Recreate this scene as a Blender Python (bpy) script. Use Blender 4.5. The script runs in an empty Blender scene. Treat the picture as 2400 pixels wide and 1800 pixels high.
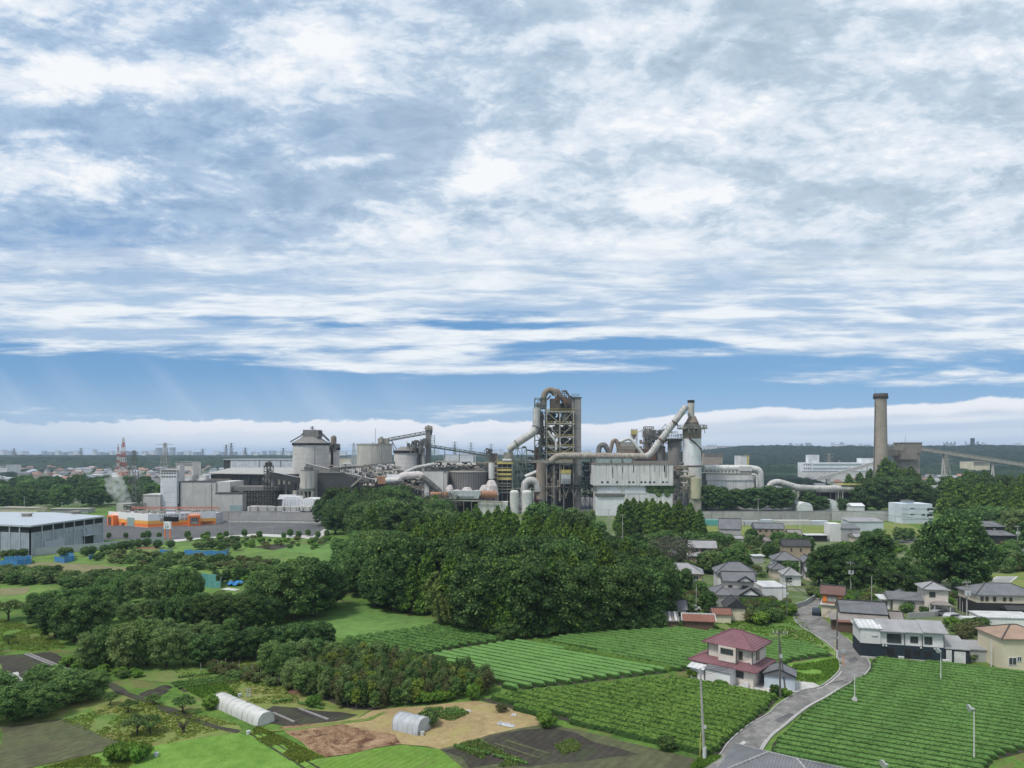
import bpy, bmesh, math, random
import numpy as np
from mathutils import Vector, noise as mnoise
R = math.radians
C = bpy.context.scene.collection
sc = bpy.context.scene
# ---------------------------------------------------------------- camera, world, sun, exposure
CAMH, F, HY, CX = 38.0, 1600.0, 1061.0, 1200.0       # eye height, focal length and horizon row of the 2400 px wide frame
cam_d = bpy.data.cameras.new('camera'); cam = bpy.data.objects.new('camera', cam_d); C.objects.link(cam)
cam.location = (0, 0, CAMH); cam.rotation_euler = (R(90), 0, 0)
cam_d.sensor_width = 36; cam_d.lens = 24.0; cam_d.shift_y = (HY - 900) / 2400.0
cam_d.clip_start = 0.5; cam_d.clip_end = 60000
sc.camera = cam
sc.view_settings.view_transform = 'Standard'; sc.view_settings.look = 'None'
sc.view_settings.exposure = 0.0; sc.view_settings.gamma = 1
sc.view_settings.use_curve_mapping = False
SUN_EL, SUN_AZ = 60.0, -128.0         # azimuth from +Y towards +X: behind the camera, to the left
sc.cycles.max_bounces = 5; sc.cycles.diffuse_bounces = 2; sc.cycles.glossy_bounces = 2
sc.cycles.transparent_max_bounces = 6; sc.cycles.volume_bounces = 1; sc.cycles.use_denoising = True
sun_d = bpy.data.lights.new('sun', 'SUN'); sun = bpy.data.objects.new('sun', sun_d); C.objects.link(sun)
sun_d.energy = 3.0; sun_d.angle = R(11); sun_d.color = (1.0, 0.95, 0.87)
_d = Vector((math.sin(R(SUN_AZ)) * math.cos(R(SUN_EL)), math.cos(R(SUN_AZ)) * math.cos(R(SUN_EL)), math.sin(R(SUN_EL))))
sun.rotation_euler = _d.to_track_quat('Z', 'Y').to_euler()

def make_world():
    w = bpy.data.worlds.new('World'); sc.world = w; w.use_nodes = True
    nt = w.node_tree; N = nt.nodes; L = nt.links; N.clear()
    def val(x):
        return x
    def inp(sock, v):
        if hasattr(v, 'links') or isinstance(v, bpy.types.NodeSocket): L.new(v, sock)
        else: sock.default_value = v
    def m(op, a, b=0.0, c=0.0, clamp=False):
        n = N.new('ShaderNodeMath'); n.operation = op; n.use_clamp = clamp
        inp(n.inputs[0], a); inp(n.inputs[1], b); inp(n.inputs[2], c); return n.outputs[0]
    def ss(x, lo, hi):
        n = N.new('ShaderNodeMapRange'); n.interpolation_type = 'SMOOTHSTEP'
        inp(n.inputs[0], x); inp(n.inputs[1], lo); inp(n.inputs[2], hi); n.inputs[3].default_value = 0; n.inputs[4].default_value = 1
        return n.outputs[0]
    def mix(f, a, b):
        n = N.new('ShaderNodeMix'); n.data_type = 'RGBA'
        inp(n.inputs[0], f)
        for s, v in ((n.inputs[6], a), (n.inputs[7], b)):
            if isinstance(v, tuple): s.default_value = (*v, 1)
            else: L.new(v, s)
        return n.outputs[2]
    def comb(x, y, z=0.0):
        n = N.new('ShaderNodeCombineXYZ'); inp(n.inputs[0], x); inp(n.inputs[1], y); inp(n.inputs[2], z); return n.outputs[0]
    def nz(v, scale, detail=6, rough=0.55, dist=0.0, lac=2.0):
        n = N.new('ShaderNodeTexNoise'); n.inputs['Scale'].default_value = scale; n.inputs['Detail'].default_value = detail
        n.inputs['Roughness'].default_value = rough; n.inputs['Distortion'].default_value = dist; n.inputs['Lacunarity'].default_value = lac
        L.new(v, n.inputs['Vector']); return n.outputs[0]
    tc = N.new('ShaderNodeTexCoord'); sp = N.new('ShaderNodeSeparateXYZ'); L.new(tc.outputs['Generated'], sp.inputs[0])
    x, y, z = sp.outputs
    ay = m('MAXIMUM', m('ABSOLUTE', y), 0.22)
    U = m('DIVIDE', x, ay); V = m('DIVIDE', z, ay)          # tangent coordinates round the northern horizon
    zz = m('ADD', m('MAXIMUM', z, 0.0), 0.06)
    plane = comb(m('DIVIDE', x, zz), m('DIVIDE', y, zz))   # cloud deck seen from below
    def g(px, py, sx, sy, amp):                            # a broad patch of thicker / thinner cloud
        u0, v0 = (px - 1200) / 1600, (1061 - py) / 1600
        a = m('DIVIDE', m('SUBTRACT', U, u0), sx / 1600); b = m('DIVIDE', m('SUBTRACT', V, v0), sy / 1600)
        q = m('ADD', m('MULTIPLY', a, a), m('MULTIPLY', b, b))
        return m('MULTIPLY', m('EXPONENT', m('MULTIPLY', q, -1.0)), amp)
    def gsum(lst):
        s = g(*lst[0])
        for t in lst[1:]: s = m('ADD', s, g(*t))
        return s
    # warp so that patch outlines are not smooth
    wv = comb(U, m('MULTIPLY', V, 2.2))
    # ---- shade of the deck
    n1 = nz(plane, 1.1, 9, 0.56, 0.4)
    n2 = nz(plane, 2.7, 8, 0.56, 0.5)
    n3 = nz(wv, 9.0, 10, 0.62, 0.3)
    n4 = nz(comb(m('MULTIPLY', U, 1.0), m('MULTIPLY', V, 1.9), 2.0), 24.0, 7, 0.62, 0.8)
    bil = m('ABSOLUTE', m('SUBTRACT', m('MULTIPLY', nz(plane, 3.1, 7, 0.66, 0.5), 2.0), 1.0))      # puffy cells
    shade = m('ADD', m('ADD', m('MULTIPLY', n1, 0.24), m('MULTIPLY', n2, 0.34)), m('ADD', m('MULTIPLY', n3, 0.30), m('MULTIPLY', n4, 0.14)))
    shade = m('ADD', m('MULTIPLY', m('SUBTRACT', shade, 0.51), 1.25), 0.524)
    shade = m('ADD', shade, m('MULTIPLY', m('SUBTRACT', 0.22, bil), 0.22))
    thick = gsum([(150, 290, 420, 70, 0.10), (640, 345, 520, 110, 0.105), (1050, 260, 260, 80, 0.07), (60, 590, 300, 95, 0.15), (480, 560, 260, 60, 0.08),
                  (480, 90, 170, 45, 0.10), (1230, 125, 220, 45, 0.10), (1770, 130, 260, 60, 0.13), (2250, 60, 340, 80, 0.12), (1560, 20, 520, 35, 0.09),
                  (2200, 200, 200, 45, 0.08), (80, 90, 130, 50, 0.09), (620, 15, 130, 25, 0.08), (1650, 370, 200, 50, 0.06), (2000, 480, 320, 60, 0.05), (1500, 530, 230, 45, 0.06),
                  (2250, 640, 300, 40, 0.03), (850, 450, 200, 60, 0.06), (1560, 230, 120, 40, 0.05),
                  (330, 180, 330, 40, -0.09), (860, 110, 200, 70, -0.09), (1500, 90, 280, 60, -0.05), (130, 190, 150, 40, -0.05), (850, 375, 80, 14, -0.13), (1180, 430, 160, 35, -0.06),
                  (1280, 560, 330, 35, -0.09), (1650, 460, 160, 24, -0.06), (130, 312, 110, 14, -0.16), (1900, 290, 400, 70, -0.03), (2290, 370, 200, 60, -0.06), (200, 400, 320, 40, -0.04), (1000, 610, 500, 20, -0.03), (700, 660, 500, 22, 0.05), (1500, 640, 350, 16, 0.05), (2000, 690, 400, 25, 0.05), (1350, 690, 300, 14, 0.05), (200, 650, 300, 14, 0.04),
                  (2000, 600, 400, 30, -0.02)])
    sh = m('ADD', shade, thick)
    light = m('SUBTRACT', 1.0, ss(sh, 0.47, 0.74))
    hi = m('SUBTRACT', 1.0, ss(sh, 0.455, 0.515))
    # bluer to the left, greyer to the right
    left = ss(U, 0.35, -0.65)
    darkc = mix(left, (0.39, 0.505, 0.625), (0.29, 0.425, 0.625))
    midc = mix(left, (0.56, 0.675, 0.79), (0.47, 0.61, 0.79))
    relief = nz(comb(m('MULTIPLY', U, 1.0), m('MULTIPLY', V, 2.4), 7.0), 13.0, 10, 0.68, 0.5)
    lit = m('ADD', light, m('MULTIPLY', m('SUBTRACT', relief, 0.5), 0.8))
    deepb = gsum([(40, 600, 260, 70, 0.75), (330, 545, 240, 45, 0.55), (120, 430, 260, 50, 0.35), (640, 330, 260, 40, 0.2)])
    darkc = mix(m('MINIMUM', deepb, 1.0), darkc, (0.15, 0.325, 0.62))
    inner = ss(m('ADD', m('MULTIPLY', relief, 0.5), m('MULTIPLY', nz(plane, 6.0, 7, 0.6, 0.4), 0.5)), 0.40, 0.60)
    darkc = mix(m('MULTIPLY', inner, 0.55), darkc, midc)
    deck = mix(ss(lit, 0.0, 0.75), darkc, midc)
    deck = mix(ss(lit, 0.45, 1.05), deck, (0.80, 0.86, 0.94))
    deck = mix(hi, deck, (0.93, 0.955, 0.985))
    # ---- clear sky behind it
    sky = N.new('ShaderNodeTexSky'); sky.sky_type = 'NISHITA'; sky.sun_disc = False
    sky.sun_elevation = R(SUN_EL); sky.sun_rotation = R(SUN_AZ); sky.altitude = 100
    sk = N.new('ShaderNodeVectorMath'); sk.operation = 'SCALE'; L.new(sky.outputs[0], sk.inputs[0]); sk.inputs[3].default_value = 0.10
    blue = mix(ss(V, 0.02, 0.14), (0.37, 0.56, 0.80), (0.135, 0.345, 0.66))
    blue = mix(m('MULTIPLY', ss(U, -0.1, 0.5), 0.45), blue, (0.22, 0.46, 0.78))
    clear = mix(0.82, sk.outputs[0], blue)
    veil = nz(comb(m('ADD', m('MULTIPLY', U, 7.0), m('MULTIPLY', V, 6.0)), m('MULTIPLY', V, 1.6)), 1.6, 4, 0.5)
    veil = m('MULTIPLY', m('MULTIPLY', ss(veil, 0.45, 0.75), 0.42), m('MULTIPLY', ss(U, 0.1, -0.4), ss(V, 0.17, 0.06)))
    clear = mix(veil, clear, (0.55, 0.67, 0.86))
    # ---- where the deck ends: streaks over the blue band
    st1 = nz(comb(m('MULTIPLY', U, 2.6), m('MULTIPLY', V, 26.0), 3.0), 1.0, 8, 0.58, 0.3)
    st2 = nz(comb(m('MULTIPLY', U, 8.0), m('MULTIPLY', V, 60.0), 9.0), 1.0, 7, 0.6, 0.3)
    st = m('ADD', m('MULTIPLY', st1, 0.68), m('MULTIPLY', st2, 0.32))
    cover = gsum([(0, 740, 500, 60, 0.10), (300, 690, 600, 30, 0.10), (1000, 700, 500, 26, 0.10), (2000, 730, 500, 60, 0.10), (900, 830, 420, 34, 0.13), (450, 780, 300, 22, 0.10), (1250, 868, 330, 16, 0.15), (1900, 885, 260, 14, 0.15), (2350, 880, 260, 14, 0.12),
                  (2200, 800, 420, 45, 0.12), (420, 835, 120, 14, 0.09), (100, 690, 400, 24, 0.10), (150, 780, 500, 30, 0.07), (700, 790, 500, 18, 0.12), (350, 820, 300, 12, 0.10), (1000, 850, 300, 12, 0.10), (1700, 720, 500, 30, 0.06), (800, 930, 160, 10, 0.04), (550, 850, 500, 16, 0.07), (1700, 830, 500, 14, 0.10), (2200, 850, 300, 12, 0.08),
                  (1100, 762, 420, 12, -0.19), (200, 745, 420, 8, -0.12), (700, 738, 420, 10, -0.09), (1500, 805, 420, 15, -0.18), (1900, 840, 300, 12, -0.05), (1500, 900, 420, 20, -0.07), (250, 890, 380, 50, -0.14), (1100, 915, 700, 24, -0.10), (2000, 925, 500, 18, -0.10)])
    edge = m('ADD', m('ADD', m('MULTIPLY', ss(V, 0.11, 0.31), 0.46), -0.035), m('MULTIPLY', m('MULTIPLY', ss(U, 0.0, 0.3), ss(V, 0.11, 0.17)), 0.09))
    msk = m('ADD', m('ADD', st, cover), edge)
    M = ss(msk, 0.50, 0.67)
    streakc = mix(ss(m('ADD', m('MULTIPLY', st1, 0.5), m('MULTIPLY', st2, 0.5)), 0.42, 0.60), (0.41, 0.56, 0.76), (0.87, 0.92, 0.965))
    cl = mix(ss(V, 0.20, 0.36), streakc, deck)
    col = mix(M, clear, cl)
    # ---- the bank of cloud along the horizon
    bn = nz(comb(m('MULTIPLY', U, 9.0), m('MULTIPLY', V, 14.0), 1.0), 1.0, 8, 0.55)
    bn2 = nz(comb(m('MULTIPLY', U, 38.0), m('MULTIPLY', V, 60.0), 4.0), 1.0, 6, 0.6)
    top = m('ADD', 0.0455, m('MULTIPLY', m('SUBTRACT', bn, 0.5), 0.030))
    top = m('ADD', top, m('MULTIPLY', m('SUBTRACT', bn2, 0.5), m('MULTIPLY', ss(U, 0.25, -0.1), 0.016)))
    top = m('ADD', top, m('MULTIPLY', m('MAXIMUM', m('SUBTRACT', U, 0.18), 0.0), 0.062))
    top = m('ADD', top, g(1700, 1061, 170, 900, 0.007))
    B = ss(V, m('ADD', top, 0.0030), m('SUBTRACT', top, 0.0010))
    depth = m('SUBTRACT', top, V)
    bs = nz(comb(m('MULTIPLY', U, 1.6), m('MULTIPLY', m('SUBTRACT', V, m('MULTIPLY', U, 0.03)), 42.0), 5.0), 1.0, 6, 0.5)
    greyb = m('MULTIPLY', m('MULTIPLY', ss(depth, 0.008, 0.022), ss(bs, 0.36, 0.62)), m('ADD', 0.25, m('MULTIPLY', ss(U, 0.0, 0.6), 0.75)))
    bank = mix(greyb, (0.86, 0.89, 0.95), (0.48, 0.60, 0.75))
    bank = mix(m('MULTIPLY', ss(depth, 0.012, 0.05), 0.75), bank, (0.58, 0.70, 0.84))
    B = m('MULTIPLY', B, m('SUBTRACT', 1.0, m('MULTIPLY', ss(U, -0.42, -0.75), 0.55)))
    col = mix(B, col, bank)
    col = mix(ss(V, 0.014, -0.002), col, (0.56, 0.69, 0.83))
    bg = N.new('ShaderNodeBackground'); L.new(col, bg.inputs[0]); bg.inputs[1].default_value = 1.0
    out = N.new('ShaderNodeOutputWorld'); L.new(bg.outputs[0], out.inputs[0])
    w.cycles.sampling_method = 'MANUAL'; w.cycles.sample_map_resolution = 512
make_world()
# ---------------------------------------------------------------- helpers
rnd = random.Random(7)
def G(px, py, z=0.0):                    # ground point seen at a pixel of the 2400 px frame
    Y = (CAMH - z) * F / (py - HY); return Vector(((px - CX) / F * Y, Y, z))
def tag(o, label=None, cat=None, group=None, kind=None):
    if label: o['label'] = label
    if cat: o['category'] = cat
    if group: o['group'] = group
    if kind: o['kind'] = kind
    return o
def thing(name, label, cat, loc=(0, 0, 0), rotz=0.0, group=None):
    o = bpy.data.objects.new(name, None); C.objects.link(o); o.empty_display_size = 0.5
    o.location = loc; o.rotation_euler = (0, 0, rotz); return tag(o, label, cat, group)
def copy_tree(o, parent=None):
    c = o.copy(); C.objects.link(c); c.parent = parent
    for ch in list(o.children): copy_tree(ch, c)
    return c
def mesh_np(name, V, Fq, mat=None, smooth=False, nside=4):
    V = np.asarray(V, np.float32).reshape(-1, 3); Fq = np.asarray(Fq, np.int32).reshape(-1, nside)
    me = bpy.data.meshes.new(name); me.vertices.add(len(V)); me.vertices.foreach_set('co', V.ravel())
    me.loops.add(Fq.size); me.loops.foreach_set('vertex_index', Fq.ravel())
    me.polygons.add(len(Fq)); me.polygons.foreach_set('loop_start', np.arange(len(Fq), dtype=np.int32) * nside)
    me.polygons.foreach_set('loop_total', np.full(len(Fq), nside, np.int32))
    me.polygons.foreach_set('use_smooth', np.full(len(Fq), smooth))
    me.update(calc_edges=True)
    if mat: me.materials.append(mat)
    return me
def link(name, me, parent=None):
    o = bpy.data.objects.new(name, me); C.objects.link(o)
    if parent: o.parent = parent
    return o
class MB:
    def __init__(s): s.v = []; s.f = []
    def add(s, vs, fs):
        n = len(s.v); s.v += [tuple(v) for v in vs]; s.f += [[i + n for i in f] for f in fs]; return s
    def box(s, x0, x1, y0, y1, z0, z1):
        if x0 > x1: x0, x1 = x1, x0
        if z0 > z1: z0, z1 = z1, z0
        return s.add([(x0, y0, z0), (x1, y0, z0), (x1, y1, z0), (x0, y1, z0), (x0, y0, z1), (x1, y0, z1), (x1, y1, z1), (x0, y1, z1)],
                     [[0, 3, 2, 1], [4, 5, 6, 7], [0, 1, 5, 4], [1, 2, 6, 5], [2, 3, 7, 6], [3, 0, 4, 7]])
    def beam(s, a, b, w, h=None):
        a = Vector(a); b = Vector(b); h = h or w; d = (b - a)
        if d.length < 1e-6: return s
        d.normalize(); up = Vector((0, 0, 1)) if abs(d.z) < 0.99 else Vector((0, 1, 0))
        r = d.cross(up).normalized() * w / 2; u = r.cross(d).normalized() * h / 2
        vs = [a - r - u, a + r - u, a + r + u, a - r + u, b - r - u, b + r - u, b + r + u, b - r + u]
        return s.add(vs, [[0, 3, 2, 1], [4, 5, 6, 7], [0, 1, 5, 4], [1, 2, 6, 5], [2, 3, 7, 6], [3, 0, 4, 7]])
    def tube(s, pts, r, n=10, caps=True):
        pts = [Vector(p) for p in pts]; rs = r if isinstance(r, (list, tuple)) else [r] * len(pts); rings = []
        ref = None
        for i, p in enumerate(pts):
            d = (pts[min(i + 1, len(pts) - 1)] - pts[max(i - 1, 0)]).normalized()
            if ref is None: ref = d.orthogonal().normalized()
            ref = (ref - d * ref.dot(d)); ref = ref.normalized() if ref.length > 1e-5 else d.orthogonal().normalized()
            b = d.cross(ref)
            rings.append([p + (ref * math.cos(2 * math.pi * k / n) + b * math.sin(2 * math.pi * k / n)) * rs[i] for k in range(n)])
        vs = [v for rg in rings for v in rg]; fs = []
        for i in range(len(pts) - 1):
            for k in range(n):
                a = i * n + k; b2 = i * n + (k + 1) % n; fs.append([a, b2, b2 + n, a + n])
        if caps: fs.append(list(range(n))[::-1]); fs.append([(len(pts) - 1) * n + k for k in range(n)])
        return s.add(vs, fs)
    def cyl(s, x, y, z0, z1, r0, r1=None, n=20): return s.tube([(x, y, z0), (x, y, z1)], [r0, r0 if r1 is None else r1], n)
    def prism(s, poly, z0, z1):          # poly of (x, y) points
        n = len(poly); vs = [(x, y, z0) for x, y in poly] + [(x, y, z1) for x, y in poly]
        return s.add(vs, [list(range(n))[::-1], list(range(n, 2 * n))] + [[i, (i + 1) % n, n + (i + 1) % n, n + i] for i in range(n)])
    def xprism(s, poly, y0, y1):         # poly of (x, z) points extruded in y
        n = len(poly); vs = [(x, y0, z) for x, z in poly] + [(x, y1, z) for x, z in poly]
        return s.add(vs, [list(range(n)), list(range(n, 2 * n))[::-1]] + [[(i + 1) % n, i, n + i, n + (i + 1) % n] for i in range(n)])
    def build(s, name, mat, parent=None, smooth=False):
        me = bpy.data.meshes.new(name); me.from_pydata(s.v, [], s.f); me.materials.append(mat); me.update()
        if smooth:
            me.polygons.foreach_set('use_smooth', [True] * len(me.polygons))
            try: me.set_sharp_from_angle(angle=R(35))
            except Exception: pass
        return link(name, me, parent)
# ---------------------------------------------------------------- materials
class NT:
    def __init__(s, name):
        s.mat = bpy.data.materials.new(name); s.mat.use_nodes = True; s.nt = s.mat.node_tree; s.N = s.nt.nodes; s.L = s.nt.links
        s.p = s.N['Principled BSDF']; s.tc = s.N.new('ShaderNodeTexCoord')
    def inp(s, k, v):
        if isinstance(v, bpy.types.NodeSocket): s.L.new(v, k)
        elif isinstance(v, tuple) and len(v) == 3 and k.type == 'RGBA': k.default_value = (*v, 1)
        else: k.default_value = v
    def math(s, op, a, b=0.0, clamp=False):
        n = s.N.new('ShaderNodeMath'); n.operation = op; n.use_clamp = clamp; s.inp(n.inputs[0], a); s.inp(n.inputs[1], b); return n.outputs[0]
    def map(s, src, scale=(1, 1, 1), rot=(0, 0, 0)):
        n = s.N.new('ShaderNodeMapping'); s.L.new(src, n.inputs[0]); n.inputs['Scale'].default_value = scale; n.inputs['Rotation'].default_value = rot; return n.outputs[0]
    def noise(s, scale, detail=4, rough=0.55, vec=None, dist=0.0):
        n = s.N.new('ShaderNodeTexNoise'); n.inputs['Scale'].default_value = scale; n.inputs['Detail'].default_value = detail
        n.inputs['Roughness'].default_value = rough; n.inputs['Distortion'].default_value = dist
        s.L.new(vec if vec is not None else s.tc.outputs['Object'], n.inputs['Vector']); return n.outputs[0]
    def ramp(s, x, lo, hi):
        n = s.N.new('ShaderNodeMapRange'); n.interpolation_type = 'SMOOTHSTEP'; s.inp(n.inputs[0], x); n.inputs[1].default_value = lo; n.inputs[2].default_value = hi; return n.outputs[0]
    def mix(s, f, a, b):
        n = s.N.new('ShaderNodeMix'); n.data_type = 'RGBA'; s.inp(n.inputs[0], f); s.inp(n.inputs[6], a); s.inp(n.inputs[7], b); return n.outputs[2]
    def bump(s, h, strength=0.3, dist=0.1):
        n = s.N.new('ShaderNodeBump'); n.inputs['Strength'].default_value = strength; n.inputs['Distance'].default_value = dist; s.L.new(h, n.inputs['Height']); s.L.new(n.outputs[0], s.p.inputs['Normal'])
    def out(s, col, rough=0.8, metal=0.0, spec=0.3):
        s.inp(s.p.inputs['Base Color'], col); s.inp(s.p.inputs['Roughness'], rough); s.p.inputs['Metallic'].default_value = metal
        s.p.inputs['Specular IOR Level'].default_value = spec; return s.mat
def shade(c, k): return tuple(min(1.0, x * k) for x in c)
def plain(name, col, rough=0.7, metal=0.0, var=0.25, scale=0.6, spec=0.3):
    t = NT(name); n = t.noise(scale, 5, 0.6); n2 = t.noise(scale * 9, 3, 0.6)
    f = t.math('ADD', t.math('MULTIPLY', n, 0.6), t.math('MULTIPLY', n2, 0.4))
    return t.out(t.mix(t.ramp(f, 0.3, 0.7), shade(col, 1 - var), shade(col, 1 + var * 0.5)), rough, metal, spec)
def streaked(name, col, dark, amount=0.5, sx=0.5, sz=0.05, panel=None, rough=0.85, patch=0.12):
    # weathered wall: rain streaks that run down, blotches, optional panel joints
    t = NT(name); o = t.tc.outputs['Object']
    v = t.noise(1.0, 6, 0.65, t.map(o, (sx, sx, sz))); v2 = t.noise(1.0, 4, 0.6, t.map(o, (sx * 5, sx * 5, sz * 3))); b = t.noise(patch, 5, 0.6); g = t.noise(1.6, 4, 0.6)
    f = t.math('ADD', t.math('MULTIPLY', v, 0.5), t.math('MULTIPLY', v2, 0.5))
    f = t.math('ADD', t.math('MULTIPLY', f, 0.75), t.math('MULTIPLY', b, 0.25))
    c = t.mix(t.ramp(b, 0.35, 0.7), shade(col, 0.82), shade(col, 1.08)); c = t.mix(t.math('MULTIPLY', t.ramp(g, 0.5, 0.8), 0.25), c, shade(col, 0.6))
    c = t.mix(t.math('MULTIPLY', t.ramp(f, 0.50, 0.64), amount), c, dark)
    if panel:
        w = t.N.new('ShaderNodeTexWave'); w.wave_type = 'BANDS'; w.bands_direction = panel[0]; w.inputs['Scale'].default_value = 0.314 / panel[1]; w.inputs['Distortion'].default_value = 0
        t.L.new(o, w.inputs['Vector']); c = t.mix(t.math('MULTIPLY', t.ramp(w.outputs[1], 0.985 if panel[1] > 1 else 0.6, 1.0), 0.5), c, shade(col, 0.35))
    return t.out(c, rough)
def ribbed(name, col, pitch, axis='X', rough=0.5, metal=0.0, rust=None, var=0.2, contrast=0.55):
    t = NT(name); o = t.tc.outputs['Object']
    w = t.N.new('ShaderNodeTexWave'); w.wave_type = 'BANDS'; w.bands_direction = axis; w.inputs['Scale'].default_value = 0.314 / pitch; t.L.new(o, w.inputs['Vector'])
    n = t.noise(0.35, 5, 0.6); n2 = t.noise(2.5, 3, 0.6)
    c = t.mix(t.ramp(n, 0.3, 0.7), shade(col, 1 - var), shade(col, 1 + var * .6)); c = t.mix(t.math('MULTIPLY', t.ramp(n2, 0.5, 0.75), 0.3), c, shade(col, 0.6))
    if rust: c = t.mix(t.math('MULTIPLY', t.ramp(t.noise(0.5, 6, 0.65), 0.5, 0.62), 0.8), c, rust)
    c = t.mix(t.math('MULTIPLY', w.outputs[1], 0.35), c, shade(col, contrast)); t.bump(w.outputs[1], 0.5, pitch * 0.3)
    return t.out(c, rough, metal)
def foliage(name, c0, c1, c2, rough=0.75, spec=0.12, fleck=None, ov=0.42):
    # c0 dark, c1 middle, c2 fresh growth; varies leaf clump by leaf clump and tree by tree
    t = NT(name); g = t.N.new('ShaderNodeNewGeometry'); oi = t.N.new('ShaderNodeObjectInfo')
    a = g.outputs['Random Per Island']; n = t.noise(0.45, 4, 0.6, t.tc.outputs['Object'])
    f = t.math('ADD', t.math('MULTIPLY', a, 0.55), t.math('MULTIPLY', n, 0.45))
    c = t.mix(t.ramp(f, 0.15, 0.55), c0, c1); c = t.mix(t.ramp(f, 0.48, 0.80), c, c2)
    if fleck: c = t.mix(t.ramp(a, 0.955, 0.96), c, fleck)
    h = t.N.new('ShaderNodeHueSaturation'); t.L.new(c, h.inputs['Color'])
    t.L.new(t.math('ADD', 0.5 - 0.028 * ov, t.math('MULTIPLY', oi.outputs['Random'], 0.056 * ov)), h.inputs['Hue'])
    t.L.new(t.math('ADD', 1.05 - 0.45 * ov, t.math('MULTIPLY', t.math('FRACT', t.math('MULTIPLY', oi.outputs['Random'], 7.3)), 1.0 * ov)), h.inputs['Value'])
    t.out(h.outputs[0], rough, 0, spec)
    # thin leaves let part of the light through
    tr = t.N.new('ShaderNodeBsdfTranslucent'); t.L.new(h.outputs[0], tr.inputs[0]); mx = t.N.new('ShaderNodeMixShader'); mx.inputs[0].default_value = 0.22
    t.L.new(t.p.outputs[0], mx.inputs[1]); t.L.new(tr.outputs[0], mx.inputs[2]); t.L.new(mx.outputs[0], t.N['Material Output'].inputs[0])
    return t.mat
def grassmat(name, a, b, c, s1=0.05, s2=0.5, s3=3.0, soil=None, soilamt=0.6, soils=0.12, rows=None, bump=0.6):
    t = NT(name); o = t.tc.outputs['Object']
    n1 = t.noise(s1, 5, 0.6); n2 = t.noise(s2, 5, 0.65); n3 = t.noise(s3, 4, 0.7)
    f = t.math('ADD', t.math('MULTIPLY', n1, 0.35), t.math('ADD', t.math('MULTIPLY', n2, 0.35), t.math('MULTIPLY', n3, 0.30)))
    col = t.mix(t.ramp(f, 0.40, 0.52), a, b); col = t.mix(t.ramp(f, 0.5, 0.62), col, c)
    if soil:
        sn = t.math('ADD', t.math('MULTIPLY', t.noise(soils, 6, 0.68), 0.75), t.math('MULTIPLY', n3, 0.25))
        col = t.mix(t.math('MULTIPLY', t.ramp(sn, 0.50, 0.60), soilamt), col, soil)
    h = t.math('ADD', n3, n2)
    if rows:
        w = t.N.new('ShaderNodeTexWave'); w.wave_type = 'BANDS'; w.bands_direction = 'X'; w.inputs['Scale'].default_value = 0.314 / rows[1]; w.inputs['Distortion'].default_value = 1.2; w.inputs['Detail'].default_value = 3; w.inputs['Detail Scale'].default_value = 2.0
        t.L.new(t.map(o, (1, 1, 1), (0, 0, R(rows[0]))), w.inputs['Vector']); col = t.mix(t.math('MULTIPLY', w.outputs[1], rows[2]), col, rows[3]); h = t.math('ADD', h, w.outputs[1])
    t.bump(h, bump, 0.25); return t.out(col, 0.9, 0, 0.1)
M = {}
M['concrete'] = streaked('concrete', (0.52, 0.505, 0.475), (0.10, 0.095, 0.085), 0.55, 0.55, 0.045)
M['concrete_pale'] = streaked('concrete_pale', (0.62, 0.61, 0.59), (0.22, 0.21, 0.2), 0.4, 0.5, 0.04)
M['concrete_dark'] = streaked('concrete_dark', (0.22, 0.21, 0.20), (0.05, 0.05, 0.05), 0.6, 0.5, 0.06)
M['silo'] = streaked('silo', (0.60, 0.575, 0.55), (0.14, 0.13, 0.12), 0.32, 0.35, 0.03, ('Z', 3.2))
M['silo_stained'] = streaked('silo_stained', (0.50, 0.485, 0.44), (0.09, 0.085, 0.07), 0.75, 0.75, 0.025)
M['stained_white'] = streaked('stained_white', (0.66, 0.655, 0.64), (0.10, 0.09, 0.08), 0.75, 0.85, 0.015, ('X', 7.0))
M['panel_white'] = streaked('panel_white', (0.66, 0.68, 0.70), (0.25, 0.25, 0.25), 0.3, 0.4, 0.03, ('Z', 3.4))
M['white_wall'] = streaked('white_wall', (0.72, 0.74, 0.77), (0.35, 0.35, 0.35), 0.25, 0.4, 0.04)
M['corr_white'] = ribbed('corr_white', (0.66, 0.68, 0.72), 1.2, 'X')
M['roof_pale'] = ribbed('roof_pale', (0.52, 0.53, 0.56), 1.0, 'X')
M['roof_dusty'] = ribbed('roof_dusty', (0.42, 0.41, 0.38), 1.1, 'X')
M['dark_clad'] = streaked('dark_clad', (0.062, 0.064, 0.062), (0.03, 0.03, 0.03), 0.5, 0.6, 0.08)
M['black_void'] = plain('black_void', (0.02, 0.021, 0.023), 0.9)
M['steel'] = plain('steel', (0.17, 0.17, 0.16), 0.7, 0.2, 0.5, 0.4)
M['steel_dark'] = plain('steel_dark', (0.06, 0.058, 0.054), 0.75, 0.2, 0.5, 0.4)
M['steel_pale'] = plain('steel_pale', (0.36, 0.34, 0.29), 0.7, 0.1, 0.4, 0.4)
M['green_steel'] = plain('green_steel', (0.15, 0.18, 0.15), 0.7, 0.1, 0.5, 0.4)
M['rust'] = plain('rust', (0.15, 0.085, 0.055), 0.85, 0.0, 0.6, 0.25)
M['rust_mix'] = streaked('rust_mix', (0.27, 0.22, 0.18), (0.12, 0.07, 0.045), 0.8, 0.5, 0.12)
M['orange_rust'] = streaked('orange_rust', (0.38, 0.20, 0.12), (0.06, 0.05, 0.045), 0.8, 0.8, 0.12)
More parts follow.
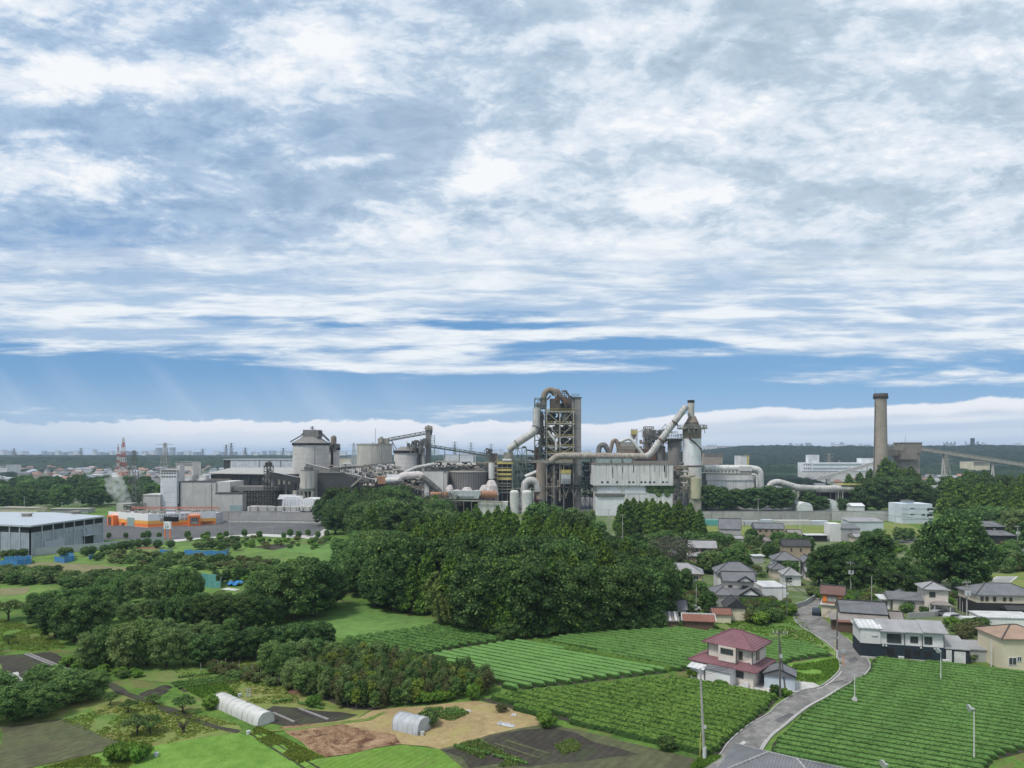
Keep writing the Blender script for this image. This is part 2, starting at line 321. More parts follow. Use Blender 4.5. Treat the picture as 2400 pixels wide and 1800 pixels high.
M['duct'] = ribbed('duct', (0.50, 0.49, 0.47), 1.3, 'X', 0.55, 0.1, None, 0.25, 0.5)
M['duct_rusty'] = ribbed('duct_rusty', (0.40, 0.365, 0.32), 1.4, 'X', 0.65, 0.0, (0.22, 0.15, 0.10), 0.3, 0.5)
M['pipe_white'] = plain('pipe_white', (0.58, 0.58, 0.56), 0.5, 0.0, 0.25, 0.4)
M['chimney'] = streaked('chimney', (0.34, 0.30, 0.245), (0.17, 0.13, 0.10), 0.5, 0.22, 0.03, ('Z', 2.6))
M['tower_brown'] = plain('tower_brown', (0.12, 0.095, 0.08), 0.8, 0, 0.5, 0.2)
M['yellow'] = plain('yellow', (0.55, 0.46, 0.16), 0.7, 0, 0.3)
M['teal_box'] = plain('teal_box', (0.28, 0.37, 0.37), 0.6)
M['dust_pile'] = plain('dust_pile', (0.55, 0.51, 0.50), 0.95, 0, 0.25, 0.5)
M['wall_grey'] = streaked('wall_grey', (0.40, 0.39, 0.38), (0.16, 0.15, 0.15), 0.6, 0.25, 0.12, ('Z', 1.3))
M['wall_dark'] = streaked('wall_dark', (0.25, 0.24, 0.24), (0.09, 0.09, 0.09), 0.6, 0.25, 0.12)
M['asphalt'] = grassmat('asphalt', (0.085, 0.087, 0.093), (0.115, 0.116, 0.12), (0.15, 0.15, 0.15), 0.04, 0.3, 4.0, None, bump=0.1)
M['road'] = grassmat('road', (0.13, 0.127, 0.122), (0.185, 0.18, 0.175), (0.25, 0.245, 0.235), 0.15, 0.9, 6.0, (0.33, 0.32, 0.30), 0.55, 0.22, bump=0.3)
M['kerb'] = plain('kerb', (0.50, 0.49, 0.47), 0.85, 0, 0.3, 0.8)
M['glass'] = plain('glass', (0.05, 0.06, 0.07), 0.12, 0, 0.3, 0.6, 0.6)
M['curtain'] = plain('curtain', (0.36, 0.36, 0.34), 0.5)
M['frame_w'] = plain('frame_w', (0.62, 0.62, 0.61), 0.5)
M['frame_d'] = plain('frame_d', (0.09, 0.075, 0.065), 0.6)
M['pole'] = plain('pole', (0.36, 0.355, 0.34), 0.85, 0, 0.2, 0.5)
M['pole_dark'] = plain('pole_dark', (0.13, 0.12, 0.11), 0.85, 0, 0.3, 0.5)
M['galv'] = plain('galv', (0.55, 0.57, 0.58), 0.4, 0.3)
M['bark'] = plain('bark', (0.075, 0.06, 0.048), 0.9, 0, 0.4, 2.0)
M['bark_pale'] = plain('bark_pale', (0.22, 0.19, 0.16), 0.9, 0, 0.3, 2.0)
M['lf_dark'] = foliage('lf_dark', (0.018, 0.040, 0.015), (0.050, 0.098, 0.030), (0.13, 0.205, 0.055))
M['lf_cedar'] = foliage('lf_cedar', (0.020, 0.046, 0.013), (0.068, 0.135, 0.026), (0.22, 0.33, 0.05))
M['lf_mid'] = foliage('lf_mid', (0.034, 0.070, 0.024), (0.084, 0.155, 0.044), (0.18, 0.28, 0.08))
M['lf_olive'] = foliage('lf_olive', (0.048, 0.080, 0.030), (0.115, 0.175, 0.058), (0.22, 0.29, 0.10))
M['lf_light'] = foliage('lf_light', (0.040, 0.085, 0.014), (0.10, 0.20, 0.028), (0.19, 0.31, 0.055))
M['lf_yellow'] = foliage('lf_yellow', (0.05, 0.085, 0.015), (0.15, 0.21, 0.035), (0.30, 0.34, 0.07))
M['lf_bamboo'] = foliage('lf_bamboo', (0.05, 0.09, 0.022), (0.14, 0.20, 0.055), (0.27, 0.33, 0.10))
M['lf_grey'] = foliage('lf_grey', (0.045, 0.048, 0.036), (0.105, 0.105, 0.082), (0.18, 0.175, 0.135))
M['lf_brown'] = foliage('lf_brown', (0.048, 0.058, 0.024), (0.098, 0.115, 0.045), (0.19, 0.19, 0.075))
M['tea'] = foliage('tea', (0.060, 0.125, 0.032), (0.088, 0.185, 0.046), (0.135, 0.26, 0.070), ov=0.08)
M['tea_fresh'] = foliage('tea_fresh', (0.095, 0.20, 0.055), (0.125, 0.255, 0.072), (0.165, 0.32, 0.095), ov=0.05)
M['tea_old_shade'] = foliage('tea_old_shade', (0.018, 0.040, 0.012), (0.032, 0.068, 0.018), (0.05, 0.10, 0.025), ov=0.1)  # older leaves on hedge sides, with shade between rows put into their colour
M['tea_rough'] = foliage('tea_rough', (0.045, 0.095, 0.020), (0.082, 0.160, 0.030), (0.15, 0.25, 0.050), ov=0.12)
# ---------------------------------------------------------------- ground and fields
def poly_ground(name, pix, mat, lift, sub=3.0, jag=0.35, kind='structure', seed=1):
    pts = [G(*p).to_2d() for p in pix]; out = []; r = random.Random(seed)
    for i, a in enumerate(pts):
        b = pts[(i + 1) % len(pts)]; d = b - a; L = d.length; n = max(1, int(L / sub)); nrm = Vector((-d.y, d.x)).normalized() if L > 0 else Vector((0, 0))
        for k in range(n):
            q = a + d * k / n
            if k: q = q + nrm * r.uniform(-jag, jag)
            out.append(q)
    c = sum((p.to_3d() for p in out), Vector()) / len(out); bm = bmesh.new()
    vs = [bm.verts.new((p.x - c.x, p.y - c.y, 0)) for p in out]; f = bm.faces.new(vs); bmesh.ops.triangulate(bm, faces=[f]); bm.normal_update()
    for f in bm.faces:
        if f.normal.z < 0: f.normal_flip()
    me = bpy.data.meshes.new(name); bm.to_mesh(me); bm.free(); me.materials.append(mat); o = link(name, me); o.location = (c.x, c.y, lift); o['kind'] = kind; return o
def inpoly(x, y, poly):
    c = False; n = len(poly); j = n - 1
    for i in range(n):
        xi, yi = poly[i][0], poly[i][1]; xj, yj = poly[j][0], poly[j][1]
        if (yi > y) != (yj > y) and x < (xj - xi) * (y - yi) / (yj - yi) + xi: c = not c
        j = i
    return c
t = NT('ground_cover'); o_ = t.tc.outputs['Object']
n1 = t.noise(0.035, 6, 0.6); n2 = t.noise(0.25, 5, 0.65); n3 = t.noise(2.2, 4, 0.7)
f_ = t.math('ADD', t.math('MULTIPLY', n1, 0.35), t.math('ADD', t.math('MULTIPLY', n2, 0.35), t.math('MULTIPLY', n3, 0.30)))
c_ = t.mix(t.ramp(f_, 0.42, 0.54), (0.055, 0.11, 0.028), (0.11, 0.20, 0.042)); c_ = t.mix(t.ramp(f_, 0.53, 0.62), c_, (0.19, 0.235, 0.075))
c_ = t.mix(t.math('MULTIPLY', t.ramp(t.noise(0.11, 6, 0.7), 0.52, 0.6), 0.65), c_, (0.16, 0.135, 0.065))
sep = t.N.new('ShaderNodeSeparateXYZ'); t.L.new(o_, sep.inputs[0])
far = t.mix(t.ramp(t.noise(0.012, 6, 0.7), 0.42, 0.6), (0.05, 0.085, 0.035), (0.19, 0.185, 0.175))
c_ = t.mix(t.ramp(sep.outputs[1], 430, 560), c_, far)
t.bump(t.math('ADD', n3, n2), 0.7, 0.3); M['ground'] = t.out(c_, 0.95, 0, 0.05)
g = MB(); S = 15500
ys = [-1500, 0, 200, 500, 1000, 2500, 6000, S]; xs = [-S, -5000, -1500, -400, 0, 400, 1500, 5000, S]
vs = [(x, y, 0) for y in ys for x in xs]; nx = len(xs)
g.add(vs, [[j * nx + i, j * nx + i + 1, (j + 1) * nx + i + 1, (j + 1) * nx + i] for j in range(len(ys) - 1) for i in range(nx - 1)])
tag(g.build('ground', M['ground']), kind='structure')
M['grass_bright'] = grassmat('grass_bright', (0.10, 0.20, 0.035), (0.145, 0.27, 0.05), (0.20, 0.34, 0.075), 0.06, 0.5, 4.0)
M['grass_lawn'] = grassmat('grass_lawn', (0.085, 0.165, 0.045), (0.12, 0.22, 0.058), (0.16, 0.27, 0.078), 0.05, 0.4, 3.0)
M['grass_meadow'] = grassmat('grass_meadow', (0.07, 0.135, 0.035), (0.125, 0.21, 0.052), (0.20, 0.29, 0.08), 0.03, 0.2, 2.0, (0.15, 0.14, 0.065), 0.65, 0.07)
M['yard'] = grassmat('yard', (0.06, 0.11, 0.035), (0.11, 0.155, 0.055), (0.20, 0.195, 0.14), 0.06, 0.3, 2.0, (0.26, 0.24, 0.21), 0.6, 0.09)
M['grass_dry'] = grassmat('grass_dry', (0.085, 0.155, 0.035), (0.17, 0.215, 0.06), (0.25, 0.26, 0.10), 0.07, 0.6, 3.4, (0.22, 0.145, 0.075), 0.5, 0.16)
M['soil_dark'] = grassmat('soil_dark', (0.042, 0.038, 0.033), (0.062, 0.056, 0.048), (0.095, 0.088, 0.07), 0.1, 0.7, 5.0, (0.07, 0.10, 0.04), 0.5, 0.25, (35, 1.0, 0.3, (0.035, 0.031, 0.027)))
M['soil_weedy'] = grassmat('soil_weedy', (0.07, 0.082, 0.042), (0.115, 0.125, 0.065), (0.16, 0.165, 0.09), 0.1, 0.7, 4.0, (0.062, 0.055, 0.045), 0.65, 0.10, (35, 1.2, 0.25, (0.06, 0.065, 0.04)))
M['soil_brown'] = grassmat('soil_brown', (0.155, 0.145, 0.075), (0.20, 0.185, 0.10), (0.25, 0.23, 0.13), 0.05, 0.3, 2.0, (0.13, 0.15, 0.06), 0.5, 0.05)
M['soil_straw'] = grassmat('soil_straw', (0.24, 0.18, 0.095), (0.33, 0.25, 0.13), (0.42, 0.33, 0.18), 0.12, 0.8, 4.0, (0.30, 0.28, 0.10), 0.55, 0.22)
M['soil_red'] = grassmat('soil_red', (0.16, 0.085, 0.05), (0.31, 0.20, 0.12), (0.46, 0.33, 0.21), 0.25, 1.1, 4.5, (0.10, 0.05, 0.032), 0.9, 0.35, None, 1.0)
M['crop_green'] = grassmat('crop_green', (0.10, 0.20, 0.03), (0.15, 0.28, 0.045), (0.20, 0.35, 0.07), 0.08, 0.8, 5.0, (0.14, 0.14, 0.06), 0.3, 0.3, (35, 0.9, 0.35, (0.10, 0.15, 0.04)))
PG = poly_ground
PG('field', [(0, 1540), (120, 1530), (330, 1640), (560, 1700), (570, 1718), (355, 1752), (290, 1745), (140, 1686), (0, 1706)], M['grass_dry'], 0.02)
PG('field', [(0, 1703), (142, 1684), (291, 1743), (245, 1762), (60, 1802), (0, 1802)], M['soil_weedy'], 0.06)
PG('field', [(60, 1804), (246, 1763), (354, 1750), (571, 1717), (600, 1735), (723, 1804)], M['grass_bright'], 0.04)
PG('field', [(571, 1717), (596, 1712), (640, 1718), (770, 1778), (745, 1806), (723, 1804)], M['grass_bright'], 0.05)
PG('field', [(0, 1537), (118, 1528), (222, 1585), (215, 1600), (100, 1574), (0, 1600)], M['soil_dark'], 0.05)
PG('field', [(380, 1560), (560, 1540), (690, 1600), (880, 1655), (830, 1690), (700, 1705), (560, 1650)], M['grass_dry'], 0.03)
PG('field', [(580, 1688), (640, 1655), (700, 1660), (840, 1676), (800, 1690), (690, 1706)], M['soil_dark'], 0.05)
PG('field', [(510, 1560), (600, 1560), (820, 1625), (900, 1665), (830, 1664), (640, 1600)], M['soil_dark'], 0.045)
PG('field', [(655, 1705), (700, 1700), (840, 1684), (875, 1665), (1000, 1655), (1115, 1643), (1180, 1655), (1255, 1680), (1270, 1700), (1030, 1757), (1000, 1750), (940, 1745), (760, 1776)], M['soil_straw'], 0.055)
PG('field', [(655, 1705), (700, 1700), (790, 1695), (850, 1710), (925, 1722), (940, 1745), (762, 1776)], M['soil_red'], 0.075)
PG('field', [(750, 1779), (940, 1746), (1030, 1757), (1090, 1804), (705, 1804)], M['crop_green'], 0.065)
PG('field', [(1030, 1757), (1150, 1722), (1280, 1698), (1400, 1722), (1640, 1782), (1625, 1804), (1088, 1804)], M['soil_weedy'], 0.07)
PG('field', [(1035, 1760), (1160, 1724), (1300, 1708), (1500, 1770), (1300, 1790), (1100, 1802)], M['soil_dark'], 0.085, jag=1.0)
PG('field', [(640, 1470), (700, 1453), (781, 1426), (852, 1418), (903, 1437), (1017, 1450), (1015, 1469), (925, 1481), (808, 1497), (740, 1490)], M['grass_lawn'], 0.04)
PG('field', [(1844, 1556), (1905, 1546), (1960, 1543), (1968, 1556), (1932, 1590), (1905, 1598), (1868, 1588)], M['grass_bright'], 0.06)
PG('field', [(1690, 1486), (1780, 1440), (1850, 1425), (1862, 1462), (1915, 1495), (1957, 1526), (1957, 1540), (1900, 1500), (1800, 1494)], M['grass_meadow'], 0.05)
PG('field', [(1550, 1470), (1700, 1455), (1780, 1440), (1690, 1487)], M['grass_meadow'], 0.045)
PG('field', [(20, 1322), (110, 1317), (215, 1324), (385, 1337), (330, 1352), (200, 1346), (60, 1332)], M['soil_brown'], 0.05)
PG('field', [(0, 1345), (200, 1348), (330, 1352), (420, 1342), (480, 1350), (400, 1385), (120, 1410), (0, 1420)], M['grass_meadow'], 0.03)
PG('field', [(0, 1380), (70, 1376), (60, 1392), (0, 1398)], M['soil_brown'], 0.07)
PG('field', [(0, 1300), (150, 1298), (260, 1290), (390, 1270), (600, 1262), (800, 1262), (820, 1330), (760, 1400), (500, 1420), (380, 1340), (215, 1323), (90, 1316), (0, 1322)], M['grass_meadow'], 0.02)
PG('field', [(590, 1282), (650, 1275), (690, 1279), (640, 1290)], M['soil_dark'], 0.05)
PG('field', [(640, 1292), (700, 1277), (780, 1275), (800, 1290), (770, 1298)], M['grass_lawn'], 0.05)
PG('field', [(690, 1310), (770, 1298), (850, 1330), (840, 1360), (760, 1360)], M['grass_lawn'], 0.045)
PG('field', [(1500, 1280), (1700, 1262), (2150, 1262), (2380, 1300), (2400, 1450), (2420, 1540), (2060, 1500), (2000, 1420), (1560, 1420)], M['yard'], 0.02)
PG('field', [(2060, 1264), (2145, 1258), (2150, 1268), (2080, 1276)], M['asphalt'], 0.05)
PG('field', [(2310, 1345), (2420, 1340), (2420, 1385), (2300, 1380)], M['grass_dry'], 0.05)
PG('path', [(222, 1586), (330, 1632), (460, 1682), (565, 1712), (556, 1719), (450, 1692), (320, 1643), (214, 1598)], M['soil_dark'], 0.058, jag=.5)
PG('path', [(560, 1716), (700, 1706), (860, 1685), (900, 1668), (905, 1671), (868, 1690), (700, 1712), (566, 1721)], M['grass_dry'], 0.09, jag=.3)
PG('field', [(400, 1602), (520, 1590), (566, 1580), (560, 1600), (430, 1622)], M['soil_dark'], 0.052, jag=.5)
PG('field', [(265, 1560), (480, 1545), (560, 1560), (540, 1582), (400, 1600), (300, 1590)], M['grass_meadow'], 0.05, jag=.8)
PG('field', [(110, 1690), (210, 1660), (300, 1690), (240, 1712), (190, 1700)], M['grass_meadow'], 0.045, jag=1.0)
# asphalt
PG('parking_lot', [(232, 1216), (300, 1210), (512, 1212), (560, 1216), (765, 1214), (760, 1240), (735, 1256), (600, 1250), (395, 1266), (280, 1264), (235, 1268)], M['asphalt'], 0.06, jag=0)
PG('works_yard', [(300, 1195), (600, 1190), (900, 1170), (1300, 1165), (2000, 1165), (2020, 1195), (1640, 1200), (1100, 1205), (560, 1213), (300, 1212)], M['asphalt'], 0.035, jag=0)
PG('pavement', [(600, 1251), (735, 1256), (760, 1240), (775, 1245), (745, 1264), (610, 1257), (480, 1262), (400, 1272), (393, 1266)], M['kerb'], 0.075, jag=0)
PG('driveway', [(1878, 1622), (1800, 1625), (1690, 1618), (1560, 1592), (1575, 1588), (1640, 1590), (1700, 1600), (1820, 1596), (1872, 1590), (1905, 1600), (1925, 1610)], M['kerb'], 0.06, jag=0)
PG('driveway', [(1650, 1225), (2120, 1225), (2200, 1260), (2040, 1268), (1780, 1262), (1650, 1250)], M['grass_dry'], 0.03, jag=0.5)
def smooth_pix(p, n=4):
    q = [Vector(a) for a in p]; out = []
    for i in range(len(q) - 1):
        a, b, c, d = q[max(i - 1, 0)], q[i], q[i + 1], q[min(i + 2, len(q) - 1)]
        for k in range(n):
            u = k / n; out.append(0.5 * ((2 * b) + (c - a) * u + (2 * a - 5 * b + 4 * c - d) * u * u + (3 * b - a - 3 * c + d) * u ** 3))
    out.append(q[-1]); return [tuple(v) for v in out]
RL = [(1640, 1815), (1651, 1800), (1687, 1773), (1711, 1740), (1755, 1702), (1800, 1676), (1827, 1652), (1876, 1622), (1922, 1611), (1955, 1588), (1970, 1568), (1966, 1545), (1957, 1523), (1914, 1491), (1872, 1464), (1860, 1440), (1875, 1425), (1905, 1412), (1915, 1400)]
RR = [(1765, 1815), (1768, 1792), (1800, 1735), (1841, 1700), (1892, 1659), (1936, 1635), (1979, 1608), (2017, 1588), (2032, 1575), (2038, 1561), (2028, 1540), (1992, 1505), (1952, 1469), (1922, 1444), (1914, 1432), (1918, 1424), (1925, 1416), (1932, 1408), (1935, 1396)]
rl, rr = smooth_pix(RL), smooth_pix(RR)
def strip(name, A, B, mat, z, z0=None, kind='structure'):
    m_ = MB(); pa = [G(*p) for p in A]; pb = [G(*p) for p in B]; n = len(pa)
    m_.add([(p.x, p.y, z) for p in pa] + [(p.x, p.y, z) for p in pb], [[i, i + 1, n + i + 1, n + i] for i in range(n - 1)])
    if z0 is not None: m_.add([(p.x, p.y, z) for p in pa] + [(p.x, p.y, z0) for p in pa], [[i, i + 1, n + i + 1, n + i] for i in range(n - 1)]); m_.add([(p.x, p.y, z) for p in pb] + [(p.x, p.y, z0) for p in pb], [[i, i + 1, n + i + 1, n + i] for i in range(n - 1)])
    return tag(m_.build(name, mat), kind=kind)
strip('road', rl, rr, M['road'], 0.10)
def offset_line(pts, d):
    w = [G(*p).to_2d() for p in pts]; out = []
    for i, p in enumerate(w):
        t_ = (w[min(i + 1, len(w) - 1)] - w[max(i - 1, 0)]).normalized(); out.append(p + Vector((-t_.y, t_.x)) * d)
    return out
def kerbline(pts, d0, d1, z, mat, name):
    a = offset_line(pts, d0); b = offset_line(pts, d1); n = len(a); m_ = MB()
    for i in range(n - 1):
        m_.add([(a[i].x, a[i].y, 0), (a[i + 1].x, a[i + 1].y, 0), (b[i + 1].x, b[i + 1].y, 0), (b[i].x, b[i].y, 0), (a[i].x, a[i].y, z), (a[i + 1].x, a[i + 1].y, z), (b[i + 1].x, b[i + 1].y, z), (b[i].x, b[i].y, z)],
               [[4, 5, 6, 7], [0, 1, 5, 4], [2, 3, 7, 6]])
    return tag(m_.build(name, mat), kind='structure')
kerbline(rr[2:46], -0.02, -0.20, 0.2, M['wall_grey'], 'kerb')
kerbline(rl[8:62], 0.02, 0.18, 0.2, M['wall_grey'], 'kerb')
kerbline(rr[5:24], 0.12, 0.26, 0.108, M['kerb'], 'road_marking')
kerbline(rl[31:40], -0.2, -0.36, 0.108, M['kerb'], 'road_marking')
PG('field', [(1060, 1214), (1640, 1201), (1645, 1262), (1440, 1292), (1060, 1262)], M['yard'], 0.018, jag=1.0)
PG('path', [(1440, 1275), (1450, 1225), (1458, 1225), (1464, 1275)], M['road'], 0.05, jag=0.2)
# ditch tracks in the grass near the bottom edge, dug as shallow dark furrows
for a in ((596, 1716, 752, 1804), (582, 1718, 716, 1804)):
    p, q = G(a[0], a[1]), G(a[2], a[3]); n_ = (q - p).normalized().cross(Vector((0, 0, 1))) * 0.14
    m_ = MB(); K = 24; rr_ = random.Random(a[0]); L_ = []; R_ = []
    for k in range(K + 1):
        c = p.lerp(q, k / K) + n_ * rr_.uniform(-.35, .35); w_ = rr_.uniform(0.6, 1.1); L_.append(c + n_ * w_); R_.append(c - n_ * w_)
    m_.add([(v.x, v.y, 0.09) for v in L_ + R_], [[k, k + 1, K + 2 + k, K + 1 + k] for k in range(K)]); tag(m_.build('path', M['soil_dark']), kind='structure')
def ordn(n): return f"{n}{'th' if 10 < n % 100 < 14 else {1: 'st', 2: 'nd', 3: 'rd'}.get(n % 10, 'th')}"
# ---------------------------------------------------------------- tea hedges, one object for every row
def tea_field(pix, ang, pitch, width, height, mat, label, group, seed=0, leaf=0.13, dens=26, rough=0.12, gap=()):
    PG('field', pix, M['soil_dark'], 0.052, jag=0.1); poly = [G(*p).to_2d() for p in pix]; d = Vector((math.cos(R(ang)), math.sin(R(ang)))); nrm = Vector((-d.y, d.x)); r = np.random.RandomState(seed)
    s0 = min(p.dot(nrm) for p in poly); s1 = max(p.dot(nrm) for p in poly); k = 0; s = s0 + pitch * 0.5; rows = 0
    while s < s1:
        ts = []
        for i in range(len(poly)):
            a, b = poly[i], poly[(i + 1) % len(poly)]; da, db = a.dot(nrm) - s, b.dot(nrm) - s
            if (da > 0) != (db > 0): ts.append((a + (b - a) * (da / (da - db))).dot(d))
        ts.sort()
        for j in range(0, len(ts) - 1, 2):
            t0, t1 = ts[j] + r.uniform(0, 0.5), ts[j + 1] - r.uniform(0, 0.5)
            if t1 - t0 < 1.5 or rows in gap: continue
            n = max(4, int((t1 - t0) / 0.3)); K = 9; th = np.linspace(0, math.pi, K)
            u = np.linspace(t0, t1, n); P = np.zeros((n, K, 3), np.float32); wv = 1 + 0.10 * np.sin(u * 0.7 + r.uniform(0, 6)) + r.uniform(-0.05, 0.05, n)
            end = np.minimum(1, np.minimum(u - t0, t1 - u) / 0.6 + 0.35)
            cx = -np.sign(np.cos(th)) * np.abs(np.cos(th)) ** 0.8 * width / 2; cz = np.sin(th) ** 0.8 * height
            jx = r.uniform(-rough, rough, (n, K)); jz = r.uniform(-rough, rough, (n, K)) * (np.sin(th) > 0.2)
            off = cx[None, :] * wv[:, None] * end[:, None] + jx; zz = (cz[None, :] * (0.94 + 0.06 * wv[:, None]) * end[:, None] + jz).clip(0)
            mid = (t0 + t1) / 2; base = d * mid + nrm * s
            P[:, :, 0] = (u - mid)[:, None] * d.x + off * nrm.x; P[:, :, 1] = (u - mid)[:, None] * d.y + off * nrm.y; P[:, :, 2] = zz
            idx = np.arange(n * K).reshape(n, K); Fq = np.stack([idx[:-1, :-1], idx[1:, :-1], idx[1:, 1:], idx[:-1, 1:]], -1).reshape(-1, 4)
            V = P.reshape(-1, 3); nl = int((t1 - t0) * dens * .75)         # leaf sprays over the clipped surface
            i0 = r.randint(0, n - 1, nl); k0 = r.randint(2, K - 3, nl); fu = r.rand(nl, 1); fk = r.rand(nl, 1)
            c = P[i0, k0] * (1 - fu) * (1 - fk) + P[i0 + 1, k0] * fu * (1 - fk) + P[i0, k0 + 1] * (1 - fu) * fk + P[i0 + 1, k0 + 1] * fu * fk
            c[:, 2] += r.uniform(-.03, 0.03 + rough * 0.5, nl); a1 = r.normal(size=(nl, 3)); a1[:, 2] *= 0.25; a1 /= np.linalg.norm(a1, axis=1, keepdims=True)
            a2 = np.cross(a1, r.normal(size=(nl, 3)) * [.35, .35, 1]); a2 /= np.linalg.norm(a2, axis=1, keepdims=True); sz = leaf * r.uniform(0.6, 1.3, (nl, 1))
            Q = np.stack([c - a1 * sz - a2 * sz * .6, c + a1 * sz - a2 * sz * .6, c + a1 * sz + a2 * sz * .6, c - a1 * sz + a2 * sz * .6], 1).reshape(-1, 3)
            FQ = np.arange(nl * 4).reshape(-1, 4) + len(V)
            me = mesh_np('tea_row', np.vstack([V, Q]), np.vstack([Fq, FQ]), mat); me.materials.append(M['tea_old_shade']); lowf = (P[:-1, :-1, 2] + P[:-1, 1:, 2] < height * 1.5).reshape(-1); me.polygons.foreach_set('material_index', np.concatenate([lowf.astype(np.int32), np.zeros(nl, np.int32)])); o = link('tea_row', me); o.location = (base.x, base.y, 0.03)
            k += 1; tag(o, label.replace('tea hedge', f'tea hedge, {ordn(k)} from the near edge,'), 'tea row', group)
        s += pitch; rows += 1
TA = -32
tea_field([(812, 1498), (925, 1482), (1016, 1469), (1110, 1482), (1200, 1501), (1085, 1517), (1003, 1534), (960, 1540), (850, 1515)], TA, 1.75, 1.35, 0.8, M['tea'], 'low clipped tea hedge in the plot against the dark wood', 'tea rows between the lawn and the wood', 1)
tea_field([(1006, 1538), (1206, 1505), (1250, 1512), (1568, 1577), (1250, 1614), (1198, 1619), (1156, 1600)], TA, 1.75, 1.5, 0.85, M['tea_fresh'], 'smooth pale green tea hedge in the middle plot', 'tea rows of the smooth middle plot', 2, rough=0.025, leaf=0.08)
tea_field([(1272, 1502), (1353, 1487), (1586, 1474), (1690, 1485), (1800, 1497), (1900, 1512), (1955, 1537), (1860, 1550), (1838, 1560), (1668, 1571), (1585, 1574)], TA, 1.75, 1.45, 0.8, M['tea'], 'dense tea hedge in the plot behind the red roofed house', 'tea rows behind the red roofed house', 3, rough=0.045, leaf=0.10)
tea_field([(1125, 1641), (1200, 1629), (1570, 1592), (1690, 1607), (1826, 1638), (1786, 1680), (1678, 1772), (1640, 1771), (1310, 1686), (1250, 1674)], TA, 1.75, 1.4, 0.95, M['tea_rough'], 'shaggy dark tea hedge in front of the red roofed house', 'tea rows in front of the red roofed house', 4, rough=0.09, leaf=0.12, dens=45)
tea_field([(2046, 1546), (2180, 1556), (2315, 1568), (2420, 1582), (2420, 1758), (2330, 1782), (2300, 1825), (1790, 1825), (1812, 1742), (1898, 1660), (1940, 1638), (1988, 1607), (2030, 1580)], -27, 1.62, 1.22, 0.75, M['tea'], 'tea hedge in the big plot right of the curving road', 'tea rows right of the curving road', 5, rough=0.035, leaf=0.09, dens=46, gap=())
# border hedge of round tea bushes between two plots
for i in range(26):
    p = G(1258 + (1565 - 1258) * i / 25, 1508 + (1572 - 1508) * i / 25); p.x += rnd.uniform(-.2, .2)
    bm = bmesh.new(); bmesh.ops.create_icosphere(bm, subdivisions=3, radius=1)
    for v in bm.verts: v.co = v.co * (1 + 0.22 * mnoise.noise(v.co * 2.5 + Vector((i * 3, 0, 0))) + 0.1 * mnoise.noise(v.co * 8)); v.co.z = max(v.co.z, -0.1)
    me = bpy.data.meshes.new('tea_bush'); bm.to_mesh(me); bm.free(); me.materials.append(M['tea_rough']); o = link('tea_bush', me); o.location = p; o.scale = (0.95, 0.75, 1.05)
    tag(o, f'round tea bush, {ordn(i + 1)} from the wood end, in the line between the middle plots', 'tea bush', 'round tea bushes between the plots')
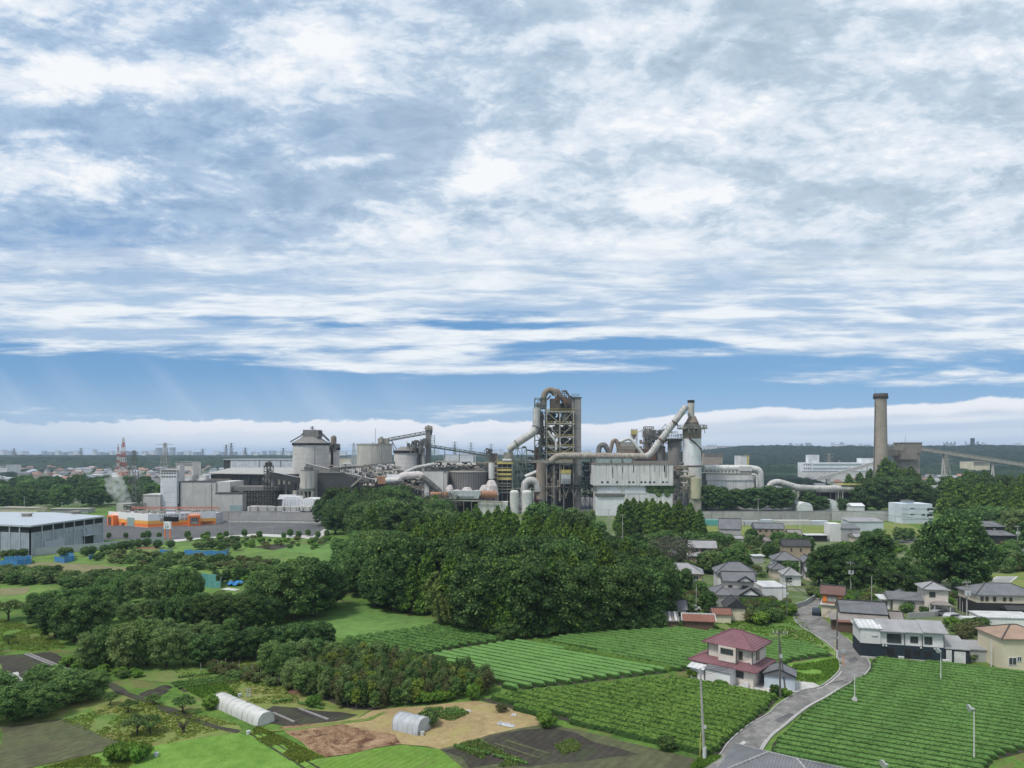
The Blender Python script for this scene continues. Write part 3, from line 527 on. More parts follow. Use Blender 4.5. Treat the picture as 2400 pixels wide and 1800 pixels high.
# ---------------------------------------------------------------- trees: tapered trunk with limbs + crown of leaf clumps
def unit(v): return v / np.maximum(np.linalg.norm(v, axis=-1, keepdims=True), 1e-6)
_ico = bmesh.new(); bmesh.ops.create_icosphere(_ico, subdivisions=2, radius=1); ICO_V = np.array([v.co[:] for v in _ico.verts]); ICO_F = [[v.index for v in f.verts] for f in _ico.faces]; _ico.free()
ICO_Q = np.array([f + [f[0]] for f in ICO_F]); ICO_T = np.array(ICO_F); ARR = {}; QUEUE = []
def crown_mesh(name, lobes, mat, nleaf, leaf, seed, droop=0.0, out=0.75, core=0.70, spike=0.0):
    # lobes: rows of (x, y, z, rx, ry, rz); leaves sit on the skin of every lobe, facing outwards, gaps in between
    r = np.random.RandomState(seed); lb = np.array(lobes, float); area = lb[:, 3] * lb[:, 5]; k = r.choice(len(lb), nleaf, p=area / area.sum())
    n = unit(r.normal(size=(nleaf, 3))); n[:, 2] = np.where(n[:, 2] < -0.35, -n[:, 2], n[:, 2])
    rad = r.uniform(0.72, 1.22, (nleaf, 1)); c = lb[k, :3] + n * lb[k, 3:6] * rad
    ctr = lb[:, :3].mean(0); keep = np.ones(nleaf, bool)
    for j in range(len(lb)):            # drop leaves buried well inside another lobe
        q = (c - lb[j, :3]) / lb[j, 3:6]; keep &= ~(((q ** 2).sum(1) < 0.55) & (k != j))
    c = c[keep]; n = n[keep]; m_ = len(c)
    nn = unit(n + r.normal(size=(m_, 3)) * out); nn[:, 2] += 0.25; nn = unit(nn)
    a = unit(np.cross(nn, r.normal(size=(m_, 3)))); b = np.cross(nn, a); a[:, 2] -= droop; s = leaf * r.uniform(0.55, 1.35, (m_, 1)); e = r.uniform(0.45, 0.8, (m_, 1))
    c = c + np.array([0, 0, 1]) * (r.rand(m_, 1) ** 3 * spike)
    Q = np.stack([c - a * s, c - b * s * e, c + a * s, c + b * s * e], 1).reshape(-1, 3); FQ = np.arange(m_ * 4).reshape(-1, 4)
    if core > 0:
        cv = []; cf = []
        for j in range(len(lb)):
            w = 1 + 0.28 * r.uniform(-1, 1, (len(ICO_V), 1)); cv.append(lb[j, :3] + ICO_V * lb[j, 3:6] * core * w); cf.append(ICO_T + len(Q) + j * len(ICO_V))
        V = np.vstack([Q] + cv); T = np.vstack(cf)
        ARR[name + str(seed) + mat.name] = (Q, V[len(Q):], T - len(Q))
        nf = len(FQ) + len(T); me = bpy.data.meshes.new(name); me['key'] = name + str(seed) + mat.name; me.vertices.add(len(V)); me.vertices.foreach_set('co', V.astype(np.float32).ravel())
        li = np.concatenate([FQ.ravel(), T.ravel()]).astype(np.int32); me.loops.add(len(li)); me.loops.foreach_set('vertex_index', li)
        tot = np.concatenate([np.full(len(FQ), 4), np.full(len(T), 3)]).astype(np.int32); st = np.concatenate([[0], np.cumsum(tot)[:-1]]).astype(np.int32)
        me.polygons.add(nf); me.polygons.foreach_set('loop_start', st); me.polygons.foreach_set('loop_total', tot); me.update(calc_edges=True); me.materials.append(mat); return me
    ARR[name + str(seed) + mat.name] = (Q, np.zeros((0, 3)), np.zeros((0, 3), int)); me = mesh_np(name, Q, FQ, mat); me['key'] = name + str(seed) + mat.name; return me
def trunk_mesh(name, h, r0, mat, seed, limbs=7, spread=2.5, lean=0.3, split=0.35):
    r = random.Random(seed); m_ = MB(); top = Vector((r.uniform(-lean, lean), r.uniform(-lean, lean), h)); pts = [Vector((0, 0, -0.2)), Vector((r.uniform(-.1, .1), r.uniform(-.1, .1), h * 0.3)), top * 0.62 + Vector((r.uniform(-.2, .2), 0, 0)), top]
    m_.tube(pts, [r0 * 1.25, r0, r0 * 0.62, r0 * 0.15], 7)
    for i in range(limbs):
        z = h * r.uniform(split, 0.85); a = i * 2.4 + r.uniform(-.5, .5); s = spread * (1.1 - z / h) ** 0.5 * r.uniform(0.7, 1.1); b0 = Vector((top.x * z / h, top.y * z / h, z))
        m_.tube([b0, b0 + Vector((math.cos(a) * s * .5, math.sin(a) * s * .5, s * .35)), b0 + Vector((math.cos(a) * s, math.sin(a) * s, s * 0.75))], [r0 * .42, r0 * .28, r0 * .08], 5)
    me = bpy.data.meshes.new(name); me.from_pydata(m_.v, [], m_.f); me.materials.append(mat); me.update(); return me
def lobes_round(H, Rr, z0, n, seed, lump=0.36, flat=1.0):
    r = np.random.RandomState(seed); L = [(0, 0, z0 + (H - z0) * .5, Rr * .55, Rr * .55, (H - z0) * .38)]; cz = (z0 + H) / 2; hz = (H - z0) / 2
    for i in range(n):
        z = -0.85 + 1.8 * (i + 0.5) / n; a = i * 2.399 + r.uniform(-.4, .4); q = math.sqrt(max(0.05, 1 - (z * 0.9) ** 2)); s = Rr * lump * r.uniform(0.65, 1.25)
        d = (Rr - s * 0.85) * q * r.uniform(0.82, 1.12); L.append((math.cos(a) * d, math.sin(a) * d, cz + z * (hz - s * 0.45), s, s, s * 0.8 * flat))
    return L
def lobes_cone(H, Rr, z0, n, seed, top=0.25):
    r = np.random.RandomState(seed); L = []
    for i in range(n):
        f = (i + 0.5) / n; z = z0 + (H - z0) * f * 0.96; a = i * 2.399 + r.uniform(-.3, .3); env = Rr * ((1 - f) ** 0.62 * (1 - top) + top * (1 - f) ** 0.2); s = max(0.38, Rr * (0.40 - 0.22 * f)) * r.uniform(0.75, 1.2)
        d = max(0, env - s * .6) * r.uniform(.8, 1.15); L.append((math.cos(a) * d, math.sin(a) * d, z, s, s, s * 0.9))
    L.append((0, 0, H - .6, 0.5, 0.5, 1.0)); L.append((0, 0, (z0 + H) / 2, Rr * .42, Rr * .42, (H - z0) * .38)); return L
T = {}
def proto(kind, H, mat, lobes, nleaf, leaf, seed, bark='bark', tr=None, **k):
    cm = crown_mesh('crown', lobes, M[mat], nleaf, leaf, seed, **k); tr = tr or {}
    T.setdefault(kind, []).append((H, cm, trunk_mesh('trunk', H * tr.get('h', 0.82), tr.get('r', 0.024 * H + 0.05), M[bark], seed, tr.get('n', 7), tr.get('s', 0.25 * H))))
for i in range(4): proto('evergreen', 12, 'lf_dark', lobes_round(12, 4.6, 0.5, 38, 10 + i, 0.33), 12000, 0.22, 10 + i)
for i in range(3): proto('cedar', 17, 'lf_cedar', lobes_cone(17, 3.9, 1.0, 50, 20 + i), 12000, 0.24, 20 + i, droop=0.35, spike=0.5)
for i in range(3): proto('broadleaf', 10, 'lf_mid', lobes_round(10, 4.2, 0.4, 34, 30 + i, 0.36), 10000, 0.20, 30 + i, out=0.8)
for i in range(2): proto('light_tree', 9, 'lf_olive', lobes_round(9, 3.7, 0.5, 30, 40 + i, 0.36), 9000, 0.18, 40 + i, out=0.8, core=0.62)
proto('yellow_tree', 7, 'lf_light', lobes_round(7, 2.7, 1.2, 22, 50, 0.4), 5000, 0.17, 50, core=0.7)
for i in range(2): proto('grey_tree', 9, 'lf_grey', lobes_round(9, 5.0, 2.2, 30, 55 + i, 0.30), 6000, 0.15, 55 + i, 'bark_pale', {'n': 16, 's': 4.2}, core=0.0, out=1.0)
for i in range(2): proto('hedge_tree', 6, 'lf_dark', lobes_round(6, 1.9, 0.5, 20, 60 + i, 0.42), 4500, 0.14, 60 + i, 'bark_pale', {'r': 0.08, 's': 1.0}, core=0.85)
for i in range(3): proto('sapling', 3.4, ('lf_olive', 'lf_mid', 'lf_brown')[i], lobes_round(3.4, 1.05, 0.3, 14, 70 + i, 0.42, 1.3), 1800, 0.10, 70 + i, 'bark_pale', {'r': 0.05, 's': 0.6}, core=0.6, spike=0.3)
proto('sapling_dark', 3.8, 'lf_dark', lobes_cone(3.8, 0.8, 0.4, 14, 75, 0.4), 1500, 0.11, 75, 'bark_pale', {'r': 0.05, 's': 0.6}, core=0.6, spike=0.3)
proto('sapling_gold', 3.2, 'lf_yellow', lobes_round(3.2, 1.0, 0.3, 14, 76, 0.42), 1700, 0.10, 76, 'bark_pale', {'r': 0.05, 's': 0.6}, core=0.6, spike=0.3)
for i in range(3): proto('shrub', 2.2, ('lf_mid', 'lf_olive', 'lf_dark')[i], lobes_round(2.2, 1.35, 0.2, 14, 80 + i, 0.42), 1700, 0.12, 80 + i, 'bark', {'r': 0.06, 's': 0.8}, core=0.75)
proto('shrub_light', 2.0, 'lf_light', lobes_round(2.0, 1.3, 0.2, 12, 84, 0.42), 1700, 0.11, 84, 'bark', {'r': 0.06, 's': 0.8}, core=0.75)
proto('shrub_brown', 2.0, 'lf_brown', lobes_round(2.0, 1.3, 0.2, 12, 85, 0.42), 1500, 0.10, 85, 'bark', {'r': 0.06, 's': 0.8}, core=0.6)
proto('clipped', 2.0, 'lf_dark', [(0, 0, 1.05, 1.05, 1.05, 0.95)], 1500, 0.08, 86, 'bark', {'r': 0.1, 's': 0.4}, core=0.92)
# bamboo: arching feathery culms
_l = []; _r = random.Random(3)
for i in range(16):
    a = i * 2.4; d = _r.uniform(0.3, 2.2); hh = _r.uniform(5.5, 9.5)
    for k in range(5):
        f = 0.35 + 0.16 * k; e = d + f * f * 1.9; s = 0.85 - 0.12 * k + _r.uniform(-.1, .1); _l.append((math.cos(a) * e, math.sin(a) * e, hh * (f - 0.12 * f * f * f), s * .9, s * .9, s * 1.05))
proto('bamboo', 9, 'lf_bamboo', _l, 9000, 0.17, 90, 'bark_pale', {'n': 12, 's': 2.2, 'r': 0.08}, droop=0.8, core=0.55, out=0.9)
# old gnarled fruit trees
for i in range(2): proto('fruit_tree', 3.2, ('lf_mid', 'lf_olive')[i], [(x * 1.0, y * 1.0, 1.9 + z, 0.62, 0.62, 0.42) for x, y, z in [(-1.5, 0, 0), (-.8, .8, .35), (0, -.6, .6), (.8, .5, .5), (1.5, -.2, .1), (.3, 1.1, .2), (-.6, -1.1, .1), (1.0, -1.0, 0)]], 2600, 0.12, 95 + i, 'bark', {'r': 0.14, 's': 1.9, 'n': 9, 'h': 0.6}, core=0.5, out=1.0)
_roots = {}
def tree(kind, p, H, label, group=None, wide=1.0, name='tree', cat='tree', var=None, only_crown=False):
    pr = T[kind]; H0, cm, tm = pr[(rnd.randrange(len(pr)) if var is None else var) % len(pr)]
    if cat in ('tree', 'bush'): QUEUE.append((H * wide / max(p.y, 20), cat, name, label, group, p.copy(), H, H0, wide, cm, tm, only_crown)); return None
    return plant(name, label, cat, group, p, H, H0, wide, cm, tm, only_crown)
def plant(name, label, cat, group, p, H, H0, wide, cm, tm, only_crown):
    s = H / H0; o = thing(name, label, cat, (p.x, p.y, p.z), rnd.uniform(0, 6.28), group); o.scale = (s * wide, s * wide, s)
    if not only_crown: link('trunk', tm, o)
    link('crown', cm, o); return o
def height_at(p, py_top): return (HY - py_top) / F * p.y + CAMH - p.z
def scatter(pix, n, mind, fn, seed=0, tries=60, z=0):
    poly = [G(*q) for q in pix]; x0 = min(p.x for p in poly); x1 = max(p.x for p in poly); y0 = min(p.y for p in poly); y1 = max(p.y for p in poly); r = random.Random(seed); pts = []
    for _ in range(n * tries):
        if len(pts) >= n: break
        x, y = r.uniform(x0, x1), r.uniform(y0, y1)
        if not inpoly(x, y, poly): continue
        if any((x - a) ** 2 + (y - b) ** 2 < mind * mind for a, b in pts): continue
        pts.append((x, y)); fn(Vector((x, y, z)), r, len(pts) - 1)
    return pts
# --- the big wood before the works
WOOD = [(835, 1402), (905, 1432), (1020, 1446), (1065, 1474), (1200, 1490), (1400, 1478), (1535, 1464), (1552, 1440), (1520, 1400), (1430, 1345), (1330, 1310), (1100, 1298), (930, 1312), (850, 1350)]
def wood(p, r, i):
    edge = p.x > 25; kind = 'cedar' if r.random() < (0.92 if p.y > 172 and not edge else 0.25) else 'evergreen'; H = r.uniform(14.5, 18.5) * (0.84 if edge else 1)
    if p.x < -30: H *= 0.80; kind = 'broadleaf' if p.x < -38 and r.random() < .6 else kind
    tree(kind, p, H, 'tall dark cedar in the dense wood in front of the cement works' if kind == 'cedar' else 'round leafy tree in the dense wood in front of the cement works', 'cedars of the big wood' if kind == 'cedar' else 'leafy trees of the big wood', 1.12 if kind == 'cedar' else 0.95)
scatter(WOOD, 128, 6.2, wood, 5, 200)
FRONT = [(845, 1400, 11, 'evergreen'), (880, 1425, 11, 'evergreen'), (925, 1436, 12, 'evergreen'), (965, 1441, 12, 'cedar'), (1120, 1484, 15.5, 'evergreen'), (1160, 1488, 15, 'cedar'), (1200, 1491, 16, 'cedar'), (1245, 1489, 15, 'evergreen'), (1290, 1487, 15.5, 'cedar'),
         (1340, 1484, 15, 'evergreen'), (1385, 1481, 14.5, 'cedar'), (1430, 1477, 14, 'evergreen'), (1475, 1472, 13.5, 'evergreen'), (1515, 1468, 12.5, 'evergreen'), (1543, 1455, 12, 'evergreen'), (1545, 1432, 12, 'evergreen')]
for px, py, H, k in FRONT: tree(k, G(px, py - 4), H, 'leafy dark tree on the tea side edge of the big wood', 'front edge trees of the big wood', 1.1)
for px, py in FRONT and [(x, 1447 + (x - 1020) * 0.30 if x < 1200 else 1494 - (x - 1200) * 0.07) for x in range(1122, 1550, 17)]:
    tree('shrub', G(px, py + 2), rnd.uniform(2.0, 3.6), 'low dark bush under the front edge of the big wood', 'bushes under the big wood', 1.2, 'bush', 'bush', rnd.choice([0, 2]))
for px, py, H in [(1028, 1462, 9.0), (1065, 1475, 9.5), (1100, 1482, 7.5), (1045, 1450, 12)]: tree('bamboo', G(px, py), H, {1028: 'pale feathery bamboo clump nearest the lawn corner', 1065: 'arching yellow green bamboo clump before the dark wood', 1100: 'low bamboo clump beside the tall dark trees', 1045: 'tall bamboo clump rising behind the paler ones'}[px], 'bamboo clumps', 1.0, 'bamboo', 'bamboo')
tree('light_tree', G(872, 1350), 13.5, 'yellow green tree at the left tip of the big wood', None, 1.0)
tree('broadleaf', G(848, 1335), 12, 'open crowned tree left of the big wood', None, 1.1)
# --- wood behind it, left of the kiln
def wood2(p, r, i):
    k = r.choice(['broadleaf', 'evergreen', 'evergreen', 'cedar', 'light_tree']); tree(k, p, r.uniform(11, 16) + (4 if 790 < CX + p.x / p.y * F < 960 else 0), 'mixed tree of the smaller wood between the parking lot and the kiln', 'trees of the smaller wood', 1.15)
scatter([(765, 1243), (800, 1262), (860, 1290), (980, 1300), (1050, 1280), (1050, 1225), (900, 1212), (790, 1216)], 42, 7.5, wood2, 6, 100)
for px, py, tp in [(880, 1262, 1190), (935, 1250, 1175), (1000, 1225, 1160), (1050, 1215, 1155)]: tree('grey_tree', G(px, py), height_at(G(px, py), tp), {880: 'grey leafed tree at the near side of the smaller wood', 935: 'tall thinning grey tree amid the smaller wood', 1000: 'bare branched grey tree before the rusty tanks', 1050: 'thin grey tree beside the white steel tank'}[px], 'grey thinning trees')
for i, px in enumerate([760, 785, 815]): tree('evergreen', G(px, 1232 + i * 6), 14 + i, 'dark tree of the smaller wood facing the lot', 'dark trees at the parking lot end', 1.1)
for px, py in [(795, 1305), (815, 1325), (830, 1345), (800, 1360), (815, 1385)]: tree('broadleaf', G(px, py), rnd.uniform(6, 9), 'bushy tree on the meadow side of the big wood', 'bushy trees on the meadow side', 1.1)
# --- left forest behind the warehouse
def wood3(p, r, i): tree(r.choice(['evergreen', 'evergreen', 'broadleaf', 'cedar']), p, r.uniform(11, 16), 'dark tree of the forest behind the grey warehouse', 'forest trees behind the warehouse', 1.25)
scatter([(-20, 1199), (150, 1197), (335, 1196), (372, 1190), (372, 1150), (240, 1140), (100, 1142), (-20, 1150)], 74, 11.5, wood3, 8, 200)
# --- trees by the works and on the right
def rowtrees(lst, kind, label, group, wide=1.1):
    for px, py, tp in lst: q = G(px, py); tree(kind if isinstance(kind, str) else rnd.choice(kind), q, height_at(q, tp), label, group, wide)
rowtrees([(1655, 1197, 1137), (1685, 1199, 1142), (1640, 1196, 1150), (1730, 1198, 1146), (1765, 1199, 1143), (1800, 1198, 1140), (1835, 1197, 1142), (1705, 1194, 1150), (1895, 1196, 1150), (1925, 1199, 1163), (1975, 1199, 1168)], 'evergreen', 'round dark tree above the long concrete wall', 'round trees above the concrete wall', 1.35)
rowtrees([(1470, 1262, 1172), (1500, 1258, 1176), (1530, 1262, 1170), (1562, 1258, 1178), (1592, 1262, 1176), (1618, 1256, 1180), (1640, 1262, 1196), (1455, 1245, 1182), (1485, 1240, 1168), (1515, 1242, 1170), (1548, 1240, 1175), (1580, 1242, 1182)], 'cedar', 'feathery tree of the grove below the white mill', 'grove below the stained white building', 1.25)
rowtrees([(1330, 1262, 1215), (1375, 1250, 1205), (1400, 1270, 1222), (1345, 1235, 1190), (1300, 1240, 1185), (1260, 1250, 1180), (1380, 1235, 1195)], ['light_tree', 'broadleaf'], 'olive green tree before the kiln building', 'olive trees before the kiln building')
rowtrees([(2060, 1200, 1122), (2100, 1200, 1120), (2140, 1201, 1124), (2030, 1197, 1132), (2120, 1192, 1118), (2165, 1196, 1140)], 'evergreen', 'wide round tree in front of the brick chimney', 'round trees below the chimney', 1.45)
rowtrees([(2075, 1168, 1075), (2095, 1166, 1085), (2120, 1168, 1098), (2150, 1168, 1110), (2180, 1168, 1115), (2040, 1160, 1100), (2205, 1172, 1135), (2015, 1160, 1108), (1990, 1160, 1112), (2135, 1172, 1095)], 'cedar', 'dark tree on the slope round the chimney foot', 'trees round the chimney foot', 1.5)
def wood4(p, r, i): tree(r.choice(['cedar', 'evergreen', 'cedar']), p, r.uniform(17, 25), 'dark tree of the forest beyond the tiled houses on the right', 'forest trees on the right', 1.3)
scatter([(2215, 1215), (2290, 1238), (2420, 1248), (2440, 1180), (2300, 1165), (2225, 1185)], 44, 8.5, wood4, 9, 200)
def wood5(p, r, i): tree(r.choice(['broadleaf', 'evergreen', 'light_tree']), p, r.uniform(8, 13), 'green tree along the foot of the right hand forest', 'trees at the foot of the right forest', 1.2)
scatter([(2230, 1250), (2300, 1262), (2420, 1275), (2420, 1250), (2290, 1240)], 20, 6, wood5, 10, 200)
BIG = [(2237, 1392, 1209, 1.05, 'huge round evergreen towering over the village beside the cream house'), (2200, 1380, 1235, 1.0, 'dark tree leaning on the near side of the huge round evergreen'), (2275, 1385, 1245, 1.0, 'tree filling the far flank of the huge round evergreen'),
       (2050, 1362, 1243, 0.95, 'domed dark tree behind the orange house'), (1960, 1380, 1275, 1.1, 'broad dark tree between the tiled houses and the orange house'), (1920, 1372, 1290, 1.0, 'dark leafy tree beside the white walled shed'),
       (2095, 1400, 1310, 1.15, 'low spreading evergreen behind the long dark tiled roof'), (2150, 1402, 1325, 1.1, 'dark evergreen under the huge round tree'), (2010, 1390, 1300, 1.0, 'shaded evergreen in the middle of the village grove'), (2000, 1350, 1270, 1.0, 'shaded tree at the back of the village grove')]
for px, py, tp, wd, lb in BIG: q = G(px, py); tree('evergreen', q, height_at(q, tp), lb, None, wd)
for px, py, tp, k, lb in [(1575, 1345, 1262, 'grey_tree', 'wide grey leafed tree beside the two storey brown house'), (1665, 1345, 1290, 'light_tree', 'olive tree in the middle of the old village'), (1740, 1352, 1300, 'evergreen', 'dark tree beside the small white carport'), (1716, 1340, 1285, 'broadleaf', 'bushy tree left of the white carport'),
                          (1600, 1395, 1333, 'evergreen', 'rounded tree in front of the ochre house'), (1660, 1435, 1385, 'evergreen', 'dark tree behind the rusty sheds'), (1640, 1400, 1362, 'broadleaf', 'garden tree between the ochre and the tiled house'), (1540, 1390, 1340, 'broadleaf', 'tree at the corner of the big wood by the ochre house'),
                          (1580, 1425, 1375, 'broadleaf', 'leafy tree behind the low shed by the wood'), (1610, 1440, 1395, 'light_tree', 'pale garden tree behind the rusty sheds'), (1808, 1410, 1388, 'evergreen', 'small cloud pruned tree beside the white flat building'),
                          (2290, 1400, 1370, 'broadleaf', 'garden tree beside the pole with two transformers'), (2350, 1320, 1282, 'yellow_tree', 'bright yellow green tree right of the huge evergreen'), (2395, 1330, 1295, 'broadleaf', 'dark green tree at the frame edge near the plots'), (2320, 1300, 1278, 'light_tree', 'olive tree below the black tiled house'),
                          (1990, 1425, 1395, 'yellow_tree', 'pale yellow bushy tree beside the orange house'), (2110, 1272, 1236, 'light_tree', 'wide leafy thicket tree behind the white apartment block'), (2060, 1262, 1240, 'broadleaf', 'broad tree left of the white apartment block'), (2130, 1268, 1238, 'broadleaf', 'round tree just under the white apartment block')]:
    q = G(px, py); tree(k, q, height_at(q, tp), lb, None, 1.15 if k != 'grey_tree' else 1.3)
# village greenery
def vill(p, r, i):
    k = r.choice(['broadleaf', 'shrub', 'shrub', 'shrub', 'light_tree', 'evergreen', 'shrub_light', 'shrub_brown', 'clipped', 'shrub'] if p.y > 190 else ['shrub', 'shrub_light', 'shrub_brown', 'clipped', 'shrub'])
    if k in ('broadleaf', 'light_tree', 'evergreen'): tree(k, p, r.uniform(3.5, 6.5), 'small garden tree among the houses of the village', 'small garden trees in the village', 1.15)
    else: tree(k, p, r.uniform(1.4, 2.8), {'shrub': 'green garden bush among the village houses', 'shrub_light': 'bright green bush among the village houses', 'shrub_brown': 'brownish bush among the village houses', 'clipped': 'clipped round bush among the village houses'}[k], {'shrub': 'green village bushes', 'shrub_light': 'bright village bushes', 'shrub_brown': 'brown village bushes', 'clipped': 'clipped village bushes'}[k], 1.2, 'bush', 'bush')
scatter([(1440, 1275), (1500, 1280), (1640, 1270), (1780, 1272), (1900, 1282), (1900, 1300), (1780, 1310), (1700, 1300), (1560, 1320), (1480, 1320)], 150, 2.6, vill, 21, 100)
scatter([(1500, 1330), (1700, 1330), (1830, 1340), (1860, 1360), (1700, 1350), (1560, 1350)], 40, 2.6, vill, 22, 60)
scatter([(1540, 1395), (1640, 1400), (1660, 1420), (1560, 1430)], 26, 1.8, vill, 23, 60)
scatter([(1740, 1425), (1850, 1415), (1860, 1440), (1830, 1455), (1770, 1470), (1740, 1445)], 34, 1.6, vill, 24, 60)
scatter([(2100, 1395), (2240, 1400), (2200, 1440), (2120, 1440)], 36, 1.9, vill, 25, 60)
scatter([(2290, 1290), (2420, 1300), (2420, 1340), (2330, 1345), (2290, 1320)], 60, 2.4, vill, 26, 60)
scatter([(2230, 1470), (2310, 1475), (2330, 1500), (2240, 1500)], 12, 2.0, vill, 27, 60)
scatter([(1900, 1395), (2090, 1400), (2080, 1420), (1960, 1418)], 40, 1.9, vill, 28, 60)
scatter([(1960, 1280), (2150, 1275), (2170, 1310), (2080, 1330), (1960, 1300)], 60, 2.6, lambda p, r, i: tree(r.choice(['shrub', 'shrub_light']), p, r.uniform(1.2, 2.4), 'low green bush on the plots between the apartment block and the grove', 'bushes below the apartment block', 1.2, 'bush', 'bush'), 29, 60)
scatter([(2290, 1250), (2420, 1262), (2420, 1285), (2280, 1280)], 14, 5, vill, 30, 60)
# --- left hedgerows and orchards
def belt(pts, kind, label, group, wide=1.1, name='tree', cat='tree', n=1):
    for a in pts:
        q = G(a[0], a[1]); tree(kind if isinstance(kind, str) else rnd.choice(kind), q, height_at(q, a[2]), label, group, wide, name, cat)
belt([(640, 1440, 1325), (690, 1452, 1318), (735, 1445, 1312), (770, 1425, 1330), (610, 1420, 1345), (660, 1400, 1320), (715, 1395, 1305), (755, 1395, 1320)], ['evergreen', 'broadleaf', 'broadleaf'], 'wide bushy tree of the clump beside the lawn', 'clump beside the lawn', 1.15)
belt([(385, 1465, 1402), (415, 1470, 1400), (445, 1474, 1398), (475, 1476, 1396), (505, 1478, 1396), (535, 1480, 1394), (565, 1479, 1396), (595, 1476, 1394), (625, 1470, 1398), (650, 1462, 1402)], 'evergreen', 'tall dark tree of the windbreak row', 'trees of the straight windbreak', 1.0)
belt([(80, 1430, 1390), (115, 1440, 1385), (160, 1450, 1380), (205, 1440, 1376), (250, 1435, 1372), (90, 1470, 1400), (130, 1495, 1405), (175, 1505, 1398), (220, 1500, 1400)], ['evergreen', 'broadleaf', 'light_tree'], 'spreading dark tree of the thicket left of the windbreak', 'dark thicket left of the windbreak', 1.08)
belt([(240, 1400, 1352), (280, 1405, 1350), (320, 1412, 1348), (360, 1415, 1350), (400, 1415, 1335), (430, 1415, 1330), (455, 1405, 1345), (300, 1385, 1340), (350, 1388, 1345), (415, 1385, 1333)], ['broadleaf', 'broadleaf', 'light_tree'], 'leafy tree in the hedgerow before the blue nets', 'hedgerow trees before the blue nets', 1.0)
belt([(255, 1460, 1410), (300, 1465, 1412), (340, 1450, 1405), (290, 1430, 1395), (470, 1440, 1390), (520, 1440, 1385), (570, 1435, 1388), (610, 1440, 1395)], ['light_tree', 'broadleaf'], 'grey green orchard tree inside the thicket', 'orchard trees inside the thicket', 1.15)
belt([(215, 1565, 1480), (255, 1560, 1465), (300, 1568, 1460), (345, 1560, 1455), (390, 1565, 1470), (430, 1560, 1475), (240, 1540, 1470), (330, 1535, 1460), (380, 1530, 1450)], ['broadleaf', 'light_tree'], 'rounded tree of the orchard thicket before the windbreak', 'trees of the orchard thicket', .98)
belt([(420, 1500, 1460), (460, 1510, 1462), (500, 1512, 1465), (480, 1495, 1455), (540, 1490, 1450)], ['light_tree', 'broadleaf'], 'olive bushy tree in front of the windbreak row', 'olive trees before the windbreak', 1.2)
for i in range(17): q = G(470 + i * 18.5, 1562 - i * 2.4); tree('hedge_tree', q, rnd.uniform(4.8, 5.9), 'slim dark tree of the hedge row beside the nursery', 'slim trees of the nursery hedge', 1.15)
for i in range(13): q = G(500 + i * 22, 1545 - i * 2.4); tree('hedge_tree', q, rnd.uniform(4.2, 5.4), 'slim dark tree at the back of the nursery hedge', 'back row of the nursery hedge', 1.15)
def nurs(p, r, i):
    k = r.choice(['sapling', 'sapling', 'sapling', 'sapling_gold', 'sapling', 'sapling', 'sapling_dark']); tree(k, p, r.uniform(2.2, 3.7), {'sapling': 'olive sapling of the dense tree nursery', 'sapling_dark': 'dark green sapling of the dense tree nursery', 'sapling_gold': 'golden sapling of the dense tree nursery'}[k], {'sapling': 'olive nursery saplings', 'sapling_dark': 'dark nursery saplings', 'sapling_gold': 'golden nursery saplings'}[k], 1.0, 'sapling', 'sapling')
scatter([(640, 1590), (720, 1630), (800, 1660), (880, 1665), (1000, 1648), (1100, 1637), (1150, 1625), (1140, 1600), (1010, 1580), (940, 1560), (800, 1545), (700, 1560)], 250, 1.05, nurs, 31, 200)
belt([(640, 1580, 1505), (670, 1590, 1515), (700, 1575, 1500), (735, 1565, 1500), (770, 1555, 1505), (820, 1548, 1500), (880, 1560, 1505), (690, 1615, 1545), (720, 1625, 1555)], ['light_tree', 'broadleaf'], 'loose leafy tree at the back of the nursery', 'loose trees at the back of the nursery', 1.15)
for px, H in [(1072, 4.4), (1098, 4.6), (1020, 4.4), (985, 4.0), (900, 3.6), (870, 3.6)]: tree('sapling_dark', G(px, 1615), H, 'narrow pointed conifer above the nursery', 'pointed conifers in the nursery', 0.62, 'conifer', 'conifer')
for i, (px, py) in enumerate([(985, 1648), (1000, 1647), (1016, 1645), (1033, 1643), (1048, 1640)]): tree('shrub_light', G(px, py), 1.7, 'bright green clipped bush along the nursery front', 'bright bushes along the nursery front', 1.2, 'bush', 'bush')
tree('shrub_light', G(1109, 1640), 2.3, 'bright green round bush at the nursery corner', None, 0.75, 'bush', 'bush')
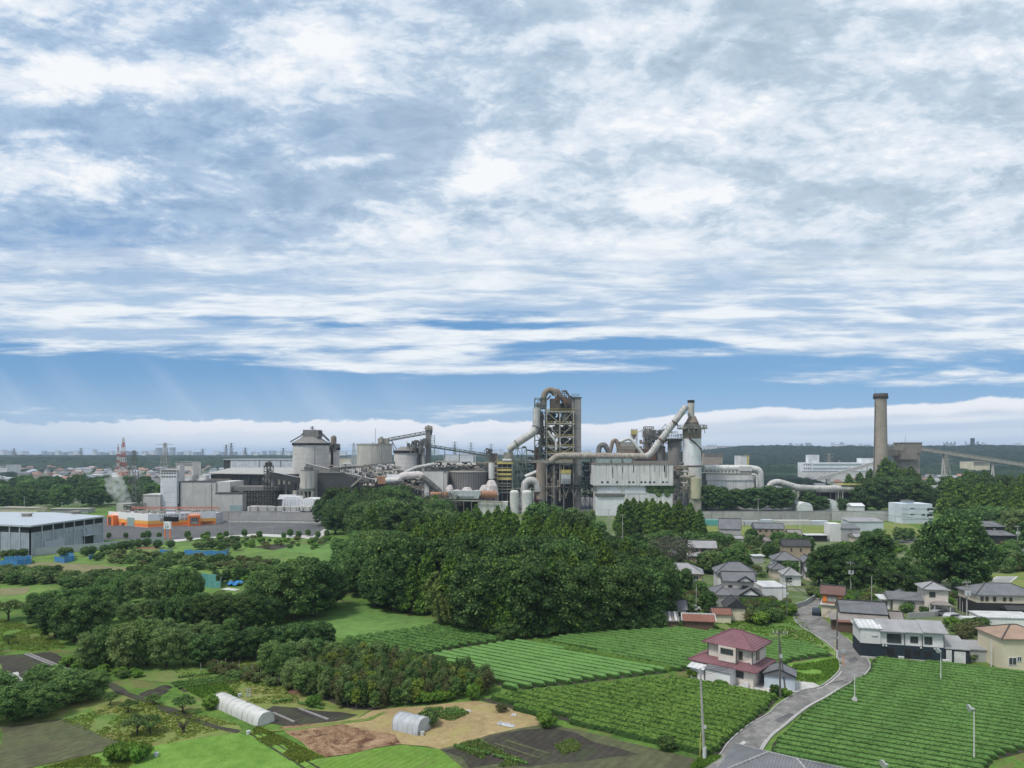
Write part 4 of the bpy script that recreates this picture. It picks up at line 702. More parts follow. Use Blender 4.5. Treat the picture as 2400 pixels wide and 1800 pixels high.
# foreground orchard
for px, py, H, k, wd, lb in [(105, 1640, 5.2, 'broadleaf', 1.5, 'large leafy orchard tree beside the white tunnel'), (165, 1650, 5.0, 'broadleaf', 1.4, 'large leafy orchard tree at the end of the row'), (215, 1640, 4.2, 'broadleaf', 1.4, 'spreading orchard tree beside the dirt track'), (30, 1690, 5.2, 'broadleaf', 1.5, 'large dark orchard tree at the frame edge'), (95, 1682, 4.6, 'broadleaf', 1.5, 'wide dark orchard tree before the weedy field'),
                             (-10, 1660, 5.0, 'broadleaf', 1.4, 'orchard tree cut by the frame edge')]: tree(k, G(px, py), H, lb, None, wd)
for px, py, H, v, lb in [(322, 1722, 2.9, 1, 'thin crowned fruit tree with bent pale trunk'), (352, 1720, 2.6, 0, 'small fruit tree leaning beside the bent one'), (430, 1672, 2.7, 0, 'dark round fruit tree in the dry grass'), (302, 1670, 2.0, 0, 'tiny bushy fruit tree in the dry grass'), (358, 1652, 1.6, 0, 'sapling fruit tree near the dirt track'), (258, 1652, 1.8, 0, 'small bush like fruit tree near the large orchard trees'),
                         (20, 1455, 5.0, 1, 'pale fruit tree at the frame edge beside the thicket'), (20, 1510, 2.0, 0, 'small fruit tree on the grass at the frame edge')]: tree('fruit_tree', G(px, py), H, lb, 'fruit trees', 1.0, 'fruit_tree', 'fruit tree', v)
o = thing('bare_tree', 'leafless fruit tree with forked dark limbs', 'bare tree', G(430, 1718)); m_ = MB()
for i in range(7):
    a = i * 0.9 + .3; q = Vector((math.cos(a) * rnd.uniform(.5, 1.4), math.sin(a) * rnd.uniform(.3, 1.0), rnd.uniform(1.2, 2.0))); m_.tube([Vector((0, 0, .5)), q * .5 + Vector((0, 0, .3)), q], [.13, .07, .02], 5); m_.tube([q * .6, q * .6 + Vector((rnd.uniform(-.5, .5), .2, .7))], [.05, .015], 5)
m_.build('limb', M['bark'], o); m_ = MB(); m_.tube([(0, 0, -.1), (.05, 0, .6)], [.19, .14], 7); m_.build('trunk', M['bark'], o)
for px, py, H, k, lb in [(495, 1660, 1.7, 'shrub_light', 'yellow green round bush left of the long tunnel'), (735, 1655, 1.5, 'shrub_light', 'bright leafy crop bush on the dark garden bed'), (1280, 1703, 1.9, 'shrub_light', 'yellowish bush at the corner of the shaggy tea plot'), (1563, 1758, 1.6, 'shrub', 'round grey green bush before the shaggy tea plot'), (1004, 1700, 2.0, 'shrub', 'small bush behind the grey tunnel'), (1175, 1668, 1.2, 'shrub_brown', 'small brown bush on the straw field'),
                         (1815, 1630, 1.7, 'evergreen', 'dark shrub beside the blue grey shed'), (1840, 1632, 1.2, 'shrub_light', 'bright yellow green bush at the roadside by the shed'), (1625, 1588, 1.4, 'shrub_light', 'yellow green bush at the back corner of the red roofed house'), (2275, 1548, 1.6, 'shrub', 'green bush before the grey lean-to'), (2075, 1542, 1.2, 'shrub', 'low green bush at the foot of the dark blue wall')]:
    tree(k, G(px, py), H, lb, None, 1.25, 'bush', 'bush')
for i, px in enumerate([262, 275, 290, 305, 320, 335]): tree('shrub_light', G(px, 1785 - (i % 2) * 6), 1.9, 'tall yellow green reed bush beside the bright lawn', 'reed bushes beside the bright lawn', 0.9, 'bush', 'bush')
# meadow shrub bands
def band(pix, n, d, lab, grp, kinds, h0, h1, seed, wide=1.25, name='bush'):
    scatter(pix, n, d, lambda p, r, i: tree(r.choice(kinds), p, r.uniform(h0, h1), lab, grp, wide, name, 'bush', rnd.randrange(3)), seed, 80)
band([(212, 1313), (260, 1300), (420, 1305), (560, 1318), (640, 1325), (600, 1345), (420, 1335), (300, 1328)], 62, 2.6, 'waist high tea bush of the overgrown strip in the far meadow', 'overgrown strip in the far meadow', ['shrub', 'shrub_brown', 'shrub'], 1.8, 2.8, 41)
band([(0, 1345), (100, 1348), (180, 1358), (170, 1368), (60, 1372), (0, 1366)], 34, 2.6, 'dark bush of the hedge beyond the dirt field', 'hedge beyond the dirt field', ['shrub'], 2.2, 3.6, 42)
band([(150, 1372), (260, 1355), (400, 1350), (400, 1360), (240, 1380), (160, 1392)], 30, 2.6, 'leafy bush before the brown field', 'bushes before the brown field', ['shrub'], 2.2, 3.4, 43)
band([(440, 1268), (560, 1262), (790, 1268), (760, 1290), (560, 1285), (450, 1280)], 46, 4.2, 'small shrub dotted over the far meadow', 'shrubs dotted over the far meadow', ['shrub', 'shrub_light', 'shrub_brown'], 1.2, 2.4, 44)
band([(560, 1330), (640, 1320), (720, 1330), (760, 1350), (700, 1385), (560, 1370), (500, 1350)], 46, 3.2, 'shrub in the rough grass beside the clump of trees', 'shrubs in the rough grass', ['shrub', 'shrub_light'], 1.2, 2.4, 45)
band([(150, 1560), (220, 1585), (330, 1600), (330, 1580), (200, 1550)], 16, 1.6, 'weedy bush along the dark soil beds', 'weedy bushes along the soil beds', ['shrub', 'shrub_light'], 0.8, 1.6, 46)
band([(480, 1560), (640, 1580), (700, 1620), (640, 1610), (500, 1580)], 22, 1.4, 'dry scrub at the foot of the nursery hedge', 'dry scrub at the nursery hedge', ['shrub_brown', 'shrub'], 0.8, 1.5, 47)
for i, (px, py) in enumerate([(245, 1298), (265, 1294), (282, 1290), (296, 1287), (310, 1285), (325, 1283), (345, 1281), (200, 1303), (215, 1301), (520, 1290), (555, 1290), (400, 1285), (370, 1285)]): tree('clipped', G(px, py), 3.2, 'round bush beside the pale boundary wall', 'round bushes beside the boundary wall', 1.0, 'bush', 'bush')
for i, (px, py) in enumerate([(255, 1262), (295, 1262), (335, 1262), (347, 1262), (373, 1262), (440, 1262), (475, 1263), (486, 1262), (515, 1262), (530, 1260), (573, 1258), (608, 1262), (680, 1258), (665, 1262), (722, 1257), (745, 1262), (766, 1258), (700, 1262)]): tree('broadleaf', G(px, py), rnd.uniform(2.2, 3.6), 'small street tree along the parking lot', 'street trees along the parking lot', 1.0)
for i, (px, py, tp) in enumerate([(530, 1365, 1335), (560, 1365, 1330), (575, 1362, 1332), (515, 1368, 1345)]): q = G(px, py); tree('evergreen', q, height_at(q, tp), 'dark tree beside the teal netting', 'dark trees beside the teal netting', 1.0)
for i, (px, py) in enumerate([(15, 1312), (30, 1311), (52, 1309), (150, 1305), (158, 1306), (465, 1288), (480, 1288), (498, 1287), (520, 1286)]): tree('shrub', G(px, py), 3.4, 'leafy shrub growing inside a ring of blue netting', 'shrubs inside the blue netting', 1.0, 'bush', 'bush')
# rough grass and weeds, nobody could count them
def tufts(pix_list, n, mat, hmax, seed, label, name='grass'):
    r = np.random.RandomState(seed); V = []; polys = [[G(*q) for q in p] for p in pix_list]; per = n // len(polys)
    C0 = []
    for poly in polys:
        x0 = min(p.x for p in poly); x1 = max(p.x for p in poly); y0 = min(p.y for p in poly); y1 = max(p.y for p in poly); c = 0; it = 0
        while c < per and it < per * 20:
            it += 1; x, y = r.uniform(x0, x1), r.uniform(y0, y1)
            if mnoise.noise(Vector((x * .25, y * .25, seed))) > -0.25 and inpoly(x, y, poly): C0.append((x, y)); c += 1
    c = np.array(C0); m_ = len(c); K = 5
    for k in range(K):
        a = r.uniform(0, 6.28, m_); h = hmax * r.uniform(0.3, 1, m_); w = 0.09; dx = np.cos(a); dy = np.sin(a); ox = r.uniform(-.18, .18, m_); oy = r.uniform(-.18, .18, m_); lx = r.uniform(-.5, .5, m_) * h; ly = r.uniform(-.5, .5, m_) * h
        x, y = c[:, 0] + ox, c[:, 1] + oy; z = np.full(m_, 0.05)
        V.append(np.stack([np.stack([x - dx * w, y - dy * w, z], 1), np.stack([x + dx * w, y + dy * w, z], 1), np.stack([x + lx + dx * w * .4, y + ly + dy * w * .4, z + h], 1), np.stack([x + lx - dx * w * .4, y + ly - dy * w * .4, z + h], 1)], 1).reshape(-1, 3))
    V = np.vstack(V); o = link(name, mesh_np(name, V, np.arange(len(V)).reshape(-1, 4), mat)); tag(o, label, 'grass', kind='stuff')
tufts([[(0, 1450), (90, 1470), (160, 1520), (60, 1530), (0, 1535)], [(140, 1690), (330, 1640), (560, 1700), (355, 1752), (290, 1745)], [(380, 1560), (560, 1540), (690, 1600), (700, 1650), (560, 1650)], [(100, 1800), (246, 1763), (340, 1755), (300, 1800)], [(600, 1700), (760, 1776), (700, 1790), (590, 1725)]], 9000, M['lf_yellow'], 0.16, 51, 'rough yellow green grass on the orchard plots')
tufts([[(1690, 1486), (1780, 1440), (1850, 1425), (1915, 1495), (1950, 1530)], [(1550, 1478), (1700, 1455), (1780, 1440), (1690, 1487)], [(1620, 1800), (1650, 1770), (1690, 1775), (1650, 1800)], [(400, 1600), (520, 1590), (560, 1640), (500, 1650)], [(1840, 1595), (1860, 1560), (1960, 1545), (1975, 1560), (1940, 1592), (1905, 1600)]], 8000, M['lf_light'], 0.28, 52, 'lush weeds beside the tea plots and the road')
tufts([[(410, 1605), (530, 1590), (570, 1580), (560, 1600), (420, 1620)], [(1000, 1662), (1060, 1660), (1100, 1672), (1060, 1690), (1010, 1680)], [(1060, 1752), (1120, 1735), (1230, 1790), (1180, 1800)], [(1300, 1750), (1340, 1735), (1370, 1755), (1320, 1770)]], 3600, M['lf_bamboo'], 0.35, 53, 'leafy vegetable crop in rough garden rows', 'vegetable_crop')

def merge_plants(items, name, label, cat):
    Qs, Vs, Ts, mq, mt = [], [], [], [], []; mats = []; off = 0; r = np.random.RandomState(9)
    for it in items:
        _, _, _, _, _, p, H, H0, wide, cm, tm, _o = it; Q, CV, CT = ARR[cm['key']]; far = p.y > 200; k = 0.42 if far else 0.7; n = int(len(Q) // 4 * k); q = Q[:n * 4].reshape(n, 4, 3); c0 = q.mean(1, keepdims=True); q = c0 + (q - c0) * (1.5 if far else 1.15)
        a = r.uniform(0, 6.28); s = H / H0; M3 = np.array([[math.cos(a), -math.sin(a), 0], [math.sin(a), math.cos(a), 0], [0, 0, 1]]) @ np.diag([s * wide, s * wide, s]); o3 = np.array(p[:])
        q = q.reshape(-1, 3) @ M3.T + o3; cv = CV @ M3.T + o3; m0 = cm.materials[0]
        if m0 not in mats: mats.append(m0)
        Qs.append(q); Vs.append(cv); Ts.append((CT, n, len(cv), mats.index(m0)))
    V = np.vstack([x for pr in zip(Qs, Vs) for x in pr]); li = []; tot = []; mi = []; off = 0
    for (CT, n, nc, k), q in zip(Ts, Qs):
        li.append(np.arange(n * 4) + off); tot.append(np.full(n, 4)); off += n * 4; li.append(CT.ravel() + off); tot.append(np.full(len(CT), 3)); off += nc; mi.append(np.full(n + len(CT), k))
    li = np.concatenate(li).astype(np.int32); tot = np.concatenate(tot).astype(np.int32); mi = np.concatenate(mi).astype(np.int32); me = bpy.data.meshes.new(name)
    me.vertices.add(len(V)); me.vertices.foreach_set('co', V.astype(np.float32).ravel()); me.loops.add(len(li)); me.loops.foreach_set('vertex_index', li); me.polygons.add(len(tot)); me.polygons.foreach_set('loop_start', np.concatenate([[0], np.cumsum(tot)[:-1]]).astype(np.int32)); me.polygons.foreach_set('loop_total', tot)
    for m0 in mats: me.materials.append(m0)
    me.polygons.foreach_set('material_index', mi); me.update(calc_edges=True); tag(link(name, me), label, cat, kind='stuff')
def finish_plants():
    for cat, nm, lb, lim in (('tree', 'woodland', 'dark green mass of smaller trees packed between the nearer ones', 285), ('bush', 'undergrowth', 'scattered low bushes and scrub over the meadows and gardens', 285)):
        L_ = sorted([q for q in QUEUE if q[1] == cat], key=lambda q: -q[0])
        for q in L_[:lim]: plant(q[2], q[3], q[1], q[4], *q[5:])
        if len(L_) > lim: merge_plants(L_[lim:], nm, lb, nm)

def number_line(group, n, frm='from the left'):
    L_ = sorted([o for o in C.objects if o.parent is None and o.get('group') == group], key=lambda o: o.location.x / o.location.y)
    if len(L_) == n:
        for i, o in enumerate(L_): o['label'] = o['label'] + f', {ordn(i + 1)} {frm}'
# ---------------------------------------------------------------- buildings given by the rows and columns they span at their own distance
class Ctx:
    def __init__(s, name, label, cat, Y, pxc, group=None):
        s.Y = Y; s.x0 = (pxc - CX) / F * Y; s.o = thing(name, label, cat, (s.x0, Y, 0), 0, group)
    def x(s, px): return (px - CX) / F * s.Y - s.x0
    def z(s, py): return 0.0 if py is None else max(0.0, CAMH - (py - HY) / F * s.Y)
    def m(s, n): return n / F * s.Y
    def p(s, px, py, d=0.0): return Vector((s.x(px), d, s.z(py)))
    def box(s, part, mat, a, b, t, bt, d0=0.0, d1=12.0, parent=None, mb=None):
        q = mb or MB(); q.box(s.x(a), s.x(b), d0, d1, s.z(bt), s.z(t))
        return q if mb else q.build(part, M[mat], parent or s.o)
    def cyl(s, part, mat, a, b, t, bt, d=0.0, r1=None, n=36, parent=None, smooth=True, mb=None):
        q = mb or MB(); r = (s.x(b) - s.x(a)) / 2; q.cyl(s.x((a + b) / 2), d, s.z(bt), s.z(t), r, r if r1 is None else r1 * r, n)
        return q if mb else q.build(part, M[mat], parent or s.o, smooth)
    def pipe(s, part, mat, pts, r, n=14, parent=None, mb=None, flange=0):
        P = []; raw = [s.p(*q) for q in pts]
        for i, v in enumerate(raw):            # rounded bends
            if 0 < i < len(raw) - 1:
                a = (raw[i - 1] - v); b = (raw[i + 1] - v); L = min(a.length, b.length, r * 3) * 0.45
                A = v + a.normalized() * L; Bq = v + b.normalized() * L
                for k in range(5): u = k / 4; P.append(A * (1 - u) ** 2 + v * 2 * u * (1 - u) + Bq * u * u)
            else: P.append(v)
        q = mb or MB(); q.tube(P, r, n)
        if flange:
            for i in range(len(raw) - 1):
                L = (raw[i + 1] - raw[i]).length; k = int(L / flange); dr = (raw[i + 1] - raw[i]).normalized()
                for j in range(k): c = raw[i].lerp(raw[i + 1], (j + .7) / (k + .4)); q.tube([c - dr * .15, c + dr * .15], r * 1.10, n)
        return q if mb else q.build(part, M[mat], parent or s.o, True)
def scaffold(q, x0, x1, y0, y1, z0, z1, nx, nz, t=0.3, brace=True):
    for i in range(nx + 1):
        x = x0 + (x1 - x0) * i / nx
        for y in (y0, y1): q.beam((x, y, z0), (x, y, z1), t)
    for k in range(nz + 1):
        z = z0 + (z1 - z0) * k / nz
        for y in (y0, y1): q.beam((x0, y, z), (x1, y, z), t)
        for i in range(nx + 1): x = x0 + (x1 - x0) * i / nx; q.beam((x, y0, z), (x, y1, z), t)
        if brace and k < nz:
            z2 = z0 + (z1 - z0) * (k + 1) / nz
            for i in range(nx):
                a = x0 + (x1 - x0) * i / nx; b = x0 + (x1 - x0) * (i + 1) / nx
                if (i + k) % 2: a, b = b, a
                for y in (y0, y1): q.beam((a, y, z), (b, y, z2), t * .6)
    return q
def truss(q, a, b, w, h, seg, t=0.25):
    a, b = Vector(a), Vector(b); d = (b - a).normalized(); side = d.cross(Vector((0, 0, 1))).normalized() * w / 2; up = Vector((0, 0, h))
    for sgn in (-1, 1):
        q.beam(a + side * sgn, b + side * sgn, t); q.beam(a + side * sgn + up, b + side * sgn + up, t)
        for i in range(seg):
            p0 = a.lerp(b, i / seg) + side * sgn; p1 = a.lerp(b, (i + 1) / seg) + side * sgn
            q.beam(p0, p0 + up, t * .7); q.beam(p0 if i % 2 else p0 + up, p1 + up if i % 2 else p1, t * .7)
    return q
def rail(q, x0, x1, y0, y1, z, h=1.1, t=0.09, n=8):
    for y in (y0, y1): q.beam((x0, y, z + h), (x1, y, z + h), t); q.beam((x0, y, z + h * .5), (x1, y, z + h * .5), t)
    for x in (x0, x1): q.beam((x, y0, z + h), (x, y1, z + h), t)
    for i in range(n + 1):
        x = x0 + (x1 - x0) * i / n
        for y in (y0, y1): q.beam((x, y, z), (x, y, z + h), t)
# ---- store with the orange stripes (a bent front that follows the parking lot)
def face_frame(A, B): d = (B - A).normalized(); return d, Vector((d.y, -d.x, 0))    # along, outwards
o = thing('store', 'white shop hall with yellow and orange stripes and a bent front on the parking lot', 'shop', (-190, 352, 0))
base = Vector((-190, 352, 0)); PA, PB, PC = Vector((-214, 362, 0)), Vector((-184, 345, 0)), Vector((-157, 362, 0)); SH = 6.9
M['st_white'] = plain('st_white', (0.78, 0.79, 0.79), 0.6, 0, 0.1); M['st_yellow'] = plain('st_yellow', (0.80, 0.42, 0.09), 0.6, 0, 0.1); M['st_orange'] = plain('st_orange', (0.85, 0.21, 0.045), 0.6, 0, 0.1)
def wallseg(q, A, B, z0, z1, out=0.0, back=0.4):
    d, n = face_frame(A, B); a, b = A + n * out - base, B + n * out - base; c, e = B - n * back - base, A - n * back - base
    q.prism([(a.x, a.y), (b.x, b.y), (c.x, c.y), (e.x, e.y)], z0, z1)
for nm, z0, z1, mt in (('upper_wall', 3.5, SH, 'st_white'), ('yellow_stripe', 1.9, 3.5, 'st_yellow'), ('orange_stripe', 0.25, 1.9, 'st_orange'), ('plinth', 0, 0.25, 'kerb')):
    q = MB(); wallseg(q, PA, PB, z0, z1, 0.0 if mt != 'kerb' else .12); wallseg(q, PB, PC, z0, z1, 0.0 if mt != 'kerb' else .12); q.build(nm, M[mt], o)
q = MB(); back = [(-157 + 190, 362 - 352), (-157 + 190 - .5, 372 - 352), (-214 + 190, 374 - 352), (-214 + 190, 362 - 352), (-184 + 190 - 0, 345 - 352)]
q.prism([(back[0][0] - .4, back[0][1] + .3), (back[1][0], back[1][1]), back[2], (back[3][0] + .3, back[3][1] + .3), (back[4][0], back[4][1] + .6)], 0.0, SH - 1.0); q.build('hall', M['roof_pale'], o)
q = MB(); r_ = random.Random(4)
for i in range(46):
    x = r_.uniform(-20, 30); y = 11 + r_.uniform(0, 6) - (0 if abs(x - 6) > 12 else 5); q.box(x, x + r_.uniform(.5, 2), y, y + 1.0, SH - 1.02, SH + r_.uniform(.1, .7))
q.build('roof_clutter', M['steel_pale'], o)
q = MB(); A_, B_ = Vector((-17, 20, SH + .7)), Vector((31, 18, SH + .9)); truss(q, A_, B_, .8, .8, 24, .22); 
for k in range(9): p_ = A_.lerp(B_, k / 8); q.beam((p_.x, p_.y, SH - 1), p_, .22)
q.build('roof_truss', plain('truss_orange', (0.50, 0.20, 0.13)), o)
def onface(A, B, u, w, z0, z1, out0, out1, name, mat, parent=None, into=None):
    d, n = face_frame(A, B); a = A + d * u - base; b = a + d * w; q = into or MB(); q.prism([((a + n * out0).x, (a + n * out0).y), ((a + n * out1).x, (a + n * out1).y), ((b + n * out1).x, (b + n * out1).y), ((b + n * out0).x, (b + n * out0).y)][::-1], z0, z1)
    return None if into else q.build(name, M[mat], parent or o)
onface(PA, PB, 17, 6, 0.1, 4.6, .02, .15, 'shutter', 'teal_box')
pz = onface(PA, PB, 3.5, 5.2, 0.0, 5.2, .02, 2.6, 'entrance_porch', 'st_orange'); onface(PA, PB, 4.4, 2.6, .4, 4.4, 2.6, 2.75, 'opening', 'rust', pz)
pz = onface(PB, PC, 18.4, 5.6, 0.0, 5.4, .02, 2.6, 'entrance_porch', 'st_orange'); op = onface(PB, PC, 19.3, 3.8, 1.0, 4.4, 2.6, 2.75, 'opening', 'frame_d', pz)
q = MB()
for k in range(4): onface(PB, PC, 19.5 + k * .95, .3, 2.8, 4.2, 2.75, 2.85, '', '', None, q)
onface(PB, PC, 19.4, 3.6, 2.4, 2.6, 2.75, 2.85, '', '', None, q); onface(PB, PC, 19.5, 3.3, 1.1, 2.1, 2.75, 2.82, '', '', None, q); q.build('fittings', M['curtain'], op)
for u, w in ((5.5, 2.6), (15.0, 1.4), (17.0, 1.4)): onface(PB, PC, u, w, 3.0, 4.5, .02, .12, 'window', 'curtain')
onface(PB, PC, 9.0, 5.0, 2.6, 4.9, .02, .4, 'sign_board', 'black_void'); onface(PB, PC, 25.0, 5.0, 1.6, 1.8, .02, 1.4, 'awning', 'frame_d'); onface(PA, PB, 11.5, 3.0, 1.6, 1.8, .02, 1.3, 'awning', 'st_orange')
q = MB(); u = 5.3
for k, gl in enumerate('ILRITRIRR KIRE'):       # weathered, unreadable letters along the eaves
    if gl != ' ':
        onface(PB, PC, u, .26, 5.1, 6.2, .02, .12, '', '', None, q)
        if gl in 'LE': onface(PB, PC, u + .26, .34, 5.1, 5.32, .02, .12, '', '', None, q)
        if gl in 'TRE': onface(PB, PC, u + .26, .34, 5.95, 6.2, .02, .12, '', '', None, q)
        if gl in 'RK': onface(PB, PC, u + .5, .2, 5.5, 6.0, .02, .12, '', '', None, q)
    u += 1.0
q.build('lettering', M['steel'], o)
c = Ctx('sign_tower', 'tall white and orange sign on twin legs at the parking lot edge', 'sign', 300, 392)
for a in (386, 398): c.box('leg', 'st_orange', a - 1, a + 1, 1236, None, 0, .5)
c.box('panel', 'st_white', 384, 400, 1222, 1240, -.2, .7); c.box('dark_panel', 'black_void', 384, 400, 1211, 1221.6, -.2, .7)
q = MB()
for a, b_ in ((386, 390), (391, 395)): c.pipe('', '', [(a, 1226, -.3), (b_, 1232, -.3), (a + 1, 1237, -.3)], .12, 5, mb=q)
q.build('emblem', M['teal_box'], c.o)
# ---- grey warehouse
o = thing('warehouse', 'long grey steel warehouse with dark clerestory windows under a pale flat roof', 'warehouse', (-190, 262, 0)); base = Vector((-190, 262, 0))
W = [Vector((-172, 287, 0)), Vector((-176.5, 250, 0)), Vector((-190.6, 254, 0)), Vector((-240, 250, 0)), Vector((-250, 306, 0)), Vector((-205, 304, 0))]
M['wh'] = ribbed('wh', (0.36, 0.40, 0.46), 0.9, 'X', 0.5); M['wh_roof'] = plain('wh_roof', (0.42, 0.46, 0.51), 0.4, 0, .12, .2)
loc = [(p.x + 190, p.y - 262) for p in W]
MB().prism(loc, 0, 8.6).build('wall', M['wh'], o); MB().prism([(x * .998, y * .998) for x, y in loc], 8.6, 10.8).build('clerestory', M['black_void'], o)
cx_, cy_ = sum(x for x, y in loc) / 6, sum(y for x, y in loc) / 6
MB().prism([(cx_ + (x - cx_) * 1.025, cy_ + (y - cy_) * 1.03) for x, y in loc], 10.8, 11.4).build('roof', M['wh_roof'], o)
for (A, B, n_) in ((W[1], W[0], 7), (W[2], W[1], 3), (W[3], W[2], 9)):
    for k in range(n_ + 1): p_ = A.lerp(B, k / n_) - base; q = MB(); q.box(p_.x - .18, p_.x + .22, p_.y - .22, p_.y + .18, 0, 10.8); q.build('pilaster', M['wh_roof'], o)
def onw(A, B, f0, f1, z0, z1, nm, mt, out=.12):
    a = A.lerp(B, f0) - base; b = A.lerp(B, f1) - base; d = (B - A).normalized(); n = Vector((d.y, -d.x, 0)); q = MB(); q.prism([(a.x, a.y), ((a + n * out).x, (a + n * out).y), ((b + n * out).x, (b + n * out).y), (b.x, b.y)][::-1], z0, z1); return q.build(nm, M[mt], o)
onw(W[1], W[0], .70, .86, 0, 4.2, 'door', 'black_void'); onw(W[1], W[0], .68, .88, 4.3, 4.6, 'canopy', 'wh_roof', 1.5); onw(W[1], W[0], .17, .42, 1.5, 4.5, 'panel', 'wh_roof', .3); onw(W[3], W[2], .80, .97, 4.8, 5.1, 'canopy', 'wh_roof', 1.5); onw(W[3], W[2], .86, .96, 3.0, 3.3, 'canopy', 'wh_roof', 1.0)
for k in range(6): onw(W[1], W[0], .44 + k * .06, .46 + k * .06, 6.8, 7.5, 'vent', 'wh_roof', .5)
for x, y in ((-14, 22), (-1, 34)): q = MB(); q.box(x, x + 3, y, y + 2, 11.4, 12.4); q.box(x - .4, x + 3.4, y - .4, y + 2.4, 12.42, 12.7); q.build('roof_vent', M['steel_pale'], o)
def wallrun(name, label, cat, pts, h, t_, mat, capm=None, posts=0):
    p0 = pts[0]; o = thing(name, label, cat, (p0.x, p0.y, 0)); q = MB(); qc = MB()
    for a, b in zip(pts, pts[1:]):
        d = (b - a).normalized(); n = Vector((-d.y, d.x, 0)) * t_ / 2; aa, bb = a - p0, b - p0
        q.prism([((aa - n).x, (aa - n).y), ((bb - n).x, (bb - n).y), ((bb + n).x, (bb + n).y), ((aa + n).x, (aa + n).y)], 0, h)
        if capm: n2 = n * 1.4; qc.prism([((aa - n2).x, (aa - n2).y), ((bb - n2).x, (bb - n2).y), ((bb + n2).x, (bb + n2).y), ((aa + n2).x, (aa + n2).y)], h, h + .15)
    q.build('panel' if capm else 'wall_panel', M[mat], o)
    if capm: qc.build('coping', M[capm], o)
    return o
M['fence_pale'] = plain('fence_pale', (0.47, 0.49, 0.50), 0.6, 0, .1, .2)
wallrun('boundary_wall', 'long pale boundary wall between the grey warehouse and the meadow', 'wall', [G(-60, 1316), G(0, 1309), G(220, 1290), G(386, 1273)], 2.6, .25, 'fence_pale', 'wh_roof')
wallrun('perimeter_wall', 'grey concrete wall of the works behind the parking lot', 'wall', [G(508, 1219), G(640, 1219), G(760, 1221)], 4.6, .4, 'wall_grey', 'wall_grey')
wallrun('low_wall', 'pale low kerb wall along the back of the parking lot', 'wall', [G(508, 1224), G(640, 1225), G(752, 1227)], 0.9, .4, 'kerb')
wallrun('perimeter_wall', 'long dark stained concrete wall below the round trees on the right', 'wall', [G(1640, 1221), G(1800, 1221), G(1950, 1220)], 5.4, .4, 'wall_grey', 'wall_dark')
M['wall_white'] = streaked('wall_white', (0.50, 0.50, 0.49), (0.3, 0.3, 0.3), .3, .3, .05, ('Z', 1.4))
wallrun('perimeter_wall', 'pale section of the works wall left of the white apartment block', 'wall', [G(1950.5, 1221), G(2116, 1220)], 5.4, .4, 'wall_white', 'wall_grey')
# ---- left end of the works
def tower_windows(c, px0, px1, rows, mat='black_void'):
    for a, b_ in rows:
        for k in range(6):
            w = (px1 - px0) / 6; c.box('window', mat, px0 + w * (k + .2), px0 + w * (k + .8), a, b_, -.06, .1)
c = Ctx('elevator_tower', 'tall pale panelled tower with small windows near its top, left of the grey block', 'tower', 450, 395)
c.box('wall', 'panel_white', 376, 414, 1100, None, 0, 11); tower_windows(c, 377, 413, [(1108, 1111), (1116, 1119)]); c.box('shaft', 'concrete_pale', 414.2, 419, 1089, None, 2, 8); c.box('louvre', 'concrete_dark', 378, 413, 1100.5, 1106, -.15, .1); q = MB(); rail(q, c.x(377), c.x(413), .3, 10.5, c.z(1100)); q.build('railing', M['steel'], c.o)
c = Ctx('works_building', 'low concrete block with a thin pale roof left of the panelled tower', 'building', 448, 356); c.box('wall', 'concrete', 336, 375.5, 1161, None, 0, 14); c.box('roof', 'concrete_pale', 335.5, 375.8, 1158.6, 1161, -.3, 14.3)
c = Ctx('works_building', 'large windowless streaked concrete hall right of the panelled tower', 'building', 452, 470); c.box('wall', 'concrete', 419.5, 506, 1130, None, 0, 26); c.box('side_wing', 'concrete_pale', 506.2, 538, 1129, None, .8, 24); c.box('roof_edge', 'steel_dark', 419, 506, 1128.6, 1130, -.2, 26); c.box('joint', 'concrete_dark', 495, 497, 1134, None, -.12, 0)
c.box('door', 'steel_dark', 414.5, 421, 1180, None, -.2, .2)
c = Ctx('works_building', 'lower concrete block with a small pale green panel at its corner', 'building', 444, 535); c.box('wall', 'concrete', 505, 568, 1157, None, 0, 7); c.box('roof_edge', 'steel_dark', 504.5, 568.5, 1155, 1157, -.3, 7.2); c.box('gate', 'teal_box', 539, 567, 1184, None, -.15, .1)
c = Ctx('roof_tank', 'pale boxy cooling unit on the roof edge of the concrete hall', 'tank', 470, 470); 
for a in (433, 466): c.box('casing', 'concrete_pale', a, a + 17, 1114, 1126, 0, 5); c.box('casing', 'white_wall', a, a + 14, 1124, 1131, -2, -.1)
c.box('stand', 'concrete', 420, 485, 1131, None, 0, 6)
c = Ctx('storage_shed', 'wide dark shed with a long pale dusty roof beside the concrete hall', 'shed', 486, 590)
q = MB(); q.add([c.p(484, 1109, 0), c.p(692, 1112, 0), c.p(700, 1098, 32), c.p(500, 1098, 32)], [[0, 1, 2, 3]]); q.add([c.p(484, 1110.5, 0), c.p(692, 1113.5, 0), c.p(692, 1112, 0), c.p(484, 1109, 0)], [[0, 1, 2, 3]]); q.build('roof', M['roof_dusty'], c.o)
c.box('wall', 'dark_clad', 492, 690, 1112, None, 1.5, 30); c.box('ledge', 'concrete_dark', 486, 542, 1122, 1125, -.5, 1.4)
for k in range(9): c.box('column', 'steel_dark', 494 + k * 22, 496 + k * 22, 1111, None, .2, 1.2)
c = Ctx('storage_hall', 'very long blue grey hall with a pale flat roof behind the dusty shed', 'hall', 570, 610); c.box('wall', 'corr_white', 540, 692, 1078, None, 0, 30); c.box('end_wall', 'dark_clad', 524, 539.8, 1079, None, .3, 30); c.box('roof', 'roof_pale', 523, 693, 1076, 1078, -.4, 30.5); q = MB()
